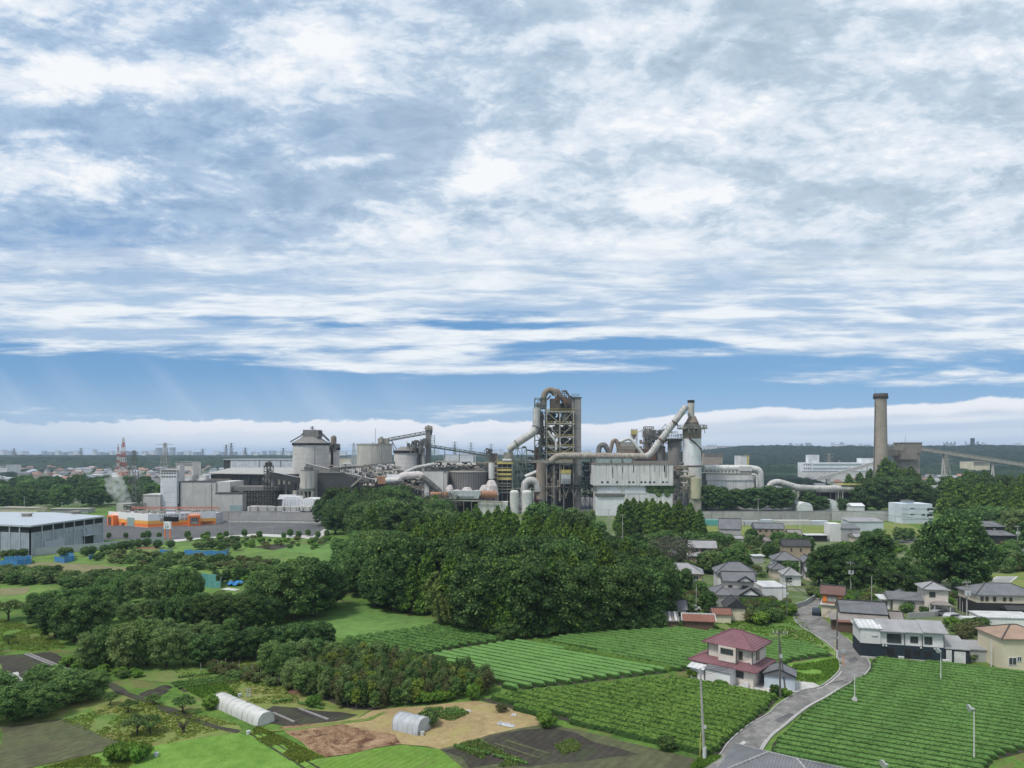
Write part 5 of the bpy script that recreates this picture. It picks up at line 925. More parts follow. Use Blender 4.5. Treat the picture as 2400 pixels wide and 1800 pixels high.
for k in range(3): q.beam(c.p(608 + k * 25, 1078, -.3), c.p(608 + k * 25, 1100, -.3), .25)
q.build('roof_seam', M['steel'], c.o)
c = Ctx('hopper_building', 'dark open loading structure with rows of grimy columns', 'loading structure', 455, 620)
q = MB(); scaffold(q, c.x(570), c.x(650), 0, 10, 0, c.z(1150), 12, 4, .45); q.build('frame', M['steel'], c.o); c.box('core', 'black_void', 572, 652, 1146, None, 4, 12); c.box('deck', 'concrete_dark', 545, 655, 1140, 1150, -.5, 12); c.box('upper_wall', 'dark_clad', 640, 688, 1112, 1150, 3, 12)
for k, a in enumerate((648, 660, 672)): c.box('window', 'steel_pale', a, a + 5, 1124, 1136, 2.8, 3)
c = Ctx('transfer_tower', 'dark transfer tower with a machinery head at the foot of the inclined gallery', 'transfer tower', 446, 627)
q = MB(); scaffold(q, c.x(619), c.x(634), 0, 5, 0, c.z(1092), 2, 8, .4); q.build('frame', M['steel_dark'], c.o); c.box('head', 'steel_dark', 621, 633, 1084, 1094, 0, 4); c.cyl('cap', 'steel', 623, 631, 1080, 1085, 2, .7); q = MB(); q.add([c.p(614, 1124, 0), c.p(628, 1100, 0), c.p(642, 1112, 0), c.p(640, 1140, 0), c.p(614, 1124, 5), c.p(628, 1100, 5), c.p(642, 1112, 5), c.p(640, 1140, 5)], [[0, 1, 2, 3], [4, 5, 6, 7], [0, 1, 5, 4], [1, 2, 6, 5], [2, 3, 7, 6], [0, 3, 7, 4]]); q.build('chute', M['concrete_dark'], c.o); q = MB(); rail(q, c.x(617), c.x(636), -.3, 5.3, c.z(1094)); q.build('railing', M['green_steel'], c.o)
def gallery(label, Y, a, b, w, h, d0=0.0, d1=0.0, legs=(), mat='dark_clad', roof='roof_pale', group=None):
    c = Ctx('conveyor', label, 'conveyor', Y, (a[0] + b[0]) / 2, group); A, B_ = c.p(a[0], a[1], d0), c.p(b[0], b[1], d1); MB().beam(A, B_, w, h).build('gallery', M[mat], c.o); MB().beam(A + Vector((0, 0, h / 2 + .12)), B_ + Vector((0, 0, h / 2 + .12)), w * 1.1, .22).build('roof', M[roof], c.o)
    for f in legs: P = A.lerp(B_, f); q = MB(); q.beam((P.x - .6, P.y, 0), (P.x - .1, P.y, P.z - h / 2), .3); q.beam((P.x + .6, P.y, 0), (P.x + .1, P.y, P.z - h / 2), .3); [q.beam((P.x - .5, P.y, z_), (P.x + .5, P.y, z_ + 2.5), .15) for z_ in range(1, max(2, int(P.z - 3)), 3)]; q.build('leg', M['steel'], c.o)
    return c
gallery('dark covered conveyor gallery sloping down to the small stained silo', 446, (632, 1112), (704, 1128), 3.4, 3.8, 0, 4, (.5, .85))
gallery('long grey conveyor gallery falling across the dark clad building', 458, (718, 1091), (880, 1128), 3.4, 2.6, 0, -4, (.25, .9), 'concrete_dark', 'roof_dusty')
gallery('shallow pipe conveyor rising from the big silo to the scrap roofs', 500, (770, 1102), (925, 1084), 2.2, 1.4, 0, 0, (.2, .5, .8), 'concrete_dark', 'roof_dusty')
# ---- silos
def silo_head(c, a, b, top, d, k=1.0):
    q = MB(); w = b - a; r_ = random.Random(int(a))
    for i in range(14):
        x0 = a + r_.uniform(0, w * .8); y0 = top + r_.uniform(0, 14); c.box('', '', x0, x0 + r_.uniform(2, 8), y0, y0 + r_.uniform(3, 9), d + r_.uniform(-5, 2), d + r_.uniform(2, 6), mb=q)
    for i in range(10): x0 = a + r_.uniform(0, w); q.beam(c.p(x0, top + 24, d - 5), c.p(x0 + r_.uniform(-9, 9), top + 4, d - 4), .3)
    return q.build('machinery', M['steel'], c.o)
c = Ctx('silo', 'huge round cement silo with a dark conical roof and machinery on top', 'silo', 482, 729)
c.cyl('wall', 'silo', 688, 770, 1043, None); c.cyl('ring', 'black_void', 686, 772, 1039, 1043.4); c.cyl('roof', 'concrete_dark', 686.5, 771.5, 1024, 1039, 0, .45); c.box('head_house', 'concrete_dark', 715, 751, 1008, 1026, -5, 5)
silo_head(c, 712, 756, 1012, 0); q = MB(); q.tube([c.p(732, 1008), c.p(732, 999)], .35, 6); q.beam(c.p(728, 1001), c.p(736, 1001), .5); q.beam(c.p(729, 1005, -3), c.p(735, 1005, 3), .4); c.pipe('', '', [(690, 1036, -9), (710, 1022, -5), (716, 1016, -5)], .4, 6, mb=q); truss(q, c.p(752, 1014, -3), c.p(775, 1036, -3), 1.2, 1.2, 8, .25); q.build('mast', M['steel_dark'], c.o); q = MB()
for k in range(28): a = k / 28 * 2 * math.pi; q.beam((math.cos(a) * 12.7, math.sin(a) * 12.7, c.z(1039)), (math.cos(a) * 12.7, math.sin(a) * 12.7, c.z(1039) + 1.1), .1)
q.build('railing', M['green_steel'], c.o)
q = MB(); q.beam(c.p(749.5, 1046, -12.1), c.p(749.5, 1180, -12.1), .4); q.build('ladder', M['concrete_dark'], c.o)
c = Ctx('silo', 'narrower grey silo standing behind the right flank of the huge silo', 'silo', 500, 779); c.cyl('wall', 'silo', 766, 793, 1054, None, 3); c.cyl('ring', 'black_void', 764, 795, 1049, 1054.5, 3); c.box('head_house', 'concrete_dark', 768, 792, 1040, 1050, -1, 7); c.cyl('dust_filter', 'rust_mix', 775.5, 788.5, 1024, 1044, 0); c.cyl('filter_cap', 'steel', 776.5, 787.5, 1020.5, 1024, 0, .5); silo_head(c, 766, 792, 1036, 0); c.box('pilaster', 'black_void', 781, 784.5, 1054, None, -6.5, -4)
c = Ctx('silo', 'small rain streaked silo standing on steel legs', 'silo', 442, 721); c.cyl('wall', 'silo_stained', 704.5, 737.5, 1103, 1145); c.cyl('rim', 'concrete_dark', 704, 738, 1101.5, 1103); c.cyl('skirt', 'green_steel', 703, 739, 1144.5, 1151); q = MB(); scaffold(q, c.x(707), c.x(735), -3.5, 3.5, 0, c.z(1150), 3, 1, .5); q.build('leg_frame', M['steel_pale'], c.o); c.cyl('hopper', 'steel_dark', 713, 729, 1150, 1166, 0)
c.box('head_house', 'steel', 716, 731, 1094, 1102, -3, 3)
c = Ctx('silo', 'squat stained round silo with a small box on its roof', 'silo', 540, 878); c.cyl('wall', 'silo_stained', 836.5, 918.5, 1043.5, None); c.cyl('rim', 'steel_pale', 836, 919, 1040, 1043.7); c.box('head_house', 'steel_pale', 887, 911, 1027.5, 1040, -3, 3); c.cyl('vent', 'steel_pale', 892, 900, 1024, 1036, -4); q = MB(); q.beam(c.p(880, 1040), c.p(880, 1004), .22); q.beam(c.p(874, 1040), c.p(874, 1036), .4); q.build('antenna', M['steel_dark'], c.o)
c = Ctx('silo', 'round silo with a black rimmed conical roof beside the bucket elevator', 'silo', 505, 957); c.cyl('wall', 'silo', 924, 990, 1061, None); c.cyl('ring', 'black_void', 922, 992, 1056, 1061.5); c.cyl('roof', 'concrete_dark', 923, 991, 1047, 1056, 0, .5); silo_head(c, 956, 992, 1030, -4); silo_head(c, 968, 996, 1040, -8)
c = Ctx('bucket_elevator', 'tall dark elevator tower with a scaffold right of the black rimmed silo', 'elevator tower', 500, 1004); c.box('shaft', 'concrete_dark', 997.5, 1009, 1003, None, 0, 3.6); q = MB(); scaffold(q, c.x(1009.5), c.x(1018), 0, 3, 0, c.z(1021), 1, 14, .25); q.build('stair_frame', M['teal_box'], c.o); c.box('head', 'steel_pale', 996, 1012, 999, 1008, -.5, 4.2); c.cyl('vent', 'steel_dark', 1001, 1006, 996.5, 1000, 2); c.box('side_duct', 'silo_stained', 990, 996, 1050, None, -3, 1); q = MB(); rail(q, c.x(994), c.x(1013), -1, 5, c.z(1007)); c.pipe('', '', [(988, 1064, -3), (982, 1075, -3), (984, 1098, -3)], .9, 8, mb=q); c.pipe('', '', [(1010, 998, 1), (1012, 1010, 1), (1010, 1020, 1)], .5, 8, mb=q); q.build('pipework', M['steel_dark'], c.o)
silo_head(c, 984, 1002, 1026, -2)
c = Ctx('conveyor', 'lattice conveyor bridge between the squat silo and the elevator tower', 'conveyor', 515, 955); q = MB(); truss(q, c.p(911, 1034), c.p(999, 1018), 2.4, 2.4, 14, .34); q.build('truss', M['green_steel'], c.o); q = MB(); q.beam(c.p(911, 1033), c.p(999, 1017), 2.2, .5); q.build('belt', M['steel_dark'], c.o)
for a, b_ in ((918, 932), (968, 955)): q = MB(); q.beam(c.p(a, 1033), c.p(b_, 1058), .5); q.beam(c.p(a, 1033), c.p(a + (b_ - a) * .4, 1058), .3); q.build('leg', M['steel_dark'], c.o)
c = Ctx('conveyor', 'long thin conveyor bridge running down from the elevator tower towards the kiln', 'conveyor', 505, 1085); A, B_ = c.p(1010, 1049), c.p(1160, 1072, -10); q = MB(); truss(q, A, B_, 2.2, 2.0, 26, .3); q.build('truss', M['green_steel'], c.o); MB().beam(A + Vector((0, 0, .4)), B_ + Vector((0, 0, .4)), 2, .7).build('belt', M['steel_dark'], c.o)
for f in (.22, .45, .68, .9): P = A.lerp(B_, f); q = MB(); q.beam((P.x - 1.5, P.y, 0), (P.x, P.y, P.z), .35); q.beam((P.x + 1.5, P.y, 0), (P.x, P.y, P.z), .35); q.build('leg', M['steel'], c.o)
# ---- the low tangle of roofs between silos and kiln
c = Ctx('clad_building', 'black grimy clad building with a sloping conveyor roof', 'building', 448, 790)
q = MB(); q.xprism([(c.x(744), 0), (c.x(832), 0), (c.x(832), c.z(1120)), (c.x(800), c.z(1107)), (c.x(744), c.z(1110))], 0, 16); q.build('wall', M['dark_clad'], c.o); c.box('roof_edge', 'concrete_dark', 743.5, 800, 1106.5, 1109, -.3, 16.3); c.box('roof_box', 'steel', 770, 790, 1097, 1107, 3, 8)
def shed(label, Y, a, b, eave, ridge, depth=12, wall='dark_clad', roof='roof_dusty', name='shed', cat='shed', group=None, doors=0):
    c = Ctx(name, label, cat, Y, (a + b) / 2, group); q = MB(); xm = (c.x(a) + c.x(b)) / 2; zr = c.z(ridge); ze = c.z(eave); xa, xb = c.x(a), c.x(b)
    q.box(xa, xb, 0, depth, 0, ze); q.build('wall', M[wall], c.o); q = MB(); q.add([(xa - .4, -.4, ze), (xb + .4, -.4, ze), (xb + .4, depth / 2, zr), (xa - .4, depth / 2, zr), (xb + .4, depth + .4, ze), (xa - .4, depth + .4, ze)], [[0, 1, 2, 3], [3, 2, 4, 5], [0, 3, 5], [1, 4, 2], [0, 5, 4, 1]]); q.build('roof', M[roof], c.o)
    for k in range(doors): x = xa + (xb - xa) * (k + .5) / doors; q = MB(); q.box(x - 1.2, x + 1.2, -.15, .05, 0.02, min(3.4, ze * .6)); q.build('door', M['black_void'], c.o)
    return c
for i, (Y, a, b, ev, rd, dp, wl, rf) in enumerate([(520, 772, 850, 1108, 1098, 18, 'concrete_dark', 'roof_dusty'), (505, 826, 852, 1112, 1104, 8, 'concrete', 'roof_pale'), (498, 850, 905, 1104, 1094, 14, 'dark_clad', 'roof_dusty'), (488, 838, 880, 1118, 1108, 10, 'dark_clad', 'roof_pale'), (480, 880, 935, 1116, 1102, 12, 'concrete_dark', 'roof_dusty'),
                  (470, 905, 940, 1124, 1112, 8, 'dark_clad', 'roof_pale'), (512, 905, 960, 1098, 1088, 14, 'concrete_dark', 'roof_dusty'), (460, 840, 878, 1138, 1122, 12, 'dark_clad', 'roof_dusty'), (470, 1000, 1060, 1094, 1086, 14, 'concrete_dark', 'roof_dusty'), (480, 1070, 1120, 1092, 1085, 12, 'dark_clad', 'roof_dusty'), (495, 1020, 1075, 1088, 1080, 10, 'concrete_dark', 'concrete_dark')]):
    shed(['grimy shed with a dusty roof directly right of the huge silo', 'small pale roofed concrete shed beside the dusty sheds', 'dark shed under the squat stained silo', 'low dark shed with a pale roof in the tangle', 'dusty roofed shed below the round silos', 'small pale roofed shed left of the kiln duct', 'dark dusty roof at the foot of the black rimmed silo', 'dark shed beside the crane frame', 'dusty low building behind the square silo block', 'low building behind the corrugated tank', 'grimy roof beneath the thin conveyor bridge'][i], Y, a, b, ev, rd, dp, wl, rf, group='sheds in the middle of the works')
r_ = random.Random(12)
def clutter(label, Y, a, b, t0, t1, n, seed, base_py=None, mats=('steel', 'rust_mix', 'steel_pale')):
    r_ = random.Random(seed); c = Ctx('pipe_rack', label, 'pipe rack', Y, (a + b) / 2); qs = [MB(), MB(), MB()]
    scaffold(qs[0], c.x(a), c.x(b), 0, 5, 0, c.z(t0 + (t1 - t0) * .35), max(2, int((b - a) / 9)), 3, .28)
    for i in range(n):
        x = r_.uniform(a, b - 4); y = r_.uniform(t0, t1); q = qs[r_.randrange(3)]; k = r_.random()
        if k < .35: c.box('', '', x, x + r_.uniform(2, 9), y, y + r_.uniform(2, 8), r_.uniform(-3, 0), r_.uniform(.5, 5), mb=q)
        elif k < .7: c.pipe('', '', [(x, y, -2), (x + r_.uniform(4, 18), y + r_.uniform(-2, 2), -2), (x + r_.uniform(8, 20), y + r_.uniform(3, 12), -1)], r_.uniform(.25, .7), 7, mb=q)
        elif k < .85: c.cyl('', '', x, x + r_.uniform(3, 7), y, y + r_.uniform(4, 10), r_.uniform(-2, 3), mb=q, n=12)
        else: q.beam(c.p(x, y, -2), c.p(x + r_.uniform(-16, 16), y + r_.uniform(3, 10), -1), r_.uniform(.3, .7))
    for q, mt, nm in zip(qs, mats, ('frame', 'ducting', 'casing')): q.build(nm, M[mt], c.o)
    return c
clutter('tangle of roofs and ducts right of the dusty sheds', 476, 850, 940, 1092, 1122, 50, 1)
clutter('machinery deck along the top of the square silo block', 462, 1010, 1165, 1083, 1103, 70, 2, mats=('steel_dark', 'steel', 'steel_pale'))
clutter('rusty platforms below the kiln duct', 440, 925, 992, 1122, 1150, 46, 3)
clutter('pale dusty sheds and pipes behind the crane frame', 490, 800, 925, 1086, 1108, 46, 14, mats=('steel', 'concrete_pale', 'roof_dusty'))
clutter('grey ducts and casings left of the yellow platforms', 458, 1110, 1168, 1078, 1124, 50, 15, mats=('steel', 'concrete_dark', 'rust_mix'))
clutter('rusty pipe bridge over the dark clad building', 470, 745, 800, 1090, 1108, 26, 16, mats=('steel', 'rust_mix', 'steel_pale'))
clutter('pipework under the crane frame', 452, 830, 900, 1122, 1150, 34, 4, mats=('steel_dark', 'steel', 'rust_mix'))
c = Ctx('crane', 'cream A-frame crane with a rusty red cab', 'crane', 446, 880); q = MB()
for d in (-2, 2):
    q.beam(c.p(824, 1140, d), c.p(868, 1101, 0), .9); q.beam(c.p(868, 1101, 0), c.p(902, 1128, d), .9)
for k in range(6): P = c.p(824, 1140).lerp(c.p(868, 1101), k / 6); q.beam((P.x, -2 + k * .33, P.z), (P.x, 2 - k * .33, P.z), .5)
q.build('boom', M['steel_pale'], c.o); c.box('cab', 'orange_rust', 887, 905, 1117, 1134, -3, 3); c.box('mast', 'steel_dark', 893, 899, 1134, None, -1, 1)
c = Ctx('duct', 'fat white horizontal pipe right of the red crane cab', 'duct', 442, 920); c.pipe('pipe', 'pipe_white', [(904, 1126, 0), (935, 1126, 0)], 1.9, flange=4); c.box('support', 'steel', 914, 918, 1132, None, -1, 1)
c = Ctx('kiln_duct', 'broad dusty duct bending over the rusty platforms', 'duct', 444, 960); c.pipe('pipe', 'dust_pile', [(934, 1130, 0), (944, 1116, 0), (985, 1113, 0), (993, 1124, 0)], 2.6); c.box('support', 'steel_dark', 945, 985, 1122, None, 0, 4)
c = Ctx('duct', 'ribbed dark duct running steeply down to the rusty tank', 'duct', 438, 1008); c.pipe('pipe', 'steel', [(988, 1118, 0), (1003, 1128, 0), (1030, 1152, 0)], 1.9, flange=2.2); c.box('support', 'steel_dark', 1006, 1012, 1138, None, -1, 1)
c = Ctx('duct', 'grey pipe rising to the right above the kiln duct', 'duct', 452, 980); c.pipe('pipe', 'duct', [(938, 1114, 0), (975, 1096, 0), (1018, 1088, 0)], 1.25); c.box('support', 'steel_dark', 972, 975, 1098, None, -.5, .5)
c = Ctx('silo_block', 'square pale concrete block beside the corrugated tank', 'building', 438, 1021); c.box('wall', 'concrete_pale', 994.5, 1039, 1104, None, 0, 12); c.box('side_wall', 'concrete', 1039.2, 1047.5, 1104, None, .3, 12); c.box('roof_edge', 'steel_dark', 994, 1048, 1102.6, 1104, -.2, 12.2)
c = Ctx('tank', 'wide dark corrugated tank with rain streaks and white dust round its foot', 'tank', 452, 1098); M['tank_dark'] = streaked('tank_dark', (0.21, 0.20, 0.20), (0.10, 0.095, 0.09), .6, 1.2, .03); c.cyl('wall', 'tank_dark', 1054, 1142, 1106, None); c.cyl('rim', 'steel_pale', 1053, 1143, 1104, 1106.3); q = MB()
for k in range(24): a = math.pi + k / 23 * math.pi; q.beam((math.cos(a) * 12.5, math.sin(a) * 12.5, 0), (math.cos(a) * 12.5, math.sin(a) * 12.5, c.z(1107)), .16)
q.build('rib', M['steel_dark'], c.o)
c = Ctx('dust_heap', 'heaps of pale dust spilled before the corrugated tank', 'heap', 436, 1105); q = MB()
for a, b_, t_ in ((1044, 1066, 1136), (1058, 1085, 1147), (1078, 1112, 1141), (1104, 1132, 1148), (1120, 1150, 1136), (1136, 1168, 1124), (1128, 1170, 1140)):
    x0, x1 = c.x(a), c.x(b_); rr2 = random.Random(a); vs = [((x0 + x1) / 2 + rr2.uniform(-.5, .5), 0, c.z(t_))]; n_ = 14
    for ring, (fr, fz) in enumerate(((.45, .93), (.78, .6), (1, 0))):
        for k in range(n_): aa = 2 * math.pi * k / n_; w_ = rr2.uniform(.8, 1.2) * fr; vs.append(((x0 + x1) / 2 + math.cos(aa) * (x1 - x0) / 2 * w_, math.sin(aa) * 4 * w_, c.z(1160) + (c.z(t_) - c.z(1160)) * fz))
    fs = [[0, 1 + k, 1 + (k + 1) % n_] for k in range(n_)] + [[1 + r * n_ + k, 1 + (r + 1) * n_ + k, 1 + (r + 1) * n_ + (k + 1) % n_, 1 + r * n_ + (k + 1) % n_] for r in range(2) for k in range(n_)]; q.add(vs, fs)
q.box(c.x(1046), c.x(1168), -1, 5, 0, c.z(1160)); q.build('heap', M['dust_pile'], c.o); tag(c.o, cat='heap')
c = Ctx('rusty_tank', 'orange rusty horizontal tank left of the grey steel trough', 'tank', 428, 1030); q = MB(); q.tube([c.p(1009, 1160), c.p(1050, 1160)], c.m(7), 16); q.build('shell', M['orange_rust'], c.o, True); q = MB(); [q.box(c.x(a), c.x(a + 2), -1.5, 1.5, 0, c.z(1162)) for a in (1014, 1042)]; q.build('leg', M['steel_dark'], c.o)
c = Ctx('rusty_tank', 'dark rusty ribbed kiln section right of the grey steel trough', 'tank', 428, 1146); c.pipe('shell', 'orange_rust', [(1127, 1159, 0), (1165, 1159, 0)], c.m(8.5), flange=3); q = MB(); [q.box(c.x(a), c.x(a + 2), -1.5, 1.5, 0, c.z(1162)) for a in (1132, 1156)]; q.build('leg', M['steel_dark'], c.o)
c = Ctx('trough', 'long grey steel trough between the two rusty tanks', 'trough', 426, 1089); q = MB(); q.xprism([(c.x(1054), c.z(1168)), (c.x(1122), c.z(1168)), (c.x(1127), c.z(1150)), (c.x(1051), c.z(1150))], -3, 3); q.build('body', M['galv'], c.o); q = MB(); rail(q, c.x(1070), c.x(1110), -3.6, -3.2, c.z(1164), .9, .2); q.build('railing', M['frame_w'], c.o); c.box('frame', 'steel', 1056, 1120, 1168, None, -2, 2)
c = Ctx('works_wall', 'pale low yard building behind the bare trees', 'building', 424, 1075); c.box('wall', 'concrete_pale', 1010, 1190, 1176, None, 0, 6); q = MB(); c.pipe('', '', [(1012, 1172, -1), (1180, 1176, -1)], .4, 6, mb=q); [q.beam(c.p(a, 1174, -1), c.p(a, 1200, -1), .3) for a in range(1015, 1180, 18)]; q.build('pipe_bridge', M['steel_pale'], c.o)
c = Ctx('hopper', 'narrow pale hopper left of the yellow platforms', 'hopper', 448, 1152); c.cyl('shell', 'concrete_pale', 1145, 1159, 1085, 1122, 0); c.cyl('cone', 'steel', 1147, 1157, 1120, 1140, 0, 1.2); c.box('frame', 'steel_dark', 1144, 1160, 1140, None, -2, 2)
c = Ctx('works_building', 'small brown cabin building left of the yellow platforms', 'building', 470, 1157); c.box('wall', 'rust_mix', 1148, 1166, 1064, 1090, 0, 6); c.box('base', 'concrete_dark', 1146, 1166, 1090, None, 0, 8); silo_head(c, 1138, 1152, 1050, 0); c.box('roof', 'roof_dusty', 1147, 1167, 1062, 1064, -.4, 6.4)
c = Ctx('platform_tower', 'stack of bright yellow platforms left of the green scaffolding', 'platform tower', 452, 1183); q = MB(); scaffold(q, c.x(1165), c.x(1201), 0, 8, 0, c.z(1076), 3, 6, .35, False); q.build('frame', M['steel_pale'], c.o)
for t_, b_ in ((1082, 1087.5), (1099, 1104), (1109, 1114), (1119, 1125)): c.box('deck', 'yellow', 1165, 1199 if t_ > 1090 else 1204, t_, b_, -.6, 7)
c.box('cabin', 'steel_pale', 1180, 1203, 1060, 1076, 2, 8); c.pipe('tank', 'pipe_white', [(1178, 1079, 0), (1200, 1079, 0)], 1.0); c.box('core', 'steel_dark', 1168, 1198, 1088, None, 4, 8)
for t_ in (1132, 1139, 1146, 1153): c.box('step_deck', 'steel_pale', 1166, 1198, t_, t_ + 1.6, -.6, 5)
for i, (a, b_) in enumerate(((1195, 1216), (1222.5, 1247))):
    c = Ctx('tank', ['white domed tank beside the yellow platforms', 'white domed tank under the curved duct'][i], 'tank', 428, (a + b_) / 2); c.cyl('shell', 'pipe_white', a, b_, 1154, None); r0 = (c.x(b_) - c.x(a)) / 2
    q = MB(); q.tube([(0, 0, c.z(1154) + .01), (0, 0, c.z(1151.5)), (0, 0, c.z(1149.6)), (0, 0, c.z(1148.6))], [r0, r0 * .93, r0 * .7, r0 * .25], 28); q.build('dome', M['pipe_white'], c.o, True); q = MB(); [q.tube([(0, 0, c.z(t_)), (0, 0, c.z(t_) + .2)], r0 * 1.02, 28) for t_ in (1158, 1164, 1170)]; q.build('band', M['galv'], c.o, True)
# ---- preheater tower
c = Ctx('preheater_tower', 'tall steel preheater tower crowded with brown cyclones and ducts', 'tower', 455, 1305)
LV = [965, 993, 1024, 1047, 1063, 1081]
q = MB(); x0, x1 = c.x(1281), c.x(1344)
for d in (0, 14):
    for px in (1281, 1312, 1344): q.beam(c.p(px, 1175, d), c.p(px, 963, d), .85)
    for l in LV: q.beam(c.p(1279, l, d), c.p(1347, l, d), .9, 1.0)
for l in LV:
    for px in (1281, 1344): q.beam(c.p(px, l, 0), c.p(px, l, 14), .7)
q.build('frame', M['steel_pale'], c.o)
q = MB()
for a, b_ in zip(LV, LV[1:]):
    q.beam(c.p(1281, a, 0), c.p(1312, b_, 0), .5); q.beam(c.p(1344, a, 0), c.p(1314, b_, 0), .5); q.beam(c.p(1281, a, 14), c.p(1312, b_, 14), .4)
q.build('brace', M['steel_pale'], c.o)
q = MB()
for l in LV: q.box(c.x(1281), c.x(1344), .6, 13.4, c.z(l) - .2, c.z(l) + .1)
q.build('floor', M['steel_dark'], c.o)
q = MB(); rail_l = [963] + LV
for l in rail_l: rail(q, c.x(1279), c.x(1346), -.5, 14.5, c.z(l) + .5, 1.1, .13, 10)
q.build('railing', M['yellow'], c.o)
c.box('elevator_shaft', 'tower_brown', 1344, 1348.5, 966, None, 4, 10); M['shaft_grey'] = streaked('shaft_grey', (0.27, 0.255, 0.245), (.15, .14, .13), .5, .5, .04, ('Z', 12)); c.box('concrete_shaft', 'shaft_grey', 1340.5 + 7, 1362.5, 932, None, 1, 12); c.box('shaft_top', 'shaft_grey', 1340.5, 1347, 932, 966, 2, 12); c.box('shaft_cap', 'steel_dark', 1339.5, 1364, 930.5, 932, .5, 12.5)
q = MB(); rail(q, c.x(1343), c.x(1358), 2, 10, c.z(930), 2.2, .2, 3); q.build('roof_crane', M['teal_box'], c.o)
r_ = random.Random(5)
def cyclone(px, d, top, bot, wpx, mat):
    q = MB(); r0 = c.m(wpx); zt, zb = c.z(top), c.z(bot); q.tube([(c.x(px), d, zt), (c.x(px), d, zt - (zt - zb) * .5), (c.x(px), d, zb)], [r0, r0, r0 * .25], 18); q.tube([(c.x(px), d, zt), (c.x(px), d, zt + 2.2)], r0 * .45, 12); return q.build('cyclone', M[mat], c.o, True)
for a in ((1294, 5, 968, 989, 9, 'tower_brown'), (1325, 5, 969, 992, 8.5, 'concrete'), (1306, 6, 998, 1020, 10, 'rust_mix'), (1328, 7, 997, 1015, 7, 'concrete_dark'), (1294, 9, 1026, 1046, 8, 'tower_brown'), (1322, 5, 1027, 1045, 7, 'steel'), (1335, 8, 1050, 1062, 6, 'steel_dark'), (1300, 6, 1064, 1080, 8, 'steel_dark')): cyclone(*a)
# head: brown hoppers under a swan neck duct
q = MB()
for a, b_, t_, bt, d0, d1 in ((1290, 1302, 934, 963, 1, 9), (1302, 1313, 928, 962, 0, 7), (1325, 1339, 932, 963, 2, 10), (1313, 1326, 944, 963, 3, 10), (1334, 1342, 926, 964, 5, 9)): c.box('', '', a, b_, t_, bt, d0, d1, mb=q)
q.xprism([(c.x(1311), c.z(930)), (c.x(1326), c.z(930)), (c.x(1334), c.z(944)), (c.x(1326), c.z(956))], -1, 5); q.build('hopper_casing', M['tower_brown'], c.o)
q = MB(); q.xprism([(c.x(1282), c.z(934)), (c.x(1291), c.z(925)), (c.x(1291), c.z(930)), (c.x(1284), c.z(938))], 0, 3); q.xprism([(c.x(1316), c.z(931)), (c.x(1325), c.z(932)), (c.x(1330), c.z(942)), (c.x(1324), c.z(948))], -1.6, -1.1); c.box('', '', 1302, 1308, 930, 938, -.4, -.1, mb=q); q.build('cladding', M['rust'], c.o)
c.pipe('swan_neck_duct', 'rust_mix', [(1274, 950, 2), (1274, 928, 2), (1282, 914, 2), (1298, 914, 2), (1303, 926, 2)], 1.95, 16, flange=3)
c.pipe('swan_neck_duct', 'rust_mix', [(1292, 920, 5), (1300, 914.5, 5), (1310, 916, 5), (1313, 930, 5)], 1.7, 16)
q = MB(); c.pipe('', '', [(1320, 916, 4), (1326, 914, 4), (1334, 924, 4), (1338, 934, 4)], .6, 8, mb=q); scaffold(q, c.x(1319), c.x(1330), 3, 7, c.z(932), c.z(914), 2, 3, .22); [q.beam(c.p(a, 930, 4), c.p(a, 905 + (a % 5) * 2, 4), .14) for a in (1303, 1310, 1317)]; q.build('roof_pipework', M['steel'], c.o)
q = MB(); scaffold(q, c.x(1254), c.x(1281), 0, 12, c.z(1081), c.z(933), 2, 9, .42); q.build('side_frame', M['green_steel'], c.o); q = MB(); c.box('', '', 1258, 1280, 944, 957, 0, 10, mb=q); c.box('', '', 1262, 1275, 970, 984, 3, 9, mb=q); c.box('', '', 1258, 1277, 1000, 1018, 4, 10, mb=q); c.box('', '', 1264, 1281, 1028, 1046, 3, 10, mb=q); q.build('side_casing', M['steel'], c.o)
c.box('rust_column', 'rust', 1253, 1262, 1048, None, 3, 7); c.box('column', 'shaft_grey', 1262.5, 1271, 1030, None, 2, 8); q = MB(); c.pipe('', '', [(1269, 964, 4), (1271, 1000, 4), (1272, 1046, 3)], 1.2, 10, mb=q); q.build('rust_pipe', M['rust'], c.o, True)
c.pipe('feed_pipe', 'pipe_white', [(1284, 1010, -2), (1288, 1018, -2), (1303, 1036, -2), (1303, 1055, -2)], .85, 10)
q = MB(); r_ = random.Random(77)
for i in range(70):
    a = r_.uniform(1262, 1340); t_ = r_.uniform(968, 1078); k = r_.random()
    if k < .5: c.box('', '', a, a + r_.uniform(2, 7), t_, t_ + r_.uniform(2, 6), r_.uniform(0, 8), r_.uniform(8, 11), mb=q)
    else: c.pipe('', '', [(a, t_, r_.uniform(0, 4)), (a + r_.uniform(-6, 12), t_ + r_.uniform(2, 8), r_.uniform(1, 4))], r_.uniform(.25, .7), 7, mb=q)
q.build('equipment', M['steel_dark'], c.o); q = MB()
for a, b_, t_, bt, d0 in ((1282, 1300, 970, 990, 8), (1308, 1322, 975, 992, 9), (1316, 1341, 1000, 1022, 9), (1284, 1296, 1000, 1022, 9), (1283, 1305, 1026, 1044, 8), (1318, 1342, 1030, 1046, 9), (1284, 1342, 1050, 1062, 9), (1284, 1340, 1065, 1080, 8), (1331, 1341, 968, 985, 8)): c.box('', '', a, b_, t_, bt, d0, d0 + 4, mb=q)
q.build('plant_room', M['tower_brown'], c.o)
q = MB(); r_ = random.Random(78)
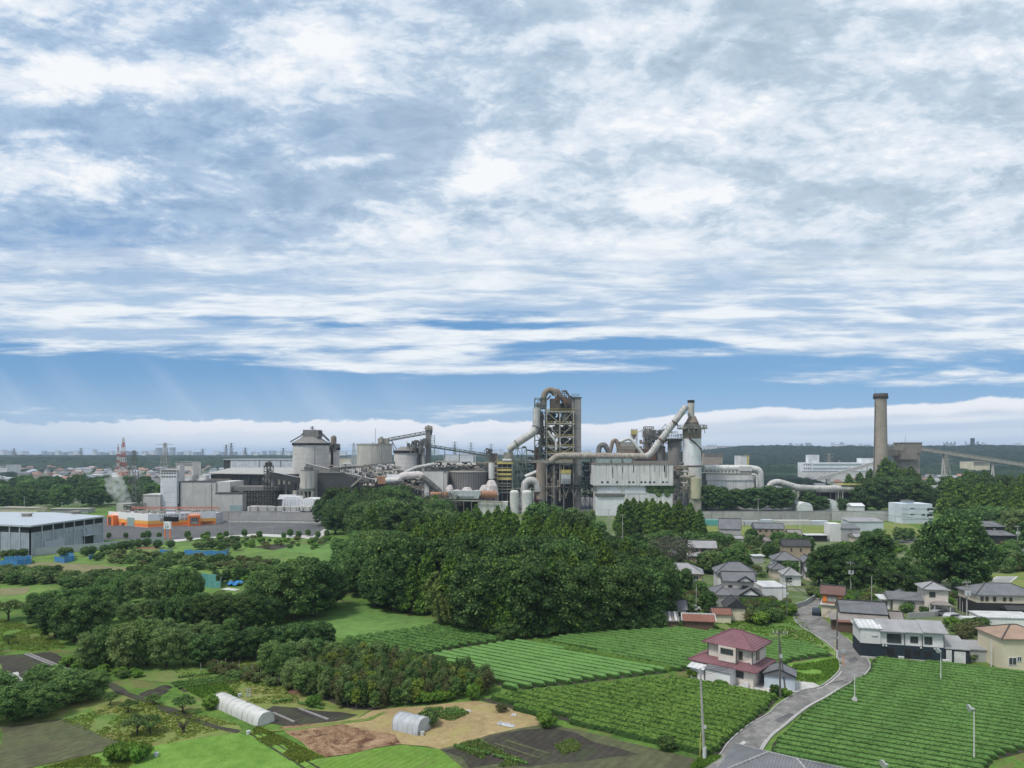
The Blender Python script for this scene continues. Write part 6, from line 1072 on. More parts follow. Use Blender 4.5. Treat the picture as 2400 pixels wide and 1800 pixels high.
for i in range(60):
    a = r_.uniform(1262, 1340); t_ = r_.uniform(960, 1165); c.pipe('', '', [(a, t_, r_.uniform(-1, 3)), (a + r_.uniform(-8, 14), t_ + r_.uniform(-1, 9), r_.uniform(-1, 3)), (a + r_.uniform(-4, 14), t_ + r_.uniform(4, 14), 1)], r_.uniform(.18, .4), 6, mb=q)
q.build('small_pipework', M['rust_mix'], c.o)
q = MB(); scaffold(q, c.x(1275), c.x(1344), -1, 12, 0, c.z(1086), 3, 2, .5, False); q.build('lower_frame', M['steel_pale'], c.o); q = MB(); r_ = random.Random(79)
for i in range(60): a = r_.uniform(1276, 1338); t_ = r_.uniform(1090, 1160); c.box('', '', a, a + r_.uniform(3, 9), t_, t_ + r_.uniform(3, 9), r_.uniform(0, 3), r_.uniform(4, 8), mb=q)
q.build('lower_equipment', M['rust_mix'], c.o)
c.box('deck', 'steel_pale', 1200, 1341, 1078, 1085, -2, 12); c.box('cabinet', 'panel_white', 1315, 1337, 1110, 1134, -1.6, 6); c.box('cabinet_head', 'yellow', 1314, 1338, 1101, 1110, -1.8, 6); q = MB()
for a in range(1318, 1335, 4): q.beam(c.p(a, 1122, -1.8), c.p(a + 1.5, 1134, -1.8), .25)
q.build('cabinet_grille', M['steel'], c.o)
c.cyl('process_tower', 'steel', 1291, 1307, 1090, None, 3); c.cyl('process_cone', 'steel_dark', 1287, 1311, 1078, 1090, 3, .7); c.box('mid_deck', 'steel_dark', 1312, 1360, 1139, 1143, -4, 8); q = MB(); [q.beam(c.p(a, 1142, -3), c.p(a + 8, 1166, -3), .5) for a in (1318, 1338)]; [q.beam(c.p(a, 1142, -3), c.p(a - 8, 1166, -3), .5) for a in (1332, 1352)]; q.build('strut', M['steel_pale'], c.o); c.box('core', 'steel_dark', 1278, 1342, 1090, None, 8, 12)
c.box('side_cabin', 'steel', 1345, 1360, 1114, 1136, -3, .5)
c = Ctx('downcomer_duct', 'big silver duct sweeping down left from the preheater tower', 'duct', 450, 1230); c.pipe('pipe', 'duct', [(1258, 956, 2), (1256.5, 1000, 1), (1250, 1014, 0), (1210, 1040, 0), (1190, 1056, 0)], 2.4, 20); q = MB()
for A_, B2 in (((1257, 1000, 1), (1252, 1010, .4)), ((1212, 1039, 0), (1205, 1043, 0))): a_, b2 = c.p(*A_), c.p(*B2); q.tube([a_, a_.lerp(b2, .35)], 2.75, 20)
q.build('flange', M['steel'], c.o, True); q = MB(); scaffold(q, c.x(1202), c.x(1234), -3, 5, 0, c.z(1050), 3, 7, .35); q.build('support_frame', M['green_steel'], c.o)
c = Ctx('duct', 'curved grey elbow duct arching over the white domed tanks', 'duct', 440, 1246); c.pipe('pipe', 'duct', [(1229, 1152, 0), (1230, 1133, 0), (1243, 1124, 0), (1258, 1130, 0), (1262, 1152, 0)], 2.4, 16); c.pipe('riser', 'rust_mix', [(1268, 1170, 1), (1267, 1120, 1), (1269, 1086, 1)], 3.0, 14)
c = Ctx('duct', 'slanting grey duct with hoppers beneath it left of the preheater', 'duct', 444, 1248); c.pipe('pipe', 'pipe_white', [(1231, 1117, 0), (1265, 1103, 0)], 1.2, 10); q = MB()
for k in range(6): px = 1234 + k * 5; py = 1119 - k * 2.1; q.tube([c.p(px, py), c.p(px, py + 5)], [1.1, .3], 8)
q.build('hopper', M['steel'], c.o); c.box('support', 'steel_dark', 1246, 1248, 1116, None, -.4, .4)
clutter('green scaffolding full of pipes left of the preheater tower', 462, 1206, 1276, 1046, 1150, 60, 6, mats=('green_steel', 'steel', 'steel_dark'))
clutter('dark steelwork between the preheater and the stained white building', 470, 1362, 1394, 1084, 1160, 50, 7, mats=('steel_dark', 'steel', 'steel_dark'))
c = Ctx('process_duct', 'very long ribbed rusty duct running level across to the slanting stack duct', 'duct', 446, 1400); c.pipe('pipe', 'duct_rusty', [(1290, 1082, 0), (1305, 1069, 0), (1322, 1068, 0), (1512, 1070, 0)], 2.15, 18, flange=6); q = MB(); [q.beam(c.p(a, 1072, d), c.p(a, 1110, d), .5) for a in (1345, 1385, 1420, 1460, 1500) for d in (-1.4, 1.4)]; q.build('support', M['steel_dark'], c.o)
c = Ctx('stack_duct', 'thick grey duct slanting up to the head of the chimney silo', 'duct', 446, 1570); c.pipe('pipe', 'duct', [(1512, 1070.5, 0), (1523, 1066, 0), (1610, 952, 2)], 2.15, 18, flange=7); q = MB(); A_, B2 = c.p(1523, 1066), c.p(1618, 946)
for f in (.28, .62): P = A_.lerp(B2, f); dd = (B2 - A_).normalized(); q.tube([P - dd * .3, P + dd * .3], 2.45, 18)
q.beam(A_.lerp(B2, .3), c.p(1546, 1062), .5); q.beam(A_.lerp(B2, .3), c.p(1566, 1086), .5); q.build('support', M['rust'], c.o)
# ---- stained white building
c = Ctx('mill_building', 'big white concrete building with black rain stains and a row of tiny windows', 'building', 430, 1486); c.box('wall', 'stained_white', 1392, 1578, 1088, 1138, 0, 22); c.box('lower_wall', 'stained_white', 1400, 1578, 1138.1, None, 1.4, 22); c.box('roof_edge', 'rust_mix', 1391, 1580, 1085.4, 1088, -.4, 22.3); c.box('parapet', 'concrete_dark', 1398, 1579, 1081, 1085.4, 3, 20)
for px in (1409, 1422, 1444, 1473, 1482, 1501, 1510, 1521, 1531, 1552, 1561): c.box('window', 'black_void', px, px + 4.6, 1128, 1132.2, -.08, .1)
for a, b_ in ((1401, 1432), (1436, 1458), (1464, 1482)): c.box('roof_box', 'teal_box', a, b_, 1075.5, 1085, 2, 8)
q = MB(); [c.box('', '', px, px + 0.7 + (px % 3) * .7, 1090 + (px % 4), 1104 + (px * 7 % 22), -.03, .06, mb=q) for px in (1434, 1435.5, 1458, 1459, 1484, 1509, 1534, 1545, 1556, 1558, 1561, 1566)]; q.build('rain_stain', M['black_void'], c.o); bpy.context.view_layer.update()
M['black_stain'] = streaked('black_stain', (0.20, 0.19, 0.17), (0.06, 0.055, 0.05), .8, 2.0, .1); c.o.children[-1].data.materials[0] = M['black_stain']
for a, b_ in ((1404, 1456), (1466, 1516)):
    q = MB(); n_ = 12; arc = [(c.x(a), c.z(1157)), (c.x(b_), c.z(1157))] + [(c.x(b_ - (b_ - a) * k / n_), c.z(1148) + 1.6 * math.sin(math.pi * k / n_)) for k in range(n_ + 1)]; q.xprism(arc, 1.2, 1.45); q.build('arched_panel', M['white_wall'], c.o)
ivy = crown_mesh('ivy', [(x, 1.2, z, 2.4, .35, 2.2) for x in np.linspace(c.x(1522), c.x(1574), 8) for z in (c.z(1142), c.z(1150))] + [(c.x(1545), 1.2, c.z(1160), 2, .3, 2), (c.x(1565), 1.2, c.z(1160), 2, .3, 2)], M['lf_mid'], 3800, .28, 5, core=0.7); link('ivy', ivy, c.o)
c = Ctx('annex', 'long low white annex with a dark roof below the stained building', 'building', 412, 1431); c.box('wall', 'white_wall', 1399, 1463, 1164, None, 0, 8); c.box('roof', 'steel', 1398, 1464, 1157.5, 1163.5, -.8, 8.3)
c = Ctx('works_building', 'brown weathered mill house behind the roof of the stained building', 'building', 470, 1475); c.box('wall', 'rust_mix', 1450, 1505, 1046, None, 0, 10); c.box('roof', 'roof_dusty', 1448, 1492, 1036, 1046, 1, 9); c.box('strip_window', 'steel_pale', 1452, 1490, 1049, 1053, -.1, 0.05); c.box('rusty_house', 'rust', 1488, 1535, 1052, 1078, -2, 8)
for i, (mt, pts, r0, lb) in enumerate([('rust_mix', [(1427, 1072, 0), (1436, 1034, 0), (1444, 1031, 0), (1455, 1066, 0)], 1.3, 'rusty inverted V pipe above the stained building'), ('pipe_white', [(1452, 1036, 0), (1472, 1028, 0), (1479, 1030, 0), (1506, 1064, 0)], 1.1, 'shiny silver bent pipe above the stained building'), ('steel', [(1402, 1064, 0), (1405, 1045, 0), (1417, 1041, 0), (1427, 1060, 0)], 1.7, 'dark grey elbow duct at the left end of the roof')]):
    c = Ctx('duct', lb, 'duct', 455, pts[1][0]); c.pipe('pipe', mt, pts, r0, 14); q = MB(); [q.beam(c.p(p_[0], p_[1], 0), (c.x(p_[0]), 0, 0), .5) for p_ in (pts[0], pts[-1])]; q.build('support', M['steel_dark'], c.o)
c = Ctx('filter_tower', 'rusty machinery tower with a yellow hopper amid the roof pipes', 'filter tower', 474, 1520); q = MB(); scaffold(q, c.x(1512), c.x(1532), 0, 6, 0, c.z(1000), 2, 10, .4); q.build('frame', M['steel'], c.o); c.box('tower', 'silo_stained', 1514, 1528, 1004, None, 2, 7)
c.box('hopper', 'yellow', 1481, 1493, 1008, 1018, 0, 4); q = MB(); q.tube([c.p(1487, 1018, 2), c.p(1487, 1030, 2)], [2.4, .5], 10); scaffold(q, c.x(1481), c.x(1494), 0, 4, 0, c.z(1006), 1, 8, .25); q.beam(c.p(1494, 1014, 1), c.p(1513, 1004, 1), .35); q.beam(c.p(1502, 1010, 1), c.p(1513, 1022, 1), .35); q.build('hopper_stand', M['steel_pale'], c.o); silo_head(c, 1508, 1538, 1004, 2); silo_head(c, 1516, 1546, 1014, 2); silo_head(c, 1545, 1562, 1004, 2); q = MB()
for i in range(26): a = r_.uniform(1500, 1560); t_ = r_.uniform(1010, 1052); c.box('', '', a, a + r_.uniform(3, 10), t_, t_ + r_.uniform(3, 10), r_.uniform(-2, 2), r_.uniform(3, 8), mb=q)
q.build('casing', M['rust_mix'], c.o); q = MB(); scaffold(q, c.x(1546), c.x(1588), 0, 5, c.z(1040), c.z(1012), 4, 3, .25); q.beam(c.p(1545, 1012, 0), c.p(1560, 994, 0), .3); q.beam(c.p(1560, 994, 0), c.p(1566, 1010, 0), .3); q.build('gantry', M['steel'], c.o); c.box('base', 'rust_mix', 1500, 1560, 1052, None, 3, 10)
c = Ctx('silo', 'brown grey silo tucked behind the slanting stack duct', 'silo', 475, 1575); c.cyl('wall', 'shaft_grey', 1565, 1596, 1033, None); c.cyl('wall', 'shaft_grey', 1533, 1562, 1046, None, 4); c.box('head_house', 'steel_dark', 1558, 1598, 1028, 1034, -6, 6); q = MB(); scaffold(q, c.x(1593), c.x(1601), -2, 4, 0, c.z(1018), 1, 12, .3); q.build('stair_frame', M['steel_dark'], c.o)
# ---- chimney silo
c = Ctx('stack_silo', 'white silo carrying a round platform and a short rusty chimney with a black tip', 'silo', 452, 1622)
c.cyl('wall', 'white_wall', 1600.5, 1643, 1028, 1093); c.cyl('upper_wall', 'rust_mix', 1600.3, 1643.2, 1005, 1028.2); c.cyl('rib', 'rust', 1599.5, 1644, 1090.5, 1093.5); q = MB(); q.cyl(0, 0, 0, c.z(1093.6), c.m(22), c.m(21.5), 32); q.build('lower_wall', M['concrete_pale'], c.o, True)
c.cyl('platform', 'steel_pale', 1588, 1657, 1003, 1005.4); q = MB()
for k in range(26): a = 2 * math.pi * k / 26; R_ = c.m(33.5); q.beam((math.cos(a) * R_, math.sin(a) * R_, c.z(1003)), (math.cos(a) * R_, math.sin(a) * R_, c.z(1003) + 1.8), .2); a2 = 2 * math.pi * (k + 1) / 26; [q.beam((math.cos(a) * R_, math.sin(a) * R_, c.z(1003) + h_), (math.cos(a2) * R_, math.sin(a2) * R_, c.z(1003) + h_), .16) for h_ in (.9, 1.8)]
q.build('railing', M['steel_pale'], c.o); c.cyl('cone', 'tower_brown', 1600, 1642, 990, 1003, 0, .72); c.cyl('upper_cone', 'rust_mix', 1607, 1637, 975, 990, 0, .5); c.cyl('chimney', 'silo_stained', 1611.8, 1627.3, 944, 976, 0); c.cyl('tip', 'black_void', 1611.5, 1627.6, 938, 944.3, 0); silo_head(c, 1600, 1642, 992, -6)
q = MB(); pl = [c.p(1609, 1028, -6.2), c.p(1622, 1037, -6.4), c.p(1638, 1052, -4.4), c.p(1643.5, 1062, -1), c.p(1643.5, 1080, 0)]; q.tube(pl, .45, 6); q.build('stair', M['rust'], c.o)
c.cyl('yellow_tank', 'concrete_pale', 1604, 1634, 1119, 1166, -9); c.o.children[-1].data.materials[0] = streaked('cream_tank', (.50, .47, .33), (.20, .17, .10), .7, .7, .03); q = MB(); rail(q, c.x(1602), c.x(1636), -12, -6, c.z(1165), 1, .2, 6); c.pipe('', '', [(1596, 1128, -8), (1606, 1116, -8), (1622, 1113, -8)], .9, 8, mb=q); c.box('', '', 1604, 1632, 1167, None, -12, -6, mb=q); q.build('tank_deck', M['steel_pale'], c.o)
clutter('grimy steel stair tower against the foot of the chimney silo', 440, 1580, 1600, 1085, 1170, 60, 9, mats=('steel', 'rust_mix', 'steel_pale'))
# ---- right part of the works
c = Ctx('filter_house', 'white filter building with a row of round vents on its roof', 'building', 462, 1712); c.box('wall', 'stained_white', 1657, 1768, 1126, None, 0, 14); c.box('upper_wall', 'concrete_pale', 1655, 1770, 1111, 1125.8, -.5, 14.5); c.box('roof_edge', 'steel_pale', 1655, 1770, 1108.5, 1111, -.8, 14.8); c.box('link', 'steel', 1645, 1655, 1109, None, 1, 8)
for k in range(12): c.cyl('vent', 'pipe_white', 1661 + k * 8.8, 1666 + k * 8.8, 1104, 1109, 2, n=10)
c = Ctx('duct', 'fat white duct over the filter building with an elbow dropping at its right end', 'duct', 462, 1725); c.pipe('pipe', 'pipe_white', [(1655, 1098, 4), (1764, 1098, 4), (1786, 1102, 4), (1788, 1150, 4)], 2.3, 18, flange=9); c.pipe('thin_pipe', 'pipe_white', [(1760, 1112, -2), (1769, 1113, -2), (1772, 1122, -2), (1772, 1150, -2)], .8, 10)
c.box('fan_box', 'pipe_white', 1734, 1762, 1093, 1104, 0, 8); q = MB(); [q.beam(c.p(a, 1100, 4), c.p(a, 1200, 4), .6) for a in (1788,)]; q.build('support', M['steel'], c.o)
c = Ctx('ground_duct', 'long pale duct on trestles running right towards the chimney', 'duct', 450, 1930); c.pipe('pipe', 'duct', [(1800, 1152, 0), (1806, 1134, 0), (1822, 1129, 0), (1868, 1143, 0), (1900, 1145, 0), (2024, 1146, 0)], 2.2, 18, flange=8)
for px in (1858, 1867, 1962, 1972): q = MB(); q.beam(c.p(px, 1150, -1.5), (c.x(px), -1.5, 0), .5); q.beam(c.p(px, 1150, 1.5), (c.x(px), 1.5, 0), .5); [q.beam((c.x(px), -1.5, z_), (c.x(px), 1.5, z_ + 2.5), .3) for z_ in (0, 3, 6)]; q.beam((c.x(px) - 1, 0, 5), (c.x(px) + 1, 0, 7), .3); q.build('trestle', M['steel_pale'], c.o)
c.box('gantry', 'yellow', 1968, 2022, 1134, 1136.5, -2.5, 2.5)
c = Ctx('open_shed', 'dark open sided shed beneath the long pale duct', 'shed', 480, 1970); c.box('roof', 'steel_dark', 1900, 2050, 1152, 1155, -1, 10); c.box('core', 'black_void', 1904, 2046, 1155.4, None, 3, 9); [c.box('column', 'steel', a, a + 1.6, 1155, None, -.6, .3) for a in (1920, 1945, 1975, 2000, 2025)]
c = Ctx('brick_chimney', 'tall slim tapering brown chimney with a dark rimmed head', 'chimney', 600, 2064); rb, rt = c.m(17.5), c.m(12.8); q = MB(); n_ = 16; zt = c.z(934); q.tube([(0, 0, zt * k / n_) for k in range(n_ + 1)], [rb + (rt - rb) * (1 - (1 - k / n_) ** 1.5) for k in range(n_ + 1)], 40); q.build('shaft', M['chimney'], c.o, True); q = MB(); q.tube([(0, 0, c.z(935)), (0, 0, c.z(929))], [rt * 1.02, rt * 1.16], 40); q.tube([(0, 0, c.z(929.3)), (0, 0, c.z(922.5))], [rt * 1.22, rt * 1.2], 40); q.build('head', M['tower_brown'], c.o, True)
q = MB(); [q.beam((-rb * 1.04 + (rb - rt) * (1 - (1 - z_ / zt) ** 1.5) - .2, -1, z_), (-rb * 1.04 + (rb - rt) * (1 - (1 - z_ / zt) ** 1.5) - .6, -1, z_ + .1), .9, .25) for z_ in range(4, int(zt) - 3, 3)]; q.beam((-rb - .3, -1, 4), (-rt - .5, -1, zt - 3), .25); q.build('ladder', M['steel_dark'], c.o); q = MB(); q.beam((-rt, 0, c.z(923)), (-rt, 0, c.z(912)), .22); q.build('lightning_rod', M['steel'], c.o)
q = MB(); R_ = rt * 1.16
for k in range(20): a = 2 * math.pi * k / 20; q.beam((math.cos(a) * R_, math.sin(a) * R_, c.z(935)), (math.cos(a) * R_ * 1.05, math.sin(a) * R_ * 1.05, c.z(929.5)), .5)
q.build('corbel', M['steel_dark'], c.o)
c = Ctx('hopper_tower', 'square weathered concrete tower right of the chimney', 'tower', 620, 2140); c.box('upper_wall', 'rust_mix', 2117, 2161, 1038, 1062, 0, 16); c.o.children[-1].data.materials[0] = M['concrete_brown'] = streaked('concrete_brown', (.27, .24, .21), (.11, .09, .08), .7, .25, .1); c.box('mid_wall', 'concrete_brown', 2110, 2146, 1062, 1077, -2, 14); c.box('wall', 'concrete_brown', 2117, 2157, 1062.2, None, .6, 15); c.box('wing', 'concrete_brown', 2078, 2122, 1054, 1068, 2, 12); c.box('roof_edge', 'steel_pale', 2115, 2162, 1036.6, 1038, -.4, 16.4); q = MB(); truss(q, c.p(2078, 1054, 1), c.p(2116, 1054, 1), 6, 4.5, 4, .5); q.beam(c.p(2126, 1037, 3), c.p(2126, 1021, 3), .25); [q.beam(c.p(a, 1068, 3), (c.x(a), 3, 0), 1.0) for a in (2082, 2096)]; q.build('lattice', M['steel_pale'], c.o)
c = Ctx('conveyor', 'long elevated conveyor descending to the right from the concrete tower', 'conveyor', 618, 2290); A_, B2 = c.p(2161, 1053, 4), c.p(2440, 1096, 4); q = MB(); truss(q, A_ - Vector((0, 0, 1.2)), B2 - Vector((0, 0, 1.2)), 3.2, 2.6, 44, .35); q.build('truss', M['steel_pale'], c.o); MB().beam(A_ + Vector((0, 0, .1)), B2 + Vector((0, 0, .1)), 3.0, 1.5).build('gallery', M['concrete'], c.o); q = MB(); [q.beam(A_.lerp(B2, (k + .5) / 30) + Vector((0, -1.7, 1.6)), A_.lerp(B2, (k + .5) / 30) + Vector((0, -1.7, 2.5)), .3) for k in range(30)]; q.beam(A_ + Vector((0, -1.7, 2.2)), B2 + Vector((0, -1.7, 2.2)), .25); q.build('railing', M['steel_pale'], c.o)
for px in (2217, 2334, 2420): P = A_.lerp(B2, (px - 2161) / 279); q = MB(); q.beam((P.x - 2.5, 4, 0), (P.x, 4, P.z - 1), .8); q.beam((P.x + 2.5, 4, 0), (P.x, 4, P.z - 1), .8); [q.beam((P.x - 2, 4, z_), (P.x + 2, 4, z_ + 4), .3) for z_ in (0, 6, 12)]; q.build('leg', M['concrete'], c.o)
c = Ctx('factory_hall', 'long white two storey factory with ribbon windows far behind the chimney', 'factory', 900, 1965); c.box('wall', 'white_wall', 1880, 2052, 1084, 1104, 0, 14); c.box('tower', 'white_wall', 1896, 1921, 1066, 1084, 1, 10); c.box('right_tower', 'white_wall', 2022, 2052, 1074, 1084, 3, 16); c.box('lower_wall', 'concrete_pale', 1880, 2052, 1104.1, None, .5, 14)
for t_ in (1087.5, 1096.5): c.box('ribbon_window', 'teal_box', 1905, 2020, t_, t_ + 3, -.2, .2)
for a in (1884, 1889, 1894, 1899): [c.box('window', 'black_void', a, a + 2, t_, t_ + 3, -.2, .2) for t_ in (1087.5, 1096.5)]
c.box('logo', 'chimney', 1966, 1969, 1079, 1083.6, -.3, 1)
gallery('thin sloping conveyor rising right towards the brick chimney', 700, (1890, 1132), (2048, 1086), 3, 3, 0, 0, (.3, .6, .9), 'concrete', 'roof_dusty')
c = Ctx('apartment_block', 'pale blue white three storey block with balconies at its right corner', 'apartment block', 366, 2149); c.box('wall', 'white_wall', 2113.5, 2185, 1181, None, 0, 13); c.o.children[-1].data.materials[0] = M['block_blue'] = streaked('block_blue', (.60, .66, .73), (.4, .45, .5), .3, .4, .04); q = MB(); [q.box(c.x(2113.4), c.x(2185.1), -.08, .0, c.z(t_), c.z(t_) + .18) for t_ in (1193, 1205, 1217)]; q.build('joint', M['teal_box'], c.o)
c.box('penthouse', 'block_blue', 2131, 2149, 1176, 1181, 3, 8); c.box('penthouse_roof', 'steel', 2129.5, 2150.5, 1174, 1176, 2.5, 8.5)
for px, py in ((2134, 1190.5), (2139, 1190.5), (2134, 1204.5), (2139, 1204.5), (2160, 1205.5)): c.box('window', 'black_void', px, px + (3.5 if px < 2150 else 8), py, py + 2.6, -.1, .05)
for py in (1191, 1205): c.box('balcony_opening', 'black_void', 2173, 2185.2, py, py + 6, -.12, 3); c.box('balcony_front', 'block_blue', 2176, 2185.6, py + 5, py + 9, -.8, -.2)
for i, (a, b_, h_, lb) in enumerate([(1871, 1905, 8, 'low white arched shelter beside the works wall'), (1925, 1967, 10, 'larger white arched shelter between two round trees')]):
    c = Ctx('arched_shelter', lb, 'shelter', 440, (a + b_) / 2); w = (c.x(b_) - c.x(a)) / 2; q = MB(); q.xprism([(-w, 0), (w, 0)] + [(math.cos(math.pi * k / 12) * w, 2.5 + math.sin(math.pi * k / 12) * (h_ - 4.5)) for k in range(13)], 0, 16); q.build('cover', M['white_wall'], c.o, True)
shed('small white gabled kiosk beside the arched shelter', 430, 1997, 2026, 1186, 1180, 8, 'white_wall', 'white_wall', 'kiosk', 'kiosk')
c = Ctx('white_wreckage', 'broken white concrete hut at the edge of the right forest', 'hut', 470, 2205); c.box('wall', 'concrete_pale', 2192, 2222, 1139, 1160, 0, 6); c.box('opening', 'black_void', 2204, 2214, 1142, 1156, -.1, .3); c.box('base', 'concrete', 2178, 2222, 1160, None, -3, 5)
for i, (a, b_, lb) in enumerate([(661, 712, 'longer white tarpaulin hangar before the works'), (703, 746, 'shorter white tarpaulin hangar with a rounded end')]):
    c = Ctx('tarp_hangar', lb, 'hangar', 436 - 10 * i, (a + b_) / 2); w = (c.x(b_) - c.x(a)) / 2; H_ = c.z(1164 + 4 * i); q = MB(); q.xprism([(-w, 0), (w, 0)] + [(math.copysign(abs(math.cos(math.pi * k / 12)) ** .45, math.cos(math.pi * k / 12)) * w, H_ * .45 + abs(math.sin(math.pi * k / 12)) ** .7 * H_ * .55) for k in range(13)], 0, 12); q.build('cover', M['white_wall'], c.o, True); q = MB(); [q.box(-w + 2 * w * k / 8 - .08, -w + 2 * w * k / 8 + .08, -.12, -.02, 0, H_ * .8) for k in range(1, 8)]; q.build('rib', M['curtain'], c.o)
shed('small pale roofed hut left of the white hangars', 440, 652, 690, 1170, 1160, 8, 'dark_clad', 'roof_pale')
c = Ctx('scrap_pile', 'line of pale rubble and sacks along the top of the works wall', 'rubble', 420, 650); q = MB(); r_ = random.Random(3)
for i in range(70): a = r_.uniform(575, 755); h_ = r_.uniform(.1, .8); q.box(c.x(a), c.x(a) + r_.uniform(.8, 4), r_.uniform(0, 5), r_.uniform(5, 8), 2.0, 4.2 + h_)
q.build('rubble', M['concrete'], c.o); c.box('bank', 'concrete_dark', 574, 758, 1206, None, -.5, 8)
# steaming pit with its plume
c = Ctx('steam_vent', 'squat concrete vent house under the plume of steam', 'vent house', 440, 288); c.box('wall', 'concrete', 273, 305, 1180, None, 0, 9); q = MB(); scaffold(q, c.x(290), c.x(330), 0, 6, 0, c.z(1182), 5, 3, .3); c.pipe('', '', [(292, 1184, -1), (330, 1190, -1)], .6, 8, mb=q); q.build('frame', M['steel'], c.o)
bm = bmesh.new()
for k in range(13):
    f = k / 12; cx_ = c.x(290 - f * 34 - 8 * math.sin(f * 3)); cz = c.z(1180) + f * 17; r0 = 2.6 + 3.6 * math.sin(f * 2.6)
    me_ = bmesh.ops.create_icosphere(bm, subdivisions=3, radius=r0, matrix=__import__('mathutils').Matrix.Translation((cx_, 5, cz)))
me = bpy.data.meshes.new('steam'); bm.to_mesh(me); bm.free(); st = link('steam', me); st.location = c.o.location; rm = st.modifiers.new('r', 'REMESH'); rm.mode = 'VOXEL'; rm.voxel_size = 0.8; ds = st.modifiers.new('d', 'DISPLACE'); tx = bpy.data.textures.new('steam', 'CLOUDS'); tx.noise_scale = 3.0; ds.texture = tx; ds.strength = 2.6
mt = bpy.data.materials.new('steam'); mt.use_nodes = True; nt = mt.node_tree; nt.nodes.clear(); vo = nt.nodes.new('ShaderNodeVolumePrincipled'); vo.inputs['Color'].default_value = (.995, .997, 1, 1); ou = nt.nodes.new('ShaderNodeOutputMaterial'); nt.links.new(vo.outputs[0], ou.inputs['Volume'])
tcn = nt.nodes.new('ShaderNodeTexCoord'); nn_ = nt.nodes.new('ShaderNodeTexNoise'); nn_.inputs['Scale'].default_value = .28; nn_.inputs['Detail'].default_value = 4; nt.links.new(tcn.outputs['Object'], nn_.inputs['Vector']); mr = nt.nodes.new('ShaderNodeMapRange'); nt.links.new(nn_.outputs[0], mr.inputs[0]); mr.inputs[1].default_value = .40; mr.inputs[2].default_value = .75; mr.inputs[4].default_value = .2; nt.links.new(mr.outputs[0], vo.inputs['Density']); me.materials.append(mt); tag(st, 'thin white plume of steam drifting left above the vent house', 'steam', kind='stuff')
# ---------------------------------------------------------------- houses of the village
def wmat(n, c, v=.12): M[n] = streaked(n, c, shade(c, .55), .25, .5, .06)
for n_, c_ in (('w_cream', (.62, .55, .44)), ('w_ochre', (.50, .40, .22)), ('w_brown', (.36, .29, .22)), ('w_white', (.70, .70, .69)), ('w_grey', (.38, .38, .38)), ('w_black', (.035, .036, .038)), ('w_blue', (.50, .56, .62)), ('w_orange', (.50, .25, .15)), ('w_navy', (.022, .035, .045)), ('w_yellow', (.66, .60, .44)), ('w_wood', (.14, .09, .065)), ('w_pink', (.69, .625, .56))): wmat(n_, c_)
for n_, c_, pt in (('r_tile', (.17, .175, .19), .3), ('r_pale', (.33, .33, .34), .35), ('r_dark', (.055, .055, .06), .3), ('r_red', (.205, .098, .115), .4), ('r_brown', (.16, .09, .075), .4), ('r_rustred', (.24, .11, .08), .5), ('r_terra', (.36, .25, .185), .35), ('r_white', (.62, .63, .64), .8), ('r_dusk', (.26, .235, .22), .5)): M[n_] = ribbed(n_, c_, pt, 'X', .6, 0, None, .2, .5)
M['r_rusty'] = ribbed('r_rusty', (.26, .24, .23), .5, 'X', .7, 0, (.14, .07, .05), .2, .5)
M['orange_shutter'] = plain('orange_shutter', (.75, .22, .04), .6)
def roof_mb(q, kind, w, d, ze, zr, ov=.55, cx=0, cy=0, th=.16):
    x0, x1, y0, y1 = cx - w / 2 - ov, cx + w / 2 + ov, cy - d / 2 - ov, cy + d / 2 + ov; xm, ym = cx, cy
    if kind == 'flat': q.box(x0, x1, y0, y1, ze, ze + .25); return
    if kind == 'hip': r = max(0.2, (w - d) / 2) if w > d else .2; top = [(xm - r, ym, zr), (xm + r, ym, zr)] if w >= d else [(xm, ym - (d - w) / 2, zr), (xm, ym + (d - w) / 2, zr)]
    if kind == 'gable': top = [(x0, ym, zr), (x1, ym, zr)]
    if kind == 'gabley': top = [(xm, y0, zr), (xm, y1, zr)]
    if kind == 'lean': q.add([(x0, y0, ze), (x1, y0, ze), (x1, y1, zr), (x0, y1, zr), (x0, y0, ze - th), (x1, y0, ze - th), (x1, y1, zr - th), (x0, y1, zr - th)], [[0, 1, 2, 3], [7, 6, 5, 4], [0, 4, 5, 1], [1, 5, 6, 2], [2, 6, 7, 3], [3, 7, 4, 0]]); return
    b = [(x0, y0, ze), (x1, y0, ze), (x1, y1, ze), (x0, y1, ze)]; b2 = [(x, y, z - th) for x, y, z in b]; vs = b + b2 + top; f = [[4, 5, 1, 0], [5, 6, 2, 1], [6, 7, 3, 2], [7, 4, 0, 3], [7, 6, 5, 4]]
    f += [[0, 1, 9, 8], [2, 3, 8, 9], [1, 2, 9], [3, 0, 8]] if (kind == 'gabley') is False and not (kind == 'hip' and w < d) else [[0, 1, 8], [1, 2, 9, 8], [2, 3, 9], [3, 0, 8, 9]]
    q.add(vs, f)
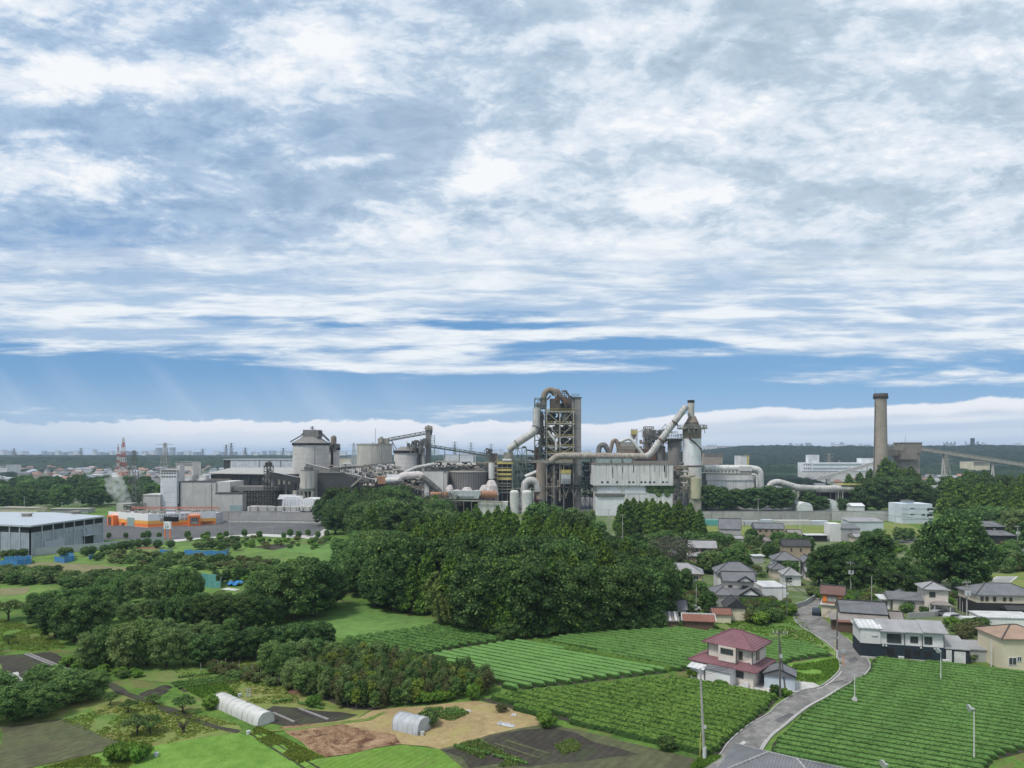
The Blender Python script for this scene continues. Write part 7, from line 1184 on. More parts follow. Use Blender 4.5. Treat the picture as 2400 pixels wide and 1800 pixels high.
def roof_trim(q, kind, w, d, ze, zr, ov=.55, cx=0, cy=0, t=.2):
    x0, x1, y0, y1 = cx - w / 2 - ov, cx + w / 2 + ov, cy - d / 2 - ov, cy + d / 2 + ov
    if kind == 'hip':
        r = (w - d) / 2 if w > d else .2; T_ = [Vector((cx - r, cy, zr)), Vector((cx + r, cy, zr))] if w >= d else [Vector((cx, cy - (d - w) / 2, zr)), Vector((cx, cy + (d - w) / 2, zr))]
        q.beam(T_[0], T_[1], t); cs = [Vector((x0, y0, ze)), Vector((x1, y0, ze)), Vector((x1, y1, ze)), Vector((x0, y1, ze))]; mp = [0, 1, 1, 0] if w >= d else [0, 0, 1, 1]
        for c_, k in zip(cs, mp): q.beam(c_, T_[k], t)
    elif kind == 'gable':
        q.beam((x0, cy, zr + .05), (x1, cy, zr + .05), t * 1.2)
        for x in (x0, x1): q.beam((x, y0, ze), (x, cy, zr), t * .8); q.beam((x, y1, ze), (x, cy, zr), t * .8)
    elif kind == 'gabley':
        q.beam((cx, y0, zr + .05), (cx, y1, zr + .05), t * 1.2)
        for y in (y0, y1): q.beam((x0, y, ze), (cx, y, zr), t * .8); q.beam((x1, y, ze), (cx, y, zr), t * .8)
def put_window(o, side, u, z, w, h, W_, D_, cx=0, cy=0, frame='frame_w', mat='glass'):
    # side 'f' looks towards -y, 'r' towards +x, 'l' towards -x
    def bx(q, u0, u1, z0, z1, out, deep=.1):
        if side == 'f': q.box(cx + u0, cx + u1, cy - D_ / 2 - out, cy - D_ / 2 + deep, z0, z1)
        elif side == 'r': q.box(cx + W_ / 2 - deep, cx + W_ / 2 + out, cy + u0, cy + u1, z0, z1)
        else: q.box(cx - W_ / 2 - out, cx - W_ / 2 + deep, cy + u0, cy + u1, z0, z1)
    q = MB(); t = .09; bx(q, u - w / 2 - t, u + w / 2 + t, z - h / 2 - t, z - h / 2, .08); bx(q, u - w / 2 - t, u + w / 2 + t, z + h / 2, z + h / 2 + t, .08); bx(q, u - w / 2 - t, u - w / 2, z - h / 2, z + h / 2, .078); bx(q, u + w / 2, u + w / 2 + t, z - h / 2, z + h / 2, .078); bx(q, u - .03, u + .03, z - h / 2, z + h / 2, .074)
    f = q.build('window', M[frame], o); q = MB(); bx(q, u - w / 2, u + w / 2, z - h / 2, z + h / 2, .04); q.build('pane', M[mat], f)
def house(label, a, b, eave_py, ze, zr, d, kind, wall, roof, rot=0, two=None, wins=(), name='house', cat='house', group=None, trim='r_dark', ov=.55, lower=None, frame='frame_w', Y=None, w=None):
    """a..b: columns spanned by the eaves, eave_py: row of the front eaves, ze / zr: heights of eaves and ridge"""
    Y = Y or (CAMH - ze) * F / (eave_py - HY); tot = (b - a) / F * Y; rr_ = R(rot); w = w or max(2.0, (tot - 2 * ov - d * abs(math.sin(rr_))) / math.cos(rr_)); yc = Y + ov + (d * math.cos(rr_) + w * abs(math.sin(rr_))) / 2 * .8
    o = thing(name, label, cat, (((a + b) / 2 - CX) / F * (Y + 1), yc, 0), rr_, group)
    z0 = 0.0
    if two:        # lower storey skirt roof: (extra width, extra depth, skirt height)
        ew, ed, zs = two; q = MB(); q.box(-w / 2 - ew, w / 2 + ew * .6, -d / 2 - ed, d / 2 + .2, 0, zs); q.build('lower_wall', M[lower or wall], o); W2, D2 = w + ew * 1.6, d + ed + .2; cx2, cy2 = -ew * .2, -(ed - .2) / 2
        q = MB(); roof_mb(q, 'hip', W2, D2, zs, zs + min(D2, W2) * .28, .55, cx2, cy2); sk = q.build('lower_roof', M[roof], o); q = MB(); roof_trim(q, 'hip', W2, D2, zs, zs + min(D2, W2) * .28, .55, cx2, cy2, .16); q.build('ridge', M[trim], sk); z0 = zs
    q = MB(); q.box(-w / 2, w / 2, -d / 2, d / 2, z0, ze - .1)
    if kind == 'gable': q.add([(-w / 2, -d / 2, ze - .1), (-w / 2, d / 2, ze - .1), (-w / 2, 0, zr - .2), (w / 2, -d / 2, ze - .1), (w / 2, d / 2, ze - .1), (w / 2, 0, zr - .2)], [[0, 2, 1], [3, 4, 5]])
    if kind == 'gabley': q.add([(-w / 2, -d / 2, ze - .1), (w / 2, -d / 2, ze - .1), (0, -d / 2, zr - .2)], [[0, 1, 2]])
    q.build('wall', M[wall], o); q = MB(); roof_mb(q, kind, w, d, ze, zr, ov); rf = q.build('roof', M[roof], o); q = MB(); roof_trim(q, kind, w, d, ze, zr, ov)
    if q.v: q.build('ridge', M[trim], rf)
    for s in wins: put_window(o, s[0], s[1] * (w if s[0] == 'f' else d), s[2], s[3], s[4], w, d, frame=s[5] if len(s) > 5 else frame, mat=s[6] if len(s) > 6 else 'glass')
    return o, w, d
# red roofed house
o, w, d = house('cream two storey house with dark red roofs between the tea plots', 0, 0, 1519, 5.9, 7.9, 6.0, 'hip', 'w_pink', 'r_red', -41, None, [('f', -.08, 4.55, 2.0, .8, 'frame_d'), ('f', .25, 4.5, .45, 1.2, 'frame_d'), ('r', -.12, 4.5, 1.1, 1.6, 'frame_d', 'w_brown')], trim='r_red', Y=110, w=7.6, ov=.8)
o.location = (38.3, 116.2, 0); q = MB(); q.box(-5.9, 4.4, -4.1, 3.4, 0, 2.7); q.build('lower_wall', M['w_pink'], o); q = MB(); roof_mb(q, 'hip', 10.3, 7.5, 2.75, 4.6, .8, -.75, -.35); lr = q.build('lower_roof', M['r_red'], o); q = MB(); roof_trim(q, 'hip', 10.3, 7.5, 2.75, 4.6, .8, -.75, -.35, .16); q.build('ridge', M['r_red'], lr)
q = MB(); q.box(-1.6, 1.4, -3.9, -3.0, 3.3, 5.8); q.build('bay', M['w_pink'], o); put_window(o, 'f', -.1, 5.0, 2.0, .75, 3, 7.8, frame='frame_d')
for x, y in ((3.85, -3.05), (1.5, -3.95), (-3.8, -3.1)): MB().beam((x, y, 3), (x, y, 5.9), .1).build('downpipe', M['frame_d'], o)
q = MB(); q.box(2.8, 3.9, -4.9, -4.5, .1, .9); q.build('air_unit', M['frame_w'], o); put_window(o, 'f', 2.2, 1.7, 1.1, .9, 8.8, 8.2, frame='frame_d')
q = MB(); q.box(-2.6, 1.6, -6.6, -4.2, 0, 2.25); q.build('garage', M['w_white'], o); q = MB(); q.add([(-2.9, -6.8, 2.35), (1.9, -6.8, 2.35), (1.9, -4.2, 2.72), (-2.9, -4.2, 2.72)], [[0, 1, 2, 3]]); q.build('garage_roof', M['r_tile'], o); q = MB(); q.box(-5.6, -3.2, -6.0, -4.2, 0, 1.9); q.build('porch', M['w_white'], o); q = MB(); q.add([(-6.0, -6.6, 1.95), (-2.9, -6.6, 1.95), (-2.9, -4.1, 2.5), (-6.0, -4.1, 2.5)], [[0, 1, 2, 3]]); q.build('porch_roof', M['r_white'], o)
o, w, d = house('pale blue grey gabled shed beside the red roofed house', 0, 0, 1580, 2.3, 3.3, 3.6, 'gabley', 'w_blue', 'r_tile', -22, None, [('r', -.1, 1.3, .9, .9, 'w_blue', 'black_void')], 'shed', 'shed', Y=110, w=4.6, ov=.25); o.location = (43.6, 111.2, 0)
wallrun('garden_wall', 'low pale block wall round the yard of the red roofed house', 'wall', [G(1578, 1590), G(1690, 1611), G(1780, 1633)], .5, .2, 'kerb')
V2 = [('f', -.3, 4.4, 1.6, 1.1), ('f', .05, 4.4, 1.6, 1.1), ('f', .35, 4.4, 1.2, 1.0)]
house('ochre two storey house with a grey hipped roof beside the big wood', 1547, 1660, 1344, 5.6, 7.8, 7, 'hip', 'w_ochre', 'r_pale', -12, (.4, 1.6, 2.9), V2, trim='r_tile')
house('white two storey house with a dark grey hipped roof in the old village', 1677, 1781, 1343, 5.6, 8.0, 7, 'hip', 'w_white', 'r_tile', -8, None, V2, frame='frame_d')
o, w, d = house('large traditional house with stacked grey tiled roofs and a white gable', 1692, 1776, 1362, 6.0, 7.8, 5.5, 'gable', 'w_pink', 'r_tile', -8, (2.6, 2.2, 2.9), [('f', -.3, 4.3, .8, 1.0, 'frame_d'), ('f', .2, 4.3, 1.4, .9, 'frame_d')])
for gx, gz, gw, gy, nm in ((w * .18, 6.0, 4.2, -d / 2 - 1.4, 'upper_gable'), (w * .3, 3.0, 5.4, -d / 2 - 3.2, 'lower_gable')):
    q = MB(); q.add([(gx - gw / 2, gy, gz), (gx + gw / 2, gy, gz), (gx, gy, gz + gw * .32), (gx - gw / 2, gy + 3.4, gz), (gx + gw / 2, gy + 3.4, gz), (gx, gy + 3.4, gz + gw * .32)], [[0, 2, 5, 3], [2, 1, 4, 5], [0, 3, 4, 1]]); gb = q.build(nm, M['r_tile'], o); q = MB(); q.add([(gx - gw * .36, gy + .12, gz + .1), (gx + gw * .36, gy + .12, gz + .1), (gx, gy + .12, gz + gw * .26)], [[0, 1, 2]]); q.build('gable_face', M['w_white'], gb); q = MB(); q.beam((gx - gw / 2, gy - .05, gz + .05), (gx, gy - .05, gz + gw * .33), .22); q.beam((gx + gw / 2, gy - .05, gz + .05), (gx, gy - .05, gz + gw * .33), .22); q.build('barge_board', M['r_dark'], gb)
house('flat roofed white block beside the traditional tiled house', 1781, 1838, 1376, 3.9, 4, 8, 'flat', 'w_white', 'r_white', 0, ov=.1, name='annex', cat='annex')
wallrun('garden_wall', 'grey and cream wall in front of the traditional tiled house', 'wall', [G(1682, 1424), G(1756, 1424), G(1786, 1421)], 1.9, .25, 'w_grey')
house('cream plastered storehouse with a dark gabled roof above the meadow', 1698, 1751, 1424, 3.1, 4.9, 5, 'gabley', 'w_yellow', 'r_dark', -6, ov=.3, name='storehouse', cat='storehouse')
house('low cream shed with a rusty red roof against the storehouse', 1666, 1716, 1440, 2.1, 3.2, 3, 'gable', 'w_yellow', 'r_rustred', -6, ov=.3, name='shed', cat='shed')
house('open farm shed with a rusted brown roof and a pale ridge', 1598, 1682, 1456, 2.2, 3.2, 4, 'gable', 'w_wood', 'r_rustred', -10, ov=.4, name='shed', cat='shed', trim='r_white')
o, w, d = house('low shed roofed with rusty striped metal sheets beside the wood', 1542, 1595, 1455, 1.9, 3.0, 3.5, 'lean', 'w_wood', 'r_rusty', -8, ov=.3, name='shed', cat='shed'); q = MB(); [q.beam((x, -d / 2 - .3, 2.02), (x, d / 2 + .3, 3.06), .45, .06) for x in (-1.2, .3, 1.5)]; q.build('sheet', M['r_white'], o)
house('small white walled shed with a grey tiled roof at the wood edge', 1556, 1614, 1428, 2.5, 4.2, 4.5, 'gable', 'w_white', 'r_tile', -6, ov=.4, name='shed', cat='shed', wins=[('f', .1, 1.4, 1.6, 1.0)])
house('tiny flat roofed shed tucked behind the tiled shed', 1565, 1600, 1402, 2.6, 2.7, 2, 'flat', 'w_grey', 'r_white', 0, ov=.1, name='shed', cat='shed')
house('brown two storey house with a pale grey gabled roof among the garden trees', 1613, 1686, 1284, 5.5, 7.6, 6, 'gable', 'w_brown', 'r_pale', -10, (.3, 1.8, 2.8), V2, frame='frame_d')
house('grey barn with a steep grey gabled roof and pale gable end', 1685, 1748, 1240, 4.9, 9.0, 8, 'gable', 'w_grey', 'r_tile', -18, None, [('f', -.25, 1.2, 1.0, 2.2, 'frame_w', 'w_white'), ('r', 0, 5.2, 1.4, 2.2, 'frame_w', 'w_white')], 'barn', 'barn', ov=.3)
house('long brown barn with a row of small windows under a dark roof', 1768, 1842, 1239, 5.6, 7.6, 7, 'gable', 'w_brown', 'r_tile', -8, None, [('f', x, 4.6, .8, .7, 'frame_d') for x in (-.32, -.12, .08, .28)] + [('f', -.42, 1.1, 1, 2.1, 'frame_w', 'w_white')], 'barn', 'barn', ov=.3)
house('brown storehouse with a black roof behind the hipped roofs', 1834, 1904, 1280, 5.0, 7.0, 5.5, 'gable', 'w_brown', 'r_dark', -10, None, [('f', -.2, 3.6, .4, 1.0, 'frame_d'), ('f', .15, 3.6, .4, 1.0, 'frame_d')], 'storehouse', 'storehouse', ov=.3)
house('two storey house with a dark hipped roof below the brown storehouse', 1812, 1880, 1313, 5.4, 7.6, 6.5, 'hip', 'w_white', 'r_tile', -8, None, V2, frame='frame_d')
house('single storey beige house with a low dark hipped roof in the village centre', 1805, 1853, 1334, 3.1, 4.6, 5, 'hip', 'w_cream', 'r_tile', -8)
house('white single storey house with a pale grey hipped roof left of the dark grove', 1833, 1885, 1348, 3.1, 4.9, 6, 'hip', 'w_white', 'r_pale', -8, None, [('f', -.25, 1.7, 1.6, 1.1, 'frame_d')])
wallrun('garden_wall', 'pale concrete block wall along the bend of the road', 'wall', [G(1852, 1430), G(1885, 1420), G(1910, 1405)], 1.2, .25, 'w_grey'); wallrun('garden_wall', 'short pale wall piece beside the orange house', 'wall', [G(1896, 1394), G(1922, 1394)], 1.6, .25, 'w_grey')
o, w, d = house('dark grey house with a flat pitched roof and a tall white side wall', 1968, 2016, 1238, 5.8, 7.0, 7, 'lean', 'w_grey', 'r_tile', -4, None, [('f', 0, 4.8, 1.2, .6, 'frame_d', 'curtain')], ov=.3, frame='frame_d'); q = MB(); q.box(-w / 2 - 4.6, -w / 2 - .02, -d / 2 + .5, d / 2, 0, 7.6); q.build('side_wing', M['w_white'], o)
house('wide white shed with a pale roof beneath the works wall', 1985, 2068, 1222, 4.8, 6, 8, 'lean', 'w_blue', 'r_pale', 0, ov=.3, name='shed', cat='shed')
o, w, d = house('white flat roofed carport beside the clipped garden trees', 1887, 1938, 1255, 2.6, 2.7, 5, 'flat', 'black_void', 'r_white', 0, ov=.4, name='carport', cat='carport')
house('small white flat roofed carport in the middle of the village', 1762, 1790, 1304, 2.4, 2.5, 3, 'flat', 'w_grey', 'r_white', 0, ov=.3, name='carport', cat='carport')
house('black walled house with sweeping dark tiled roofs near the right forest', 2292, 2356, 1234, 7.0, 9.0, 6, 'hip', 'w_black', 'r_tile', -6, (4.0, 3.0, 3.7), [('f', .1, 5.9, 1.0, .7, 'frame_d', 'curtain')], frame='frame_d')
house('small house cut by the frame edge beside the black walled house', 2388, 2440, 1300, 3.2, 5.0, 6, 'hip', 'w_white', 'r_tile', 0)
o, w, d = house('cream two storey house with a grey pyramid roof under the huge evergreen', 2163, 2238, 1382, 5.8, 7.1, 6, 'hip', 'w_pink', 'r_pale', -16, None, [('f', -.18, 4.5, 1.1, 1.1, 'frame_d'), ('r', -.1, 4.5, 1.0, 1.2, 'frame_d'), ('r', .3, 4.5, .5, 1.2, 'frame_d')], ov=.6); q = MB(); q.box(-w / 2 - 6.5, -w / 2 - .02, -2, 3.2, 0, 2.7); q.build('wing', M['w_pink'], o); q = MB(); roof_mb(q, 'gable', 7.4, 5.4, 2.8, 4.2, .4, -w / 2 - 3.6, .6); q.build('wing_roof', M['r_tile'], o); q = MB(); roof_mb(q, 'hip', 3.6, 2.0, 2.6, 3.3, .3, .6, -4.1); q.build('porch_roof', M['r_dusk'], o); q = MB(); [q.beam((x, -5.2, 0), (x, -5.2, 2.6), .14) for x in (-1, 2.2)]; q.build('post', M['frame_w'], o)
wallrun('garden_wall', 'low pale garden wall in front of the cream pyramid roofed house', 'wall', [G(2128, 1450), G(2190, 1446), G(2238, 1436)], 1.3, .25, 'w_grey')
o, w, d = house('long house with beige upper walls over a black ground floor and a grey hipped roof', 2284, 2440, 1395, 5.4, 7.4, 8, 'hip', 'w_cream', 'r_tile', -6, None, [('f', x, 4.4, .5, .9, 'frame_d') for x in (-.42, -.34, -.22)] + [('f', x, 4.4, .45, .7, 'frame_d') for x in (-.06, .04)], ov=.5); q = MB(); q.box(-w / 2 - .06, w / 2 + .06, -d / 2 - .08, d / 2 + .06, 0, 3.5); q.build('ground_floor', M['w_black'], o); q = MB(); roof_mb(q, 'gable', 5, 2.4, 2.6, 3.3, .3, 1.0, -d / 2 - 1.3); q.build('porch_roof', M['r_dark'], o)
house('white flat roofed garage in front of the beige and black house', 2302, 2430, 1450, 2.2, 2.4, 6, 'flat', 'w_white', 'r_white', -6, ov=.15, name='garage', cat='garage')
o, w, d = house('orange walled two storey house with a rusty red roof where the road bends', 1925, 2000, 1394, 5.5, 7.0, 5.2, 'gable', 'w_orange', 'r_brown', -28, None, [('f', -.02, 4.3, 1.9, 1.2, 'frame_d', 'curtain'), ('r', 0, 4.4, .5, 1.0, 'frame_d')], ov=.5); q = MB(); q.box(-1.9, -1.1, -d / 2 - .12, -d / 2, 3.7, 4.95); q.box(1.4, 1.8, -d / 2 - .12, -d / 2, 3.7, 4.95); q.build('shutter', M['orange_shutter'], o); q = MB(); q.box(-w / 2 - .1, w / 2 + .1, -d / 2 - .12, d / 2, 0, 2.9); q.build('lower_wall', M['w_cream'], o); q = MB(); roof_mb(q, 'flat', w, d + .4, 2.92, 3, .35); q.build('band', M['frame_w'], o)
o, w, d = house('long low farmhouse with a dark tiled roof and a pinkish lean-to', 1974, 2092, 1438, 3.7, 5.6, 5.5, 'gable', 'w_wood', 'r_tile', -18, None, [('f', .2, 2.0, 2.0, 1.1, 'frame_d')], ov=.5); q = MB(); roof_mb(q, 'lean', w + 2.5, 2.6, 2.5, 3.4, .3, -1.2, -d / 2 - 1.5); q.build('lean_to_roof', M['r_dusk'], o); q = MB(); q.box(-w / 2 - 2.2, w / 2 - .4, -d / 2 - 2.4, -d / 2 - .05, 0, 2.3); q.build('lean_to_wall', M['w_wood'], o)
house('reddish roofed lean-to shed between the farmhouse and the road', 1963, 2028, 1459, 2.3, 3.0, 3, 'lean', 'w_wood', 'r_rustred', -14, ov=.3, name='shed', cat='shed'); house('dark wooden shed with a white metal roof left of the navy and white house', 2005, 2078, 1474, 2.5, 3.1, 4, 'lean', 'w_wood', 'r_white', -12, ov=.3, name='shed', cat='shed'); house('small gabled shed with a dark roof at the right end of the farmhouse', 2085, 2125, 1452, 2.6, 3.8, 4, 'gable', 'w_wood', 'r_dusk', -20, ov=.4, name='shed', cat='shed')
for lb, a, b, ep, ze, zr, d, kd, wl, rf, rt in [('small brown roofed house behind the white carport', 1740, 1772, 1322, 3.0, 4.6, 5, 'hip', 'w_cream', 'r_dusk', -14), ('narrow white house squeezed between the hipped roofs', 1880, 1912, 1318, 5.2, 6.8, 5, 'gabley', 'w_white', 'r_tile', -8), ('pale roofed outbuilding right of the dark hipped roof', 1884, 1916, 1340, 2.7, 3.9, 4, 'gable', 'w_cream', 'r_pale', -14), ('beige garden shed before the brown barn', 1790, 1822, 1268, 2.6, 3.8, 4, 'gable', 'w_cream', 'r_dusk', -8), ('grey roofed low house left of the brown two storey house', 1556, 1602, 1300, 3.0, 4.8, 5, 'hip', 'w_cream', 'r_tile', -10), ('white hut in the gardens right of the orange house', 2062, 2092, 1404, 2.5, 2.9, 3, 'lean', 'w_white', 'r_white', -10),
          ('dark roofed shed beside the black walled house', 2236, 2276, 1292, 2.8, 4.2, 5, 'gable', 'w_wood', 'r_tile', -6), ('grey tiled house below the black walled house', 2330, 2384, 1308, 3.2, 5.0, 6, 'hip', 'w_white', 'r_tile', -6), ('small brown house beyond the garden of clipped trees', 1846, 1882, 1252, 5.0, 6.6, 5, 'gable', 'w_brown', 'r_dusk', -8), ('blue roofed shed under the long concrete wall', 1700, 1742, 1262, 2.6, 3.6, 4, 'gable', 'w_white', 'r_pale', 0), ('long low roof between the garden trees and the apartment block', 2000, 2064, 1258, 3.0, 4.0, 6, 'gable', 'w_cream', 'r_pale', -4), ('grey roofed cottage at the foot of the huge evergreen', 2100, 2138, 1398, 2.9, 4.2, 4, 'hip', 'w_cream', 'r_tile', -10)]: house(lb, a, b, ep, ze, zr, d, kd, wl, rf, rt, wins=[('f', -.2, min(ze - 1.1, 1.7), 1.2, 1.0)])
# navy and white modern house
o = thing('house', 'modern house with white upper walls over a navy ground floor and a pale tiled roof', 'house', (73.5, 127.8, 0), R(-15)); q = MB(); q.box(-8.2, 5.6, -3.4, 3.4, 0, 2.75); q.build('ground_floor', M['w_navy'], o); q = MB(); q.box(-8.25, -4.9, -3.45, 3.0, 2.75, 5.6); q.build('white_block', M['w_white'], o); q = MB(); q.add([(-8.6, -3.7, 5.65), (-4.6, -3.7, 5.65), (-4.6, .6, 6.3), (-8.6, .6, 6.3), (-8.6, -3.7, 5.5), (-4.6, -3.7, 5.5), (-4.6, 3.2, 5.6), (-8.6, 3.2, 5.6)], [[0, 1, 2, 3], [7, 6, 5, 4], [0, 4, 5, 1], [1, 5, 6, 2], [3, 7, 4, 0]]); q.build('block_roof', M['r_white'], o)
q = MB(); q.box(-4.88, 5.6, -3.2, 3.4, 2.76, 5.4); q.build('upper_wall', M['w_white'], o)
for x0, x1, z in ((-5.1, -.9, 0), (-.9, 2.0, .08), (2.0, 6.1, .22)): q = MB(); q.add([(x0, -3.9, 5.28 + z), (x1, -3.9, 5.28 + z), (x1, .4, 6.6 + z), (x0, .4, 6.6 + z), (x0, -3.9, 5.15 + z), (x1, -3.9, 5.15 + z), (x1, 3.6, 5.3 + z), (x0, 3.6, 5.3 + z)], [[0, 1, 2, 3], [7, 6, 5, 4], [0, 4, 5, 1], [1, 5, 6, 2], [2, 6, 7, 3], [3, 7, 4, 0]]); q.build('roof', M['r_pale'], o)
for x, w_, h_ in ((-2.6, 2.2, 1.5), (.7, 1.1, 1.0), (3.0, 1.1, 1.2)): put_window(o, 'f', x, 3.9, w_, h_, 10, 6.4, frame='frame_d')
for x, z, w_, h_ in ((-3.2, 1.5, 1.2, 1.2), (-.4, 1.1, .9, 2.0), (1.1, 1.5, 1, 1), (2.9, 1.5, 1, 1)): put_window(o, 'f', x, z, w_, h_, 10, 6.8, frame='w_black', mat='black_void')
[MB().beam((x, -3.3, 2.8), (x, -3.3, 4.9), .1).build('downpipe', M['frame_d'], o) for x in (-.9, 2.0, 5.5)]; q = MB(); q.box(-8.3, 5.7, -3.55, -3.42, 0, .35); q.build('plinth', M['kerb'], o); q = MB(); q.box(-.6 - 1.5, -1.2, -4.3, -3.8, .1, .9); q.box(5.0, 6.1, -4.4, -3.9, .1, .9); q.build('air_unit', M['frame_w'], o); q = MB(); q.box(5.62, 9.6, -3.0, 2.6, 0, 2.6); q.build('side_wing', M['w_navy'], o); q = MB(); roof_mb(q, 'lean', 3.7, 5.4, 2.7, 3.7, .3, 7.6, -.2); q.build('side_roof', M['r_pale'], o); q = MB(); q.box(5.9, 6.8, -3.12, -3.02, .1, 2.4); q.box(7.2, 9.0, -3.14, -3.02, .1, 2.2); q.build('door', M['frame_w'], o)
q = MB(); q.box(-6.4, -5.4, -3.6, -3.48, 4.2, 4.4); [q.box(x, x + .25, -3.65, -3.42, 2.45, 2.7) for x in (-4.6, -4.1, 1.6, 3.8)]; q.build('lamp', M['frame_w'], o)
house('grey lean-to garage right of the navy and white house', 2266, 2318, 1522, 2.3, 2.9, 4, 'lean', 'w_grey', 'r_pale', -12, ov=.2, name='garage', cat='garage')
o, w, d = house('cream two storey house with a mottled terracotta roof at the right edge', 2336, 2460, 1496, 5.6, 7.2, 7, 'hip', 'w_yellow', 'r_terra', -3, None, [('f', -.30, 1.6, 1.2, 1.2), ('f', -.16, 2.0, .6, .7), ('f', .12, 4.4, 1.6, 1.3), ('f', .1, 1.6, 1.6, 1.3)], ov=.4)
o, w, d = house('grey tiled hipped roof house cut by the bottom edge beside the road', 0, 0, 1795, 5.5, 7.3, 7.5, 'hip', 'w_cream', 'r_tile', -33, None, [], Y=70, w=10.2, ov=.8, trim='r_pale'); o.location = (27.4, 69.2, 0)
# ---------------------------------------------------------------- plastic tunnels, nets, yard things
M['film'] = streaked('film', (.52, .52, .50), (.36, .36, .33), .5, .8, .6); M['film_grey'] = plain('film_grey', (.42, .44, .47), .35, 0, .3, .8); M['net_blue'] = plain('net_blue', (.05, .22, .48), .8, 0, .4, 1.5); M['net_teal'] = plain('net_teal', (.12, .36, .34), .8, 0, .4, 1.2)
def tunnel(label, A, B, w, h, mat='film', hoops=9):
    d = (B - A); L = d.length; o = thing('tunnel', label, 'tunnel', A, math.atan2(d.y, d.x)); K = 12; n = int(L / .5); r = random.Random(int(L * 9)); q = MB(); vs = []
    for i in range(n + 1):
        for k in range(K + 1): a = math.pi * k / K; s = 1 + (.03 if i % 2 else -.03) * r.random(); vs.append((L * i / n, math.copysign(abs(math.cos(a)) ** .7, math.cos(a)) * w / 2 * s, abs(math.sin(a)) ** .8 * h * s))
    q.add(vs, [[i * (K + 1) + k, (i + 1) * (K + 1) + k, (i + 1) * (K + 1) + k + 1, i * (K + 1) + k + 1] for i in range(n) for k in range(K)] + [[k for k in range(K + 1)], [n * (K + 1) + K - k for k in range(K + 1)]]); q.build('cover', M[mat], o, True); q = MB()
    for i in range(hoops + 1): x = L * i / hoops; q.tube([(x, math.copysign(abs(math.cos(math.pi * k / 10)) ** .7, math.cos(math.pi * k / 10)) * w / 2 * 1.02, abs(math.sin(math.pi * k / 10)) ** .8 * h * 1.02) for k in range(11)], .03, 5)
    q.build('hoop', M['galv'], o)
tunnel('long white plastic growing tunnel beside the garden beds', G(516, 1650), G(624, 1698), 2.6, 1.7); tunnel('short grey plastic tunnel with sagging sides on the straw field', G(935, 1702), G(994, 1716), 3.1, 1.95, 'film_grey', 5); tunnel('small white tunnel at the left frame edge', G(2, 1606), G(42, 1598), 2.2, 1.6, 'film', 4); tunnel('wider white tunnel beside the large orchard tree', G(14, 1630), G(82, 1614), 3.0, 2.3, 'film', 5)
def net(label, pix, h, mat, name='netting'):
    P = [G(*p) for p in pix]; o = thing(name, label, 'netting', P[0]); q = MB(); qp = MB(); r = random.Random(len(pix) + int(P[0].y))
    for a, b in zip(P, P[1:]):
        n = max(1, int((b - a).length / 1.6))
        for k in range(n):
            p, s = a.lerp(b, k / n) - P[0], a.lerp(b, (k + 1) / n) - P[0]; nn = (s - p).normalized().cross(Vector((0, 0, 1))) * .02; h0, h1 = h * r.uniform(.85, 1.05), h * r.uniform(.85, 1.05)
            q.add([p - nn, s - nn, s - nn + Vector((0, 0, h1)), p - nn + Vector((0, 0, h0)), p + nn, s + nn, s + nn + Vector((0, 0, h1)), p + nn + Vector((0, 0, h0))], [[0, 1, 2, 3], [7, 6, 5, 4], [3, 2, 6, 7]]); qp.beam(p, p + Vector((0, 0, h * 1.1)), .06)
    q.build('net', M[mat], o); qp.build('post', M['pole'], o); return o
net('blue net ring at the left frame edge beside the pale wall', [(-10, 1325), (40, 1326), (74, 1322), (72, 1314), (10, 1316)], 1.9, 'net_blue'); net('blue net ring round a leafy shrub by the dirt field', [(128, 1316), (150, 1320), (174, 1314), (172, 1308), (140, 1306)], 1.9, 'net_blue'); net('short blue net piece right of the net rings', [(208, 1312), (220, 1308)], 1.6, 'net_blue'); net('long blue net along the shrubs before the parking lot', [(432, 1300), (480, 1303), (530, 1304), (536, 1294)], 2.0, 'net_blue'); net('faded blue net left of the long blue one', [(374, 1296), (400, 1298), (404, 1292)], 1.5, 'net_blue')
net('teal net enclosure beside two dark trees', [(464, 1376), (516, 1379), (520, 1364), (468, 1360), (464, 1376)], 2.2, 'net_teal')
o = thing('tarp', 'crumpled blue tarpaulin between the dark trees', 'tarpaulin', G(548, 1372)); q = MB(); r_ = random.Random(8); N_ = 7; vs = [(i * .7 - 2, j * .7 - 2, .2 + r_.uniform(0, 1.0)) for j in range(N_) for i in range(N_)]; q.add(vs, [[j * N_ + i, j * N_ + i + 1, (j + 1) * N_ + i + 1, (j + 1) * N_ + i] for j in range(N_ - 1) for i in range(N_ - 1)]); q.build('sheet', M['net_blue'], o)
for lb, px, py, w, d, a, mt in (('white plastic sheet lying in the meadow', 540, 1382, 5.0, 2.2, -20, 'film'), ('blue and white tarpaulin on the straw field', 1186, 1700, 2.6, 0.9, -25, 'film_grey'), ('white sack beside the tea plot corner', 1204, 1678, .8, .5, 10, 'film'), ('white feed sacks on the green crop bed', 1096, 1668, 1.2, .5, -20, 'film')):
    o = thing('plastic_sheet', lb, 'plastic sheet', G(px, py), R(a)); q = MB(); nx_, ny_ = 8, 5; vs = [(w * (i / 7 - .5), d * (j / 4 - .5), .1 + r_.uniform(0, .3) * (0 < i < 7) * (0 < j < 4)) for j in range(ny_) for i in range(nx_)]; q.add(vs, [[j * nx_ + i, j * nx_ + i + 1, (j + 1) * nx_ + i + 1, (j + 1) * nx_ + i] for j in range(ny_ - 1) for i in range(nx_ - 1)]); q.build('sheet', M[mt], o)
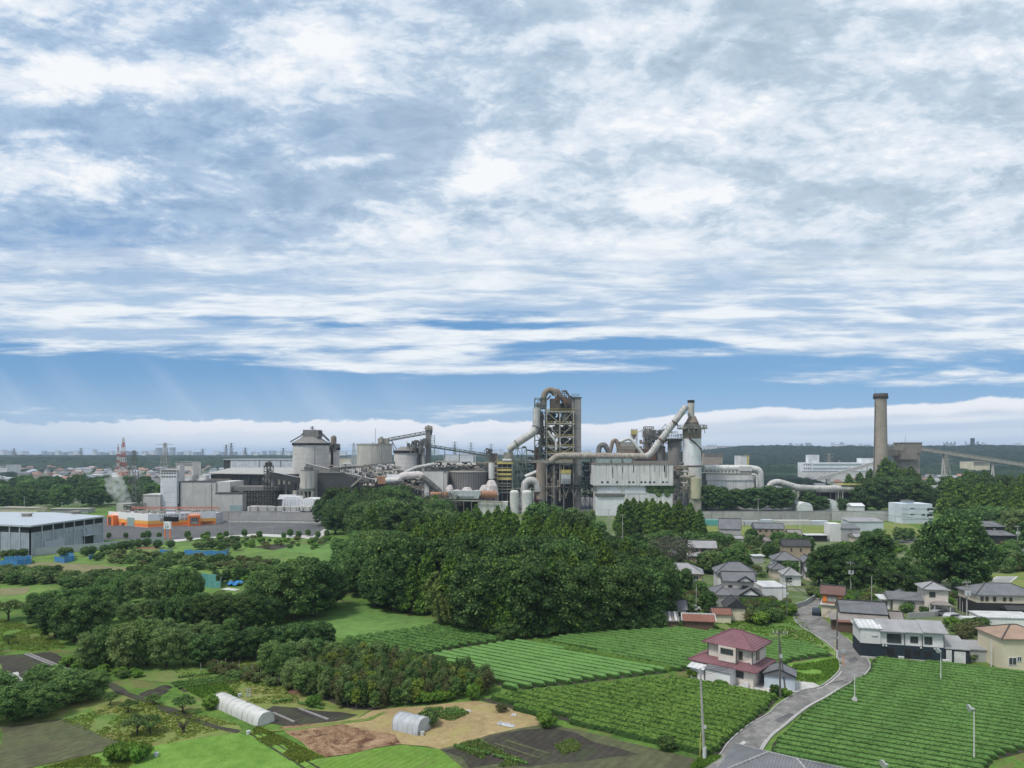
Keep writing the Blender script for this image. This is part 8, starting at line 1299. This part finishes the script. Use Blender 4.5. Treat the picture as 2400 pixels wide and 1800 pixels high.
shed('low shed with a faded red roof at the end of the overgrown strip', 270, 318, 362, 1291, 1285, 5, 'w_wood', 'r_rustred')
for i in range(7): a, b = G(2322 + i * 7, 1366), G(2340 + i * 7, 1352); o = link('mulch_film', MB().beam(a - a, b - a, .9, .12).build('t', M['film']).data); bpy.data.objects.remove(bpy.data.objects['t']); o.location = a + Vector((0, 0, .12)); tag(o, 'white plastic mulch strip on the plot behind the beige house', 'mulch strip', 'white mulch strips')
for i, (A_, B2) in enumerate([((58, 1534), (205, 1594)), ((68, 1533), (215, 1592)), ((700, 1662), (770, 1688)), ((640, 1672), (690, 1694)), ((1160, 1745), (1265, 1780)), ((1185, 1738), (1290, 1770))]): a, b = G(*A_), G(*B2); o = link('mulch_film', MB().beam(a - a, b - a, .34, .14).build('t', M['wall_dark' if i < 4 else 'soil_weedy']).data); bpy.data.objects.remove(bpy.data.objects['t']); o.location = a + Vector((0, 0, .12)); tag(o, ['outer grey mulched ridge on the dark soil beds', 'inner grey mulched ridge on the dark soil beds', 'grey mulched bed right of the long tunnel', 'short mulched bed at the tunnel mouth', 'near raised crop ridge on the weedy field', 'far raised crop ridge on the weedy field'][i], 'mulch strip')
c = Ctx('plastic_shelter', 'row of blue and white plastic shelters under the long works wall', 'shelter', 355, 1800)
for k, (a, b, mt) in enumerate([(1648, 1700, 'net_teal'), (1698, 1745, 'film'), (1746, 1785, 'film_grey'), (1790, 1816, 'w_blue'), (1816, 1905, 'film'), (1905, 1948, 'w_blue')]): c.box('cover', mt, a, b - 1, 1219 + k % 3 * 1.5, 1232, k * .4, 4 + k * .4)
# ---------------------------------------------------------------- poles
def pole(label, px, base, top, kind='plain', r=.16, mat='pole', lean=0.0, name='utility_pole', cat='utility pole', group=None):
    p = G(px, base); h = height_at(p, top); o = thing(name, label, cat, p, R(rnd.uniform(-25, 25)), group); q = MB(); q.tube([(0, 0, -.3), (lean, 0, h)], [r, r * .6], 8); q.build('shaft', M[mat], o, True)
    if kind in ('cross', 'trans'):
        q = MB(); [q.beam((-1.1, 0, h - z), (1.1, 0, h - z), .12) for z in ((.5, 1.3) if kind == 'trans' else (.5,))]; q.build('crossarm', M['steel'], o); q = MB(); [q.cyl(x, 0, h - .45, h - .1, .07, .05, 6) for x in (-1, -.5, .5, 1)]; q.build('insulator', M['frame_w'], o); q = MB(); q.box(-.12, .3, -.3, -.1, h * .6, h * .6 + .5); q.build('junction_box', M['galv'], o)
    if kind == 'trans': [MB().cyl(x, -.25, h - 3.3, h - 2.3, .32, .32, 12).build('transformer', M['galv'], o, True) for x in (-.45, .45)]
    if kind == 'guard': MB().cyl(-.0, 0, 0.0, 1.6, r * 1.25, r * 1.2, 8).build('guard', M['frame_w'], o); q = MB(); q.tube([(-.55, 0, 0), (-.45, 0, 3.4)], .05, 6); q.build('guard_rod', M['yellow'], o); q = MB(); q.box(-.1, .25, -.25, -.1, h * .35, h * .35 + .35); q.build('junction_box', M['galv'], o)
    if kind == 'fan': q = MB(); q.tube([(0, 0, h), (-.5, -.2, h + .15)], .13, 8); q.tube([(-.5, -.2, h + .15), (-.62, -.25, h + .12)], .45, 14); q.build('fan_guard', M['galv'], o); MB().cyl(0, 0, 0, .25, .2, .2, 8).build('foot', M['kerb'], o)
    if kind == 'meter': q = MB(); q.tube([(0, -.2, h * .18), (0, -.08, h * .18)], .38, 14); q.build('disc', M['frame_w'], o)
    return o
for a in [('tall concrete pole with a yellow guard rod at the corner of the shaggy tea plot', 1651, 1781, 1567, 'guard', .19, 'pole', -.5), ('dark pole beside the blue grey shed', 1829, 1637, 1477, 'cross', .15, 'pole_dark', -.2), ('leaning dark pole right beside the upright one', 1841, 1618, 1500, 'plain', .13, 'pole_dark', -.9), ('dark pole with a pale foot inside the road bend', 1962, 1543, 1411, 'guard', .16, 'pole_dark', 0), ('slim dark pole in front of the white block of the navy house', 2050, 1541, 1476, 'plain', .1, 'pole_dark', 0),
          ('concrete pole with crossarms before the shaded village grove', 1994, 1394, 1316, 'trans', .16, 'pole', 0), ('bare pale pole behind the long farmhouse roof', 2043, 1418, 1350, 'plain', .13, 'pole', 0), ('pole carrying two round transformers beside the beige and black house', 2266, 1459, 1361, 'trans', .17, 'pole', 0), ('short lamp pole left of the transformer pole', 2250, 1437, 1391, 'plain', .11, 'pole', 0), ('thin pale post at the porch of the pyramid roofed house', 2179, 1440, 1408, 'plain', .1, 'frame_w', 0),
          ('thin pole behind the dark domed tree', 2098, 1270, 1209, 'plain', .14, 'pole', 0), ('pole beside the brown two storey house', 1683, 1332, 1293, 'plain', .13, 'pole', 0), ('yellowish pole above the rusty sheds', 1632, 1425, 1370, 'plain', .13, 'pole', 0), ('dark pole standing in the weeds by the road bend', 1844, 1448, 1357, 'cross', .14, 'pole_dark', 0), ('pale pole before the flat white block', 1834, 1421, 1372, 'plain', .12, 'pole', 0), ('pole with a crossarm before the long concrete wall', 1777, 1226, 1168, 'cross', .17, 'pole', 0), ('white pole right of the brown barn', 1875, 1250, 1204, 'plain', .14, 'frame_w', 0),
          ('pole at the near end of the village centre', 1803, 1342, 1314, 'plain', .12, 'pole', 0), ('pole rising from the olive trees before the kiln', 1426, 1245, 1193, 'cross', .16, 'pole', 0), ('pole beside the narrow lane', 1459, 1268, 1205, 'cross', .15, 'pole', 0), ('short pole left of the lane', 1407, 1245, 1219, 'plain', .14, 'pole', 0), ('pole with boxes before the smaller wood', 812, 1241, 1199, 'cross', .17, 'pole', 0), ('pole behind the parking lot near the white hangar', 735, 1222, 1170, 'plain', .15, 'pole', 0),
          ('lamp post at the right corner of the striped shop', 514, 1241, 1190, 'cross', .15, 'pole', 0), ('slender lamp post on the near side of the parking lot', 539, 1264, 1219, 'plain', .12, 'galv', 0), ('lamp post with a bent arm on the parking lot', 560, 1243, 1203, 'plain', .12, 'pole', 0), ('lamp post in the middle of the parking lot', 577, 1250, 1203, 'plain', .12, 'pole', 0), ('small lamp post at the back of the parking lot', 664, 1230, 1208, 'plain', .1, 'galv', 0), ('short pale post by the low parking lot wall', 638, 1250, 1236, 'plain', .1, 'galv', 0), ('pole behind the black walled house', 2315, 1240, 1206, 'cross', .16, 'pole', 0), ('pole right of the black walled house', 2385, 1292, 1232, 'trans', .17, 'pole', 0),
          ('pole before the forest behind the warehouse', 57, 1200, 1163, 'cross', .2, 'pole', 0), ('braced pole right of the warehouse roof', 187, 1203, 1173, 'cross', .2, 'pole', .5), ('small pole above the warehouse roof', 145, 1201, 1177, 'cross', .16, 'pole', 0), ('thin post at the right end of the farmhouse garden', 2256, 1443, 1410, 'plain', .1, 'pole', 0), ('white post beside the cream house at the right edge', 2323, 1563, 1498, 'plain', .11, 'frame_w', 0)]: pole(*a)
for lb, px, b, t, k in (('white frost fan post nearest the navy and white house', 2205, 1601, 1526, 'fan'), ('tall white frost fan post near the right frame edge', 2283, 1787, 1662, 'fan'), ('white post with a round disc standing in the tea by the road', 2003, 1651, 1581, 'meter'), ('frost fan post cut by the bottom edge', 2080, 1880, 1792, 'fan')): pole(lb, px, b, t, k, .09, 'frame_w', 0, 'fan_post', 'fan post')
def wire(label, a, b, sag=1.0, r=.022, n=14):
    a, b = Vector(a), Vector(b); o = thing('power_line', label, 'power line', a, 0, 'power lines'); q = MB(); L = b - a
    for k, off in enumerate((-.8, 0, .8)): q.tube([L * (i / n) + Vector((off * .4, off, -4 * sag * (i / n) * (1 - i / n))) for i in range(n + 1)], r, 4)
    q.build('wire', M['steel_dark'], o)
def tp(px, b, t): p = G(px, b); return (p.x, p.y, height_at(p, t) - .5)
for i, (a, b) in enumerate([((1651, 1781, 1567), (1829, 1637, 1477)), ((1829, 1637, 1477), (1962, 1543, 1411)), ((1962, 1543, 1411), (1844, 1448, 1357)), ((1962, 1543, 1411), (2266, 1459, 1361)), ((1994, 1394, 1316), (2266, 1459, 1361)), ((1844, 1448, 1357), (1683, 1332, 1293)), ((1777, 1226, 1168), (2385, 1292, 1232))]): wire(['wires over the shaggy tea plot', 'wires from the shed pole to the road bend', 'wires crossing the road bend', 'wires over the farmhouse and the navy house', 'wires before the village grove', 'wires over the old village', 'wires along the works wall'][i], tp(*a), tp(*b))
def car(label, p, rot, col, van=False, mat=None):
    n_ = 'paint_%d' % int(p.x * 10); M[n_] = plain(n_, col, .3, .1, .05, .5, .5); o = thing('parked_van' if van else 'parked_car', label, 'van' if van else 'car', p, R(rot)); q = MB(); H_ = 1.9 if van else 1.45
    q.xprism([(-2.1, .3), (2.1, .3), (2.15, .8), (1.3 if not van else 1.9, .95), (.8 if not van else 1.4, H_), (-1.4 if not van else -2.0, H_), (-2.1, .9)], -.85, .85); q.build('body', M[n_], o); q = MB(); q.xprism([(1.2 if not van else 1.75, 1.0), (.75 if not van else 1.35, H_ - .1), (-1.3, H_ - .1), (-1.8, 1.0)], -.87, .87); q.build('window', M['glass'], o)
    for x in (-1.3, 1.3):
        for y in (-.8, .8): q = MB(); q.tube([(x, y - .1, .32), (x, y + .1, .32)], .32, 14); q.build('wheel', M['black_void'], o)
car('white van parked before the white flat roofed carport', G(1898, 1268), 70, (.7, .7, .7), True); car('dark blue car parked beside the orange house', G(1913, 1440), 65, (.02, .03, .05)); car('white car in the garden of the black walled house', G(2298, 1278), 20, (.7, .7, .7)); car('white car parked behind the shed by the big wood', G(1622, 1432), 10, (.7, .7, .7)); car('pale car on the driveway near the lane', G(1452, 1232), 80, (.6, .6, .6), True)
car('grey car left of the grove behind the gardens', G(1690, 1272), 0, (.4, .4, .42))
# lattice pylons
def pylon(label, Y, px, top, base_w, mats=('steel_pale', 'steel_pale'), arms=3, group=None, t=.35):
    c = Ctx('pylon', label, 'pylon', Y, px, group); H_ = c.z(top); n = 10; qs = [MB(), MB()]
    for k in range(n):
        z0, z1 = H_ * k / n, H_ * (k + 1) / n; w0, w1 = base_w / 2 * (1 - .85 * k / n), base_w / 2 * (1 - .85 * (k + 1) / n); q = qs[k % 2]
        for sx, sy in ((1, 1), (1, -1), (-1, 1), (-1, -1)): q.beam((sx * w0, sy * w0, z0), (sx * w1, sy * w1, z1), t)
        for sy in (1, -1): q.beam((-w0, sy * w0, z0), (w1, sy * w1, z1), t * .6); q.beam((w0, sy * w0, z0), (-w1, sy * w1, z1), t * .6); q.beam((-w1, sy * w1, z1), (w1, sy * w1, z1), t * .6)
    for k in range(arms): z = H_ * (.72 + .12 * k); qs[k % 2].beam((-base_w * .8, 0, z), (base_w * .8, 0, z), t)
    qs[0].build('lower_lattice', M[mats[0]], c.o); qs[1].build('upper_lattice', M[mats[1]], c.o)
M['pylon_red'] = plain('pylon_red', (.45, .08, .05), .6); pylon('red and white lattice mast over the left forest', 760, 289, 1026, 8, ('pylon_red', 'frame_w'), 1, None, .42); pylon('thin red mast behind the red and white one', 1100, 277, 1040, 5, ('pylon_red', 'frame_w'), 0, None, .35); pylon('grey lattice pylon before the distant forest', 900, 387, 1038, 14, t=.55); pylon('dark lattice pylon beside the steam plume', 450, 314, 1056, 8, ('steel', 'steel'), 3, None, .28)
pylon('slim pylon between the huge silo and the squat silo', 640, 829, 1038, 7, ('galv', 'galv'), 3, None, .4); pylon('white pylon below the long elevated conveyor', 760, 2218, 1064, 9, t=.4); pylon('small pylon before the hill left of the chimney', 1000, 1943, 1062, 8, t=.5)
for i, (px, tp_, Y) in enumerate([(530, 1042, 2200), (542, 1038, 2200), (33, 1051, 2400), (664, 1050, 2600), (1195, 1046, 2400), (1066, 1035, 2300), (1104, 1037, 2300), (1065, 1042, 2800), (1151, 1040, 2600), (1644, 1050, 2500), (1684, 1046, 2600), (1746, 1044, 2700), (475, 1052, 2600), (575, 1049, 2500), (190, 1050, 2600)]): pylon('tiny pylon on the hazy horizon', Y, px, tp_, 14, ('steel', 'steel'), 3, 'pylons on the horizon', .8)
# small things of the near plots and the lane
for i, (px, py) in enumerate([(495, 1562), (510, 1566), (528, 1563), (545, 1572), (560, 1568), (574, 1580), (590, 1574), (610, 1590), (652, 1606), (668, 1612), (1150, 1612), (470, 1575)]): o = link('stake', MB().tube([(0, 0, -.1), (.06, 0, 1.5)], .045, 6).build('t', M['pole']).data); bpy.data.objects.remove(bpy.data.objects['t']); o.location = G(px, py); tag(o, 'thin pale wooden stake in the scrub beside the nursery', 'stake', 'stakes beside the nursery')
M['leaf_crop'] = foliage('leaf_crop', (.05, .11, .03), (.10, .21, .05), (.17, .32, .09), ov=.1)
for k, (A_, B2) in enumerate([((408, 1604), (556, 1584)), ((412, 1610), (560, 1589)), ((418, 1616), (562, 1594)), ((1008, 1668), (1080, 1662)), ((1014, 1674), (1090, 1667)), ((1022, 1680), (1094, 1673)), ((1066, 1752), (1150, 1772)), ((1160, 1774), (1238, 1794)), ((700, 1650), (760, 1664)), ((420, 1590), (540, 1575)), ((640, 1650), (690, 1640))]):
    a, b = G(*A_), G(*B2); n = int((b - a).length / .42); r = random.Random(k); L_ = [((b - a).x * i / n + r.uniform(-.1, .1), (b - a).y * i / n + r.uniform(-.1, .1), .22, .26, .26, .22) for i in range(n)]; o = link('crop_row', crown_mesh('crop_row', L_, M['leaf_crop'], n * 26, .09, k, core=.7)); o.location = a + Vector((0, 0, .06)); tag(o, ['far leafy row', 'second leafy row', 'near leafy row', 'far cabbage row', 'middle cabbage row', 'near cabbage row', 'upper row of weeds', 'lower row of weeds', 'short row right', 'short row behind', 'short row above'][k] + [' of the vegetable bed left of the nursery', ' on the straw field behind the grey tunnel', ' along the dark tilled field', ' of the long white tunnel on the dark garden bed', ' the vegetable bed below the orchard thicket', ' the long white tunnel beside the soil'][0 if k < 3 else 1 if k < 6 else 2 if k < 8 else k - 5], 'crop row')
for lb, px, py, w, h, mt in (('rusty red heap of leaves at the nursery edge', 690, 1622, 1.2, .5, 'rust'), ('dark compost heap beside the dirt track', 360, 1625, 2.2, .6, 'soil_dark'), ('small dark compost heap before the vegetable rows', 385, 1613, 1.5, .45, 'soil_dark')):
    o = thing('heap', lb, 'heap', G(px, py)); q = MB(); r = random.Random(px); q.add([(0, 0, h)] + [(math.cos(k * .63) * w * f * r.uniform(.8, 1.2), math.sin(k * .63) * w * f * r.uniform(.7, 1.1), h * z) for f, z in ((.5, .7), (1, 0)) for k in range(10)], [[0, 1 + k, 1 + (k + 1) % 10] for k in range(10)] + [[1 + k, 11 + k, 11 + (k + 1) % 10, 1 + (k + 1) % 10] for k in range(10)]); q.build('mound', M[mt], o)
o = thing('trestle_ladder', 'small grey step ladder standing by the long white tunnel', 'ladder', G(583, 1634)); q = MB(); [q.beam((x, -.3, 0), (x * .6, 0, 1.4), .06) for x in (-.3, .3)]; [q.beam((x, .3, 0), (x * .6, 0, 1.4), .06) for x in (-.3, .3)]; q.build('frame', M['galv'], o); q = MB(); [q.beam((-.28 + .03 * z, -.3 + .07 * z, .3 * z), (.28 - .03 * z, -.3 + .07 * z, .3 * z), .06) for z in (1, 2, 3, 4)]; q.build('rung', M['galv'], o)
for lb, px, py, c_ in (('white bucket at the corner of the dry orchard plot', 582, 1722, 'frame_w'), ('pale blue box on the bright lawn', 366, 1774, 'w_blue'), ('blue and white bag beside the step ladder', 562, 1634, 'w_blue'), ('white crate beside the grey tunnel', 990, 1724, 'frame_w')): o = thing('bucket', lb, 'bucket', G(px, py)); q = MB(); q.tube([(0, 0, 0), (0, 0, .5)], [.22, .28], 10); q.build('body', M[c_], o); q = MB(); q.tube([(0, 0, .5), (0, 0, .54)], .3, 10); q.build('rim', M['galv'], o)
PG('road_patch', [(1815, 1690), (1850, 1672), (1862, 1676), (1828, 1697)], M['asphalt'], 0.104, jag=.1); PG('road_patch', [(1985, 1548), (2005, 1540), (2014, 1548), (1995, 1556)], M['asphalt'], 0.104, jag=.1); PG('road_patch', [(1722, 1752), (1742, 1738), (1750, 1741), (1731, 1756)], M['kerb'], 0.104, jag=.1)
for lb, px, py, rt, cl, vn in (('silver car beside the pole with two transformers', 2235, 1452, 10, (.5, .5, .52), False), ('small white van between the transformer pole and the garage', 2275, 1466, -10, (.7, .7, .7), True), ('grey car in the yard of the pyramid roofed house', 2205, 1442, 15, (.25, .26, .28), False), ('white car before the ochre house', 1642, 1402, 0, (.68, .68, .68), False), ('red car by the storehouse with the dark gable', 1760, 1452, 30, (.3, .03, .03), False)): car(lb, G(px, py), rt, cl, vn)
o = thing('road_mirror', 'orange convex mirror post at the outer bend of the road', 'road mirror', G(1976, 1562)); q = MB(); q.tube([(0, 0, 0), (0, 0, 2.6)], .06, 6); q.build('post', M['orange_shutter'], o); q = MB(); q.tube([(0, -.1, 2.7), (0, -.02, 2.7)], [.4, .4], 14); q.build('mirror', M['galv'], o)
finish_plants()
for g_, n_ in (('front edge trees of the big wood', 16), ('trees of the straight windbreak', 10), ('slim trees of the nursery hedge', 17), ('back row of the nursery hedge', 13), ('bright bushes along the nursery front', 5), ('reed bushes beside the bright lawn', 6), ('grove below the stained white building', 12), ('round trees above the concrete wall', 11), ('round trees below the chimney', 6), ('trees round the chimney foot', 10), ('olive trees before the kiln building', 7), ('dark trees at the parking lot end', 3), ('pointed conifers in the nursery', 6), ('olive trees before the windbreak', 5), ('dark trees beside the teal netting', 4), ('clump beside the lawn', 8), ('street trees along the parking lot', 18), ('round bushes beside the boundary wall', 13), ('white mulch strips', 7)): number_line(g_, n_)
# ---------------------------------------------------------------- distance: woods, town, skyline, haze
def vnoise(x, y, seed):
    r = np.random.RandomState(seed); T_ = r.rand(256, 256); xi = np.floor(x).astype(int); yi = np.floor(y).astype(int); fx, fy = x - xi, y - yi; fx = fx * fx * (3 - 2 * fx); fy = fy * fy * (3 - 2 * fy)
    g_ = lambda a, b: T_[a % 256, b % 256]; return (g_(xi, yi) * (1 - fx) + g_(xi + 1, yi) * fx) * (1 - fy) + (g_(xi, yi + 1) * (1 - fx) + g_(xi + 1, yi + 1) * fx) * fy
M['far_wood'] = foliage('far_wood', (0.012, 0.028, 0.020), (0.026, 0.050, 0.030), (0.05, 0.085, 0.042)); M['far_wood'].node_tree.nodes
def woodland(label, x0, x1, y0, y1, rx, ry, th, base, seed, name='woodland', edge=40, hole=0.0):
    X, Yg = np.meshgrid(np.arange(x0, x1, rx), np.arange(y0, y1, ry)); r = np.random.RandomState(seed); X = X + r.uniform(-.4, .4, X.shape) * rx; Yg = Yg + r.uniform(-.4, .4, X.shape) * ry
    n = .35 * vnoise(X / 9, Yg / 14, seed) + .3 * vnoise(X / 5, Yg / 8, seed + 1) + .35 * vnoise(X / 60, Yg / 90, seed + 2)
    e = np.minimum(1, np.minimum(np.minimum(X - x0, x1 - X) / edge, np.minimum(Yg - y0, y1 - Yg) / edge).clip(0) + 0.0) ** .35
    Z = base(X, Yg) + th * (.55 + .75 * n + r.uniform(-.09, .09, X.shape)) * e
    if hole: m_ = vnoise(X / 70, Yg / 110, seed + 5) < hole; Z = np.where(m_, -2, Z)
    V = np.stack([X, Yg, Z], -1).reshape(-1, 3); idx = np.arange(X.size).reshape(X.shape); Fq = np.stack([idx[:-1, :-1], idx[:-1, 1:], idx[1:, 1:], idx[1:, :-1]], -1).reshape(-1, 4)
    o = link(name, mesh_np(name, V, Fq, M['far_wood'])); tag(o, label, 'woodland', kind='stuff')
flat = lambda X, Y: 0 * X
woodland('broad dark forest belt beyond the town on the left', -2200, 1250, 1600, 3000, 7, 14, 21, lambda X, Y: (Y - 1600) * .004, 1)
woodland('dark wooded hill beyond the works on the right', 380, 2600, 1450, 3000, 6, 12, 22, lambda X, Y: 34 * np.clip((X - 380) / 500, 0, 1) * np.clip((Y - 1450) / 700, 0, 1) * (.75 + .5 * vnoise(X / 420, Y / 500, 9)), 2)
woodland('green trees between the works and the hill', 260, 900, 940, 1420, 5, 9, 15, flat, 3, hole=.6)
woodland('trees scattered through the distant town', -1150, 1100, 900, 1560, 6, 11, 8, flat, 4, hole=.74)
woodland('trees behind the middle of the works', -300, 330, 640, 1500, 5, 10, 12, flat, 6, hole=.45)
woodland('low woods behind the right hand forest', 480, 1300, 620, 1000, 5, 9, 15, flat, 7, hole=.74)
# far houses, one object each
protos = []
for i, (wc, rc) in enumerate([((.62, .60, .56), (.17, .17, .19)), ((.50, .44, .37), (.24, .14, .10)), ((.66, .66, .66), (.30, .32, .36)), ((.45, .42, .39), (.10, .10, .11)), ((.60, .52, .42), (.34, .19, .13)), ((.70, .70, .70), (.42, .44, .48))]):
    q = MB(); w, d, h = 9 + i % 3 * 2, 7.5, 5.6; q.box(-w / 2, w / 2, -d / 2, d / 2, 0, h); nf = len(q.f); roof_mb(q, 'hip' if i % 2 else 'gable', w, d, h, h + 2.2, .5); me = bpy.data.meshes.new('far_house'); me.from_pydata(q.v, [], q.f); me.materials.append(plain('far_wall_%d' % i, wc)); me.materials.append(plain('far_roof_%d' % i, rc, .5)); me.polygons.foreach_set('material_index', [0 if k < nf else 1 for k in range(len(me.polygons))]); me.update(); protos.append(me)
r_ = random.Random(11); made = 0
def far_house(px, Y, lb, grp):
    o = link('far_house', protos[r_.randrange(6)]); o.location = ((px - CX) / F * Y, Y, 0); o.rotation_euler = (0, 0, r_.uniform(-.5, .5) + (1.57 if r_.random() < .3 else 0)); s = r_.uniform(.8, 1.35); o.scale = (s, s, r_.uniform(.8, 1.3)); tag(o, lb, 'house', grp)
for i in range(205): Y = 1000 * math.exp(r_.uniform(-.16, .45)); far_house(r_.uniform(-20, 700), Y, 'tiny house of the hazy town beyond the left forest', 'houses of the hazy town')
for i in range(44): far_house(r_.uniform(2170, 2420), r_.uniform(700, 1050), 'small house beyond the dark forest under the conveyor', 'houses under the conveyor')
for i in range(24): far_house(r_.uniform(1680, 2040), r_.uniform(620, 840), 'small house before the long white factory', 'houses before the white factory')
def slab(lb, px0, px1, t, b, Y, mat, d=30, name='far_building', grp=None, win=None):
    c = Ctx(name, lb, 'building', Y, (px0 + px1) / 2, grp); c.box('wall', mat, px0, px1, t, None, 0, d); c.box('roof', 'steel_pale', px0 - .3, px1 + .3, t - .5, t, -.5, d + .5)
    if win:
        for k in range(win): c.box('window_strip', 'glass', px0 + 1, px1 - 1, t + 1 + k * 3, t + 2.2 + k * 3, -.3, .1)
slab('brown long apartment block on the wooded slope beyond the stack', 1650, 1694, 1062, None, 1300, 'w_brown', win=3); slab('white hall behind the apartment block', 1650, 1712, 1047, None, 2900, 'w_white', 60); slab('small white building with a yellow tank amid the hill trees', 1737, 1750, 1068, None, 1000, 'w_white'); slab('yellow tank box beside the white hill building', 1750, 1756, 1066.5, 1076, 1000, 'yellow', 10)
slab('striped apartment row beyond the panelled tower', 412, 452, 1083, None, 1150, 'w_pink', win=3); slab('large pale warehouse in the hazy distance between silos', 1040, 1112, 1066, None, 1500, 'w_white', 60); slab('pale roofed market hall beyond the huge silo', 793, 822, 1074, None, 1300, 'w_cream', 40); slab('white flats near the left frame edge', 0, 16, 1090, None, 1050, 'w_white', win=2); slab('beige flats under the long conveyor', 2281, 2320, 1082, None, 1000, 'w_yellow', win=3); slab('low yellowish building behind the warehouse', 30, 85, 1191, None, 420, 'w_yellow', 10); slab('tan roofed building behind the warehouse at the frame edge', -10, 32, 1190, None, 425, 'w_cream', 10); slab('long low wall building behind the warehouse', 115, 205, 1193, None, 430, 'w_grey', 8)
slab('dark ride tower on the hill crest at the right', 2279.5, 2284.5, 1027, None, 2400, 'w_navy', 12)
c = Ctx('roller_coaster', 'hazy coaster trestles on the hill crest', 'ride', 2400, 2290); q = MB(); r_ = random.Random(2)
for a, b in ((2212, 2240), (2262, 2308)):
    hs = [1034 + 9 * abs(math.sin(k * .9 + a)) for k in range(12)]; xs_ = [a + (b - a) * k / 11 for k in range(12)]
    for k in range(12): q.beam(c.p(xs_[k], hs[k]), c.p(xs_[k], 1062), 1.0)
    for k in range(11): q.beam(c.p(xs_[k], hs[k]), c.p(xs_[k + 1], hs[k + 1]), 1.4)
q.build('trestle', M['steel'], c.o)
M['sky_tower'] = plain('sky_tower', (.30, .34, .40), .7); M['sky_white'] = plain('sky_white', (.62, .64, .66), .6); r_ = random.Random(21)
slab('blue grey tower block, the left of the two tall ones on the skyline', 364.5, 372, 1050, None, 4300, 'sky_tower', 40); slab('grey tower block, the right of the two tall ones on the skyline', 397, 405, 1049, None, 4600, 'sky_tower', 40)
def skyl(px, w, t, Y, m): slab('pale building of the hazy skyline', px, px + w, t, None, Y, m, 40, 'skyline_building', 'buildings of the hazy skyline')
for i in range(70): skyl(r_.uniform(0, 680), r_.uniform(2, 14), r_.uniform(1056.5, 1061.5), r_.uniform(4200, 6000), r_.choice(['sky_tower', 'sky_white', 'sky_white']))
for px, w, t in ((2, 6, 1055), (128, 14, 1060), (215, 5, 1054), (780, 30, 1058), (1170, 9, 1054), (1230, 8, 1056)): skyl(px, w, t, 4500, 'sky_white')
for i in range(26): skyl(r_.uniform(1000, 1420), r_.uniform(3, 12), r_.uniform(1055, 1060.5), r_.uniform(4200, 6000), r_.choice(['sky_tower', 'sky_white']))
for px, w, t in [(1853, 4, 1039), (1866, 9, 1041), (1880, 3, 1040), (1892, 8, 1038), (1898, 5, 1040), (1953, 3, 1038), (1960, 22, 1042), (1975, 2, 1037), (1990, 14, 1043), (2018, 3, 1041), (2030, 12, 1043), (1840, 10, 1044), (1660, 20, 1043), (1690, 30, 1046), (1745, 12, 1045), (2385, 10, 1040), (2370, 9, 1043), (2080, 10, 1043)]: skyl(px, w, t, r_.uniform(4500, 5600), r_.choice(['sky_tower', 'sky_white', 'sky_white']))
# the air itself
q = MB(); S2 = S + 60; q.box(-S2, S2, -1600, S2 + 40, -1.0, 120.0); hz = q.build('haze', M['kerb']); tag(hz, kind='stuff'); mt = bpy.data.materials.new('haze_air'); mt.use_nodes = True; nt = mt.node_tree; nt.nodes.clear(); vo = nt.nodes.new('ShaderNodeVolumePrincipled'); vo.inputs['Color'].default_value = (.62, .76, 1.0, 1); vo.inputs['Density'].default_value = 0.00010; vo.inputs['Anisotropy'].default_value = 0.1; ou = nt.nodes.new('ShaderNodeOutputMaterial'); nt.links.new(vo.outputs[0], ou.inputs['Volume']); hz.data.materials.clear(); hz.data.materials.append(mt)
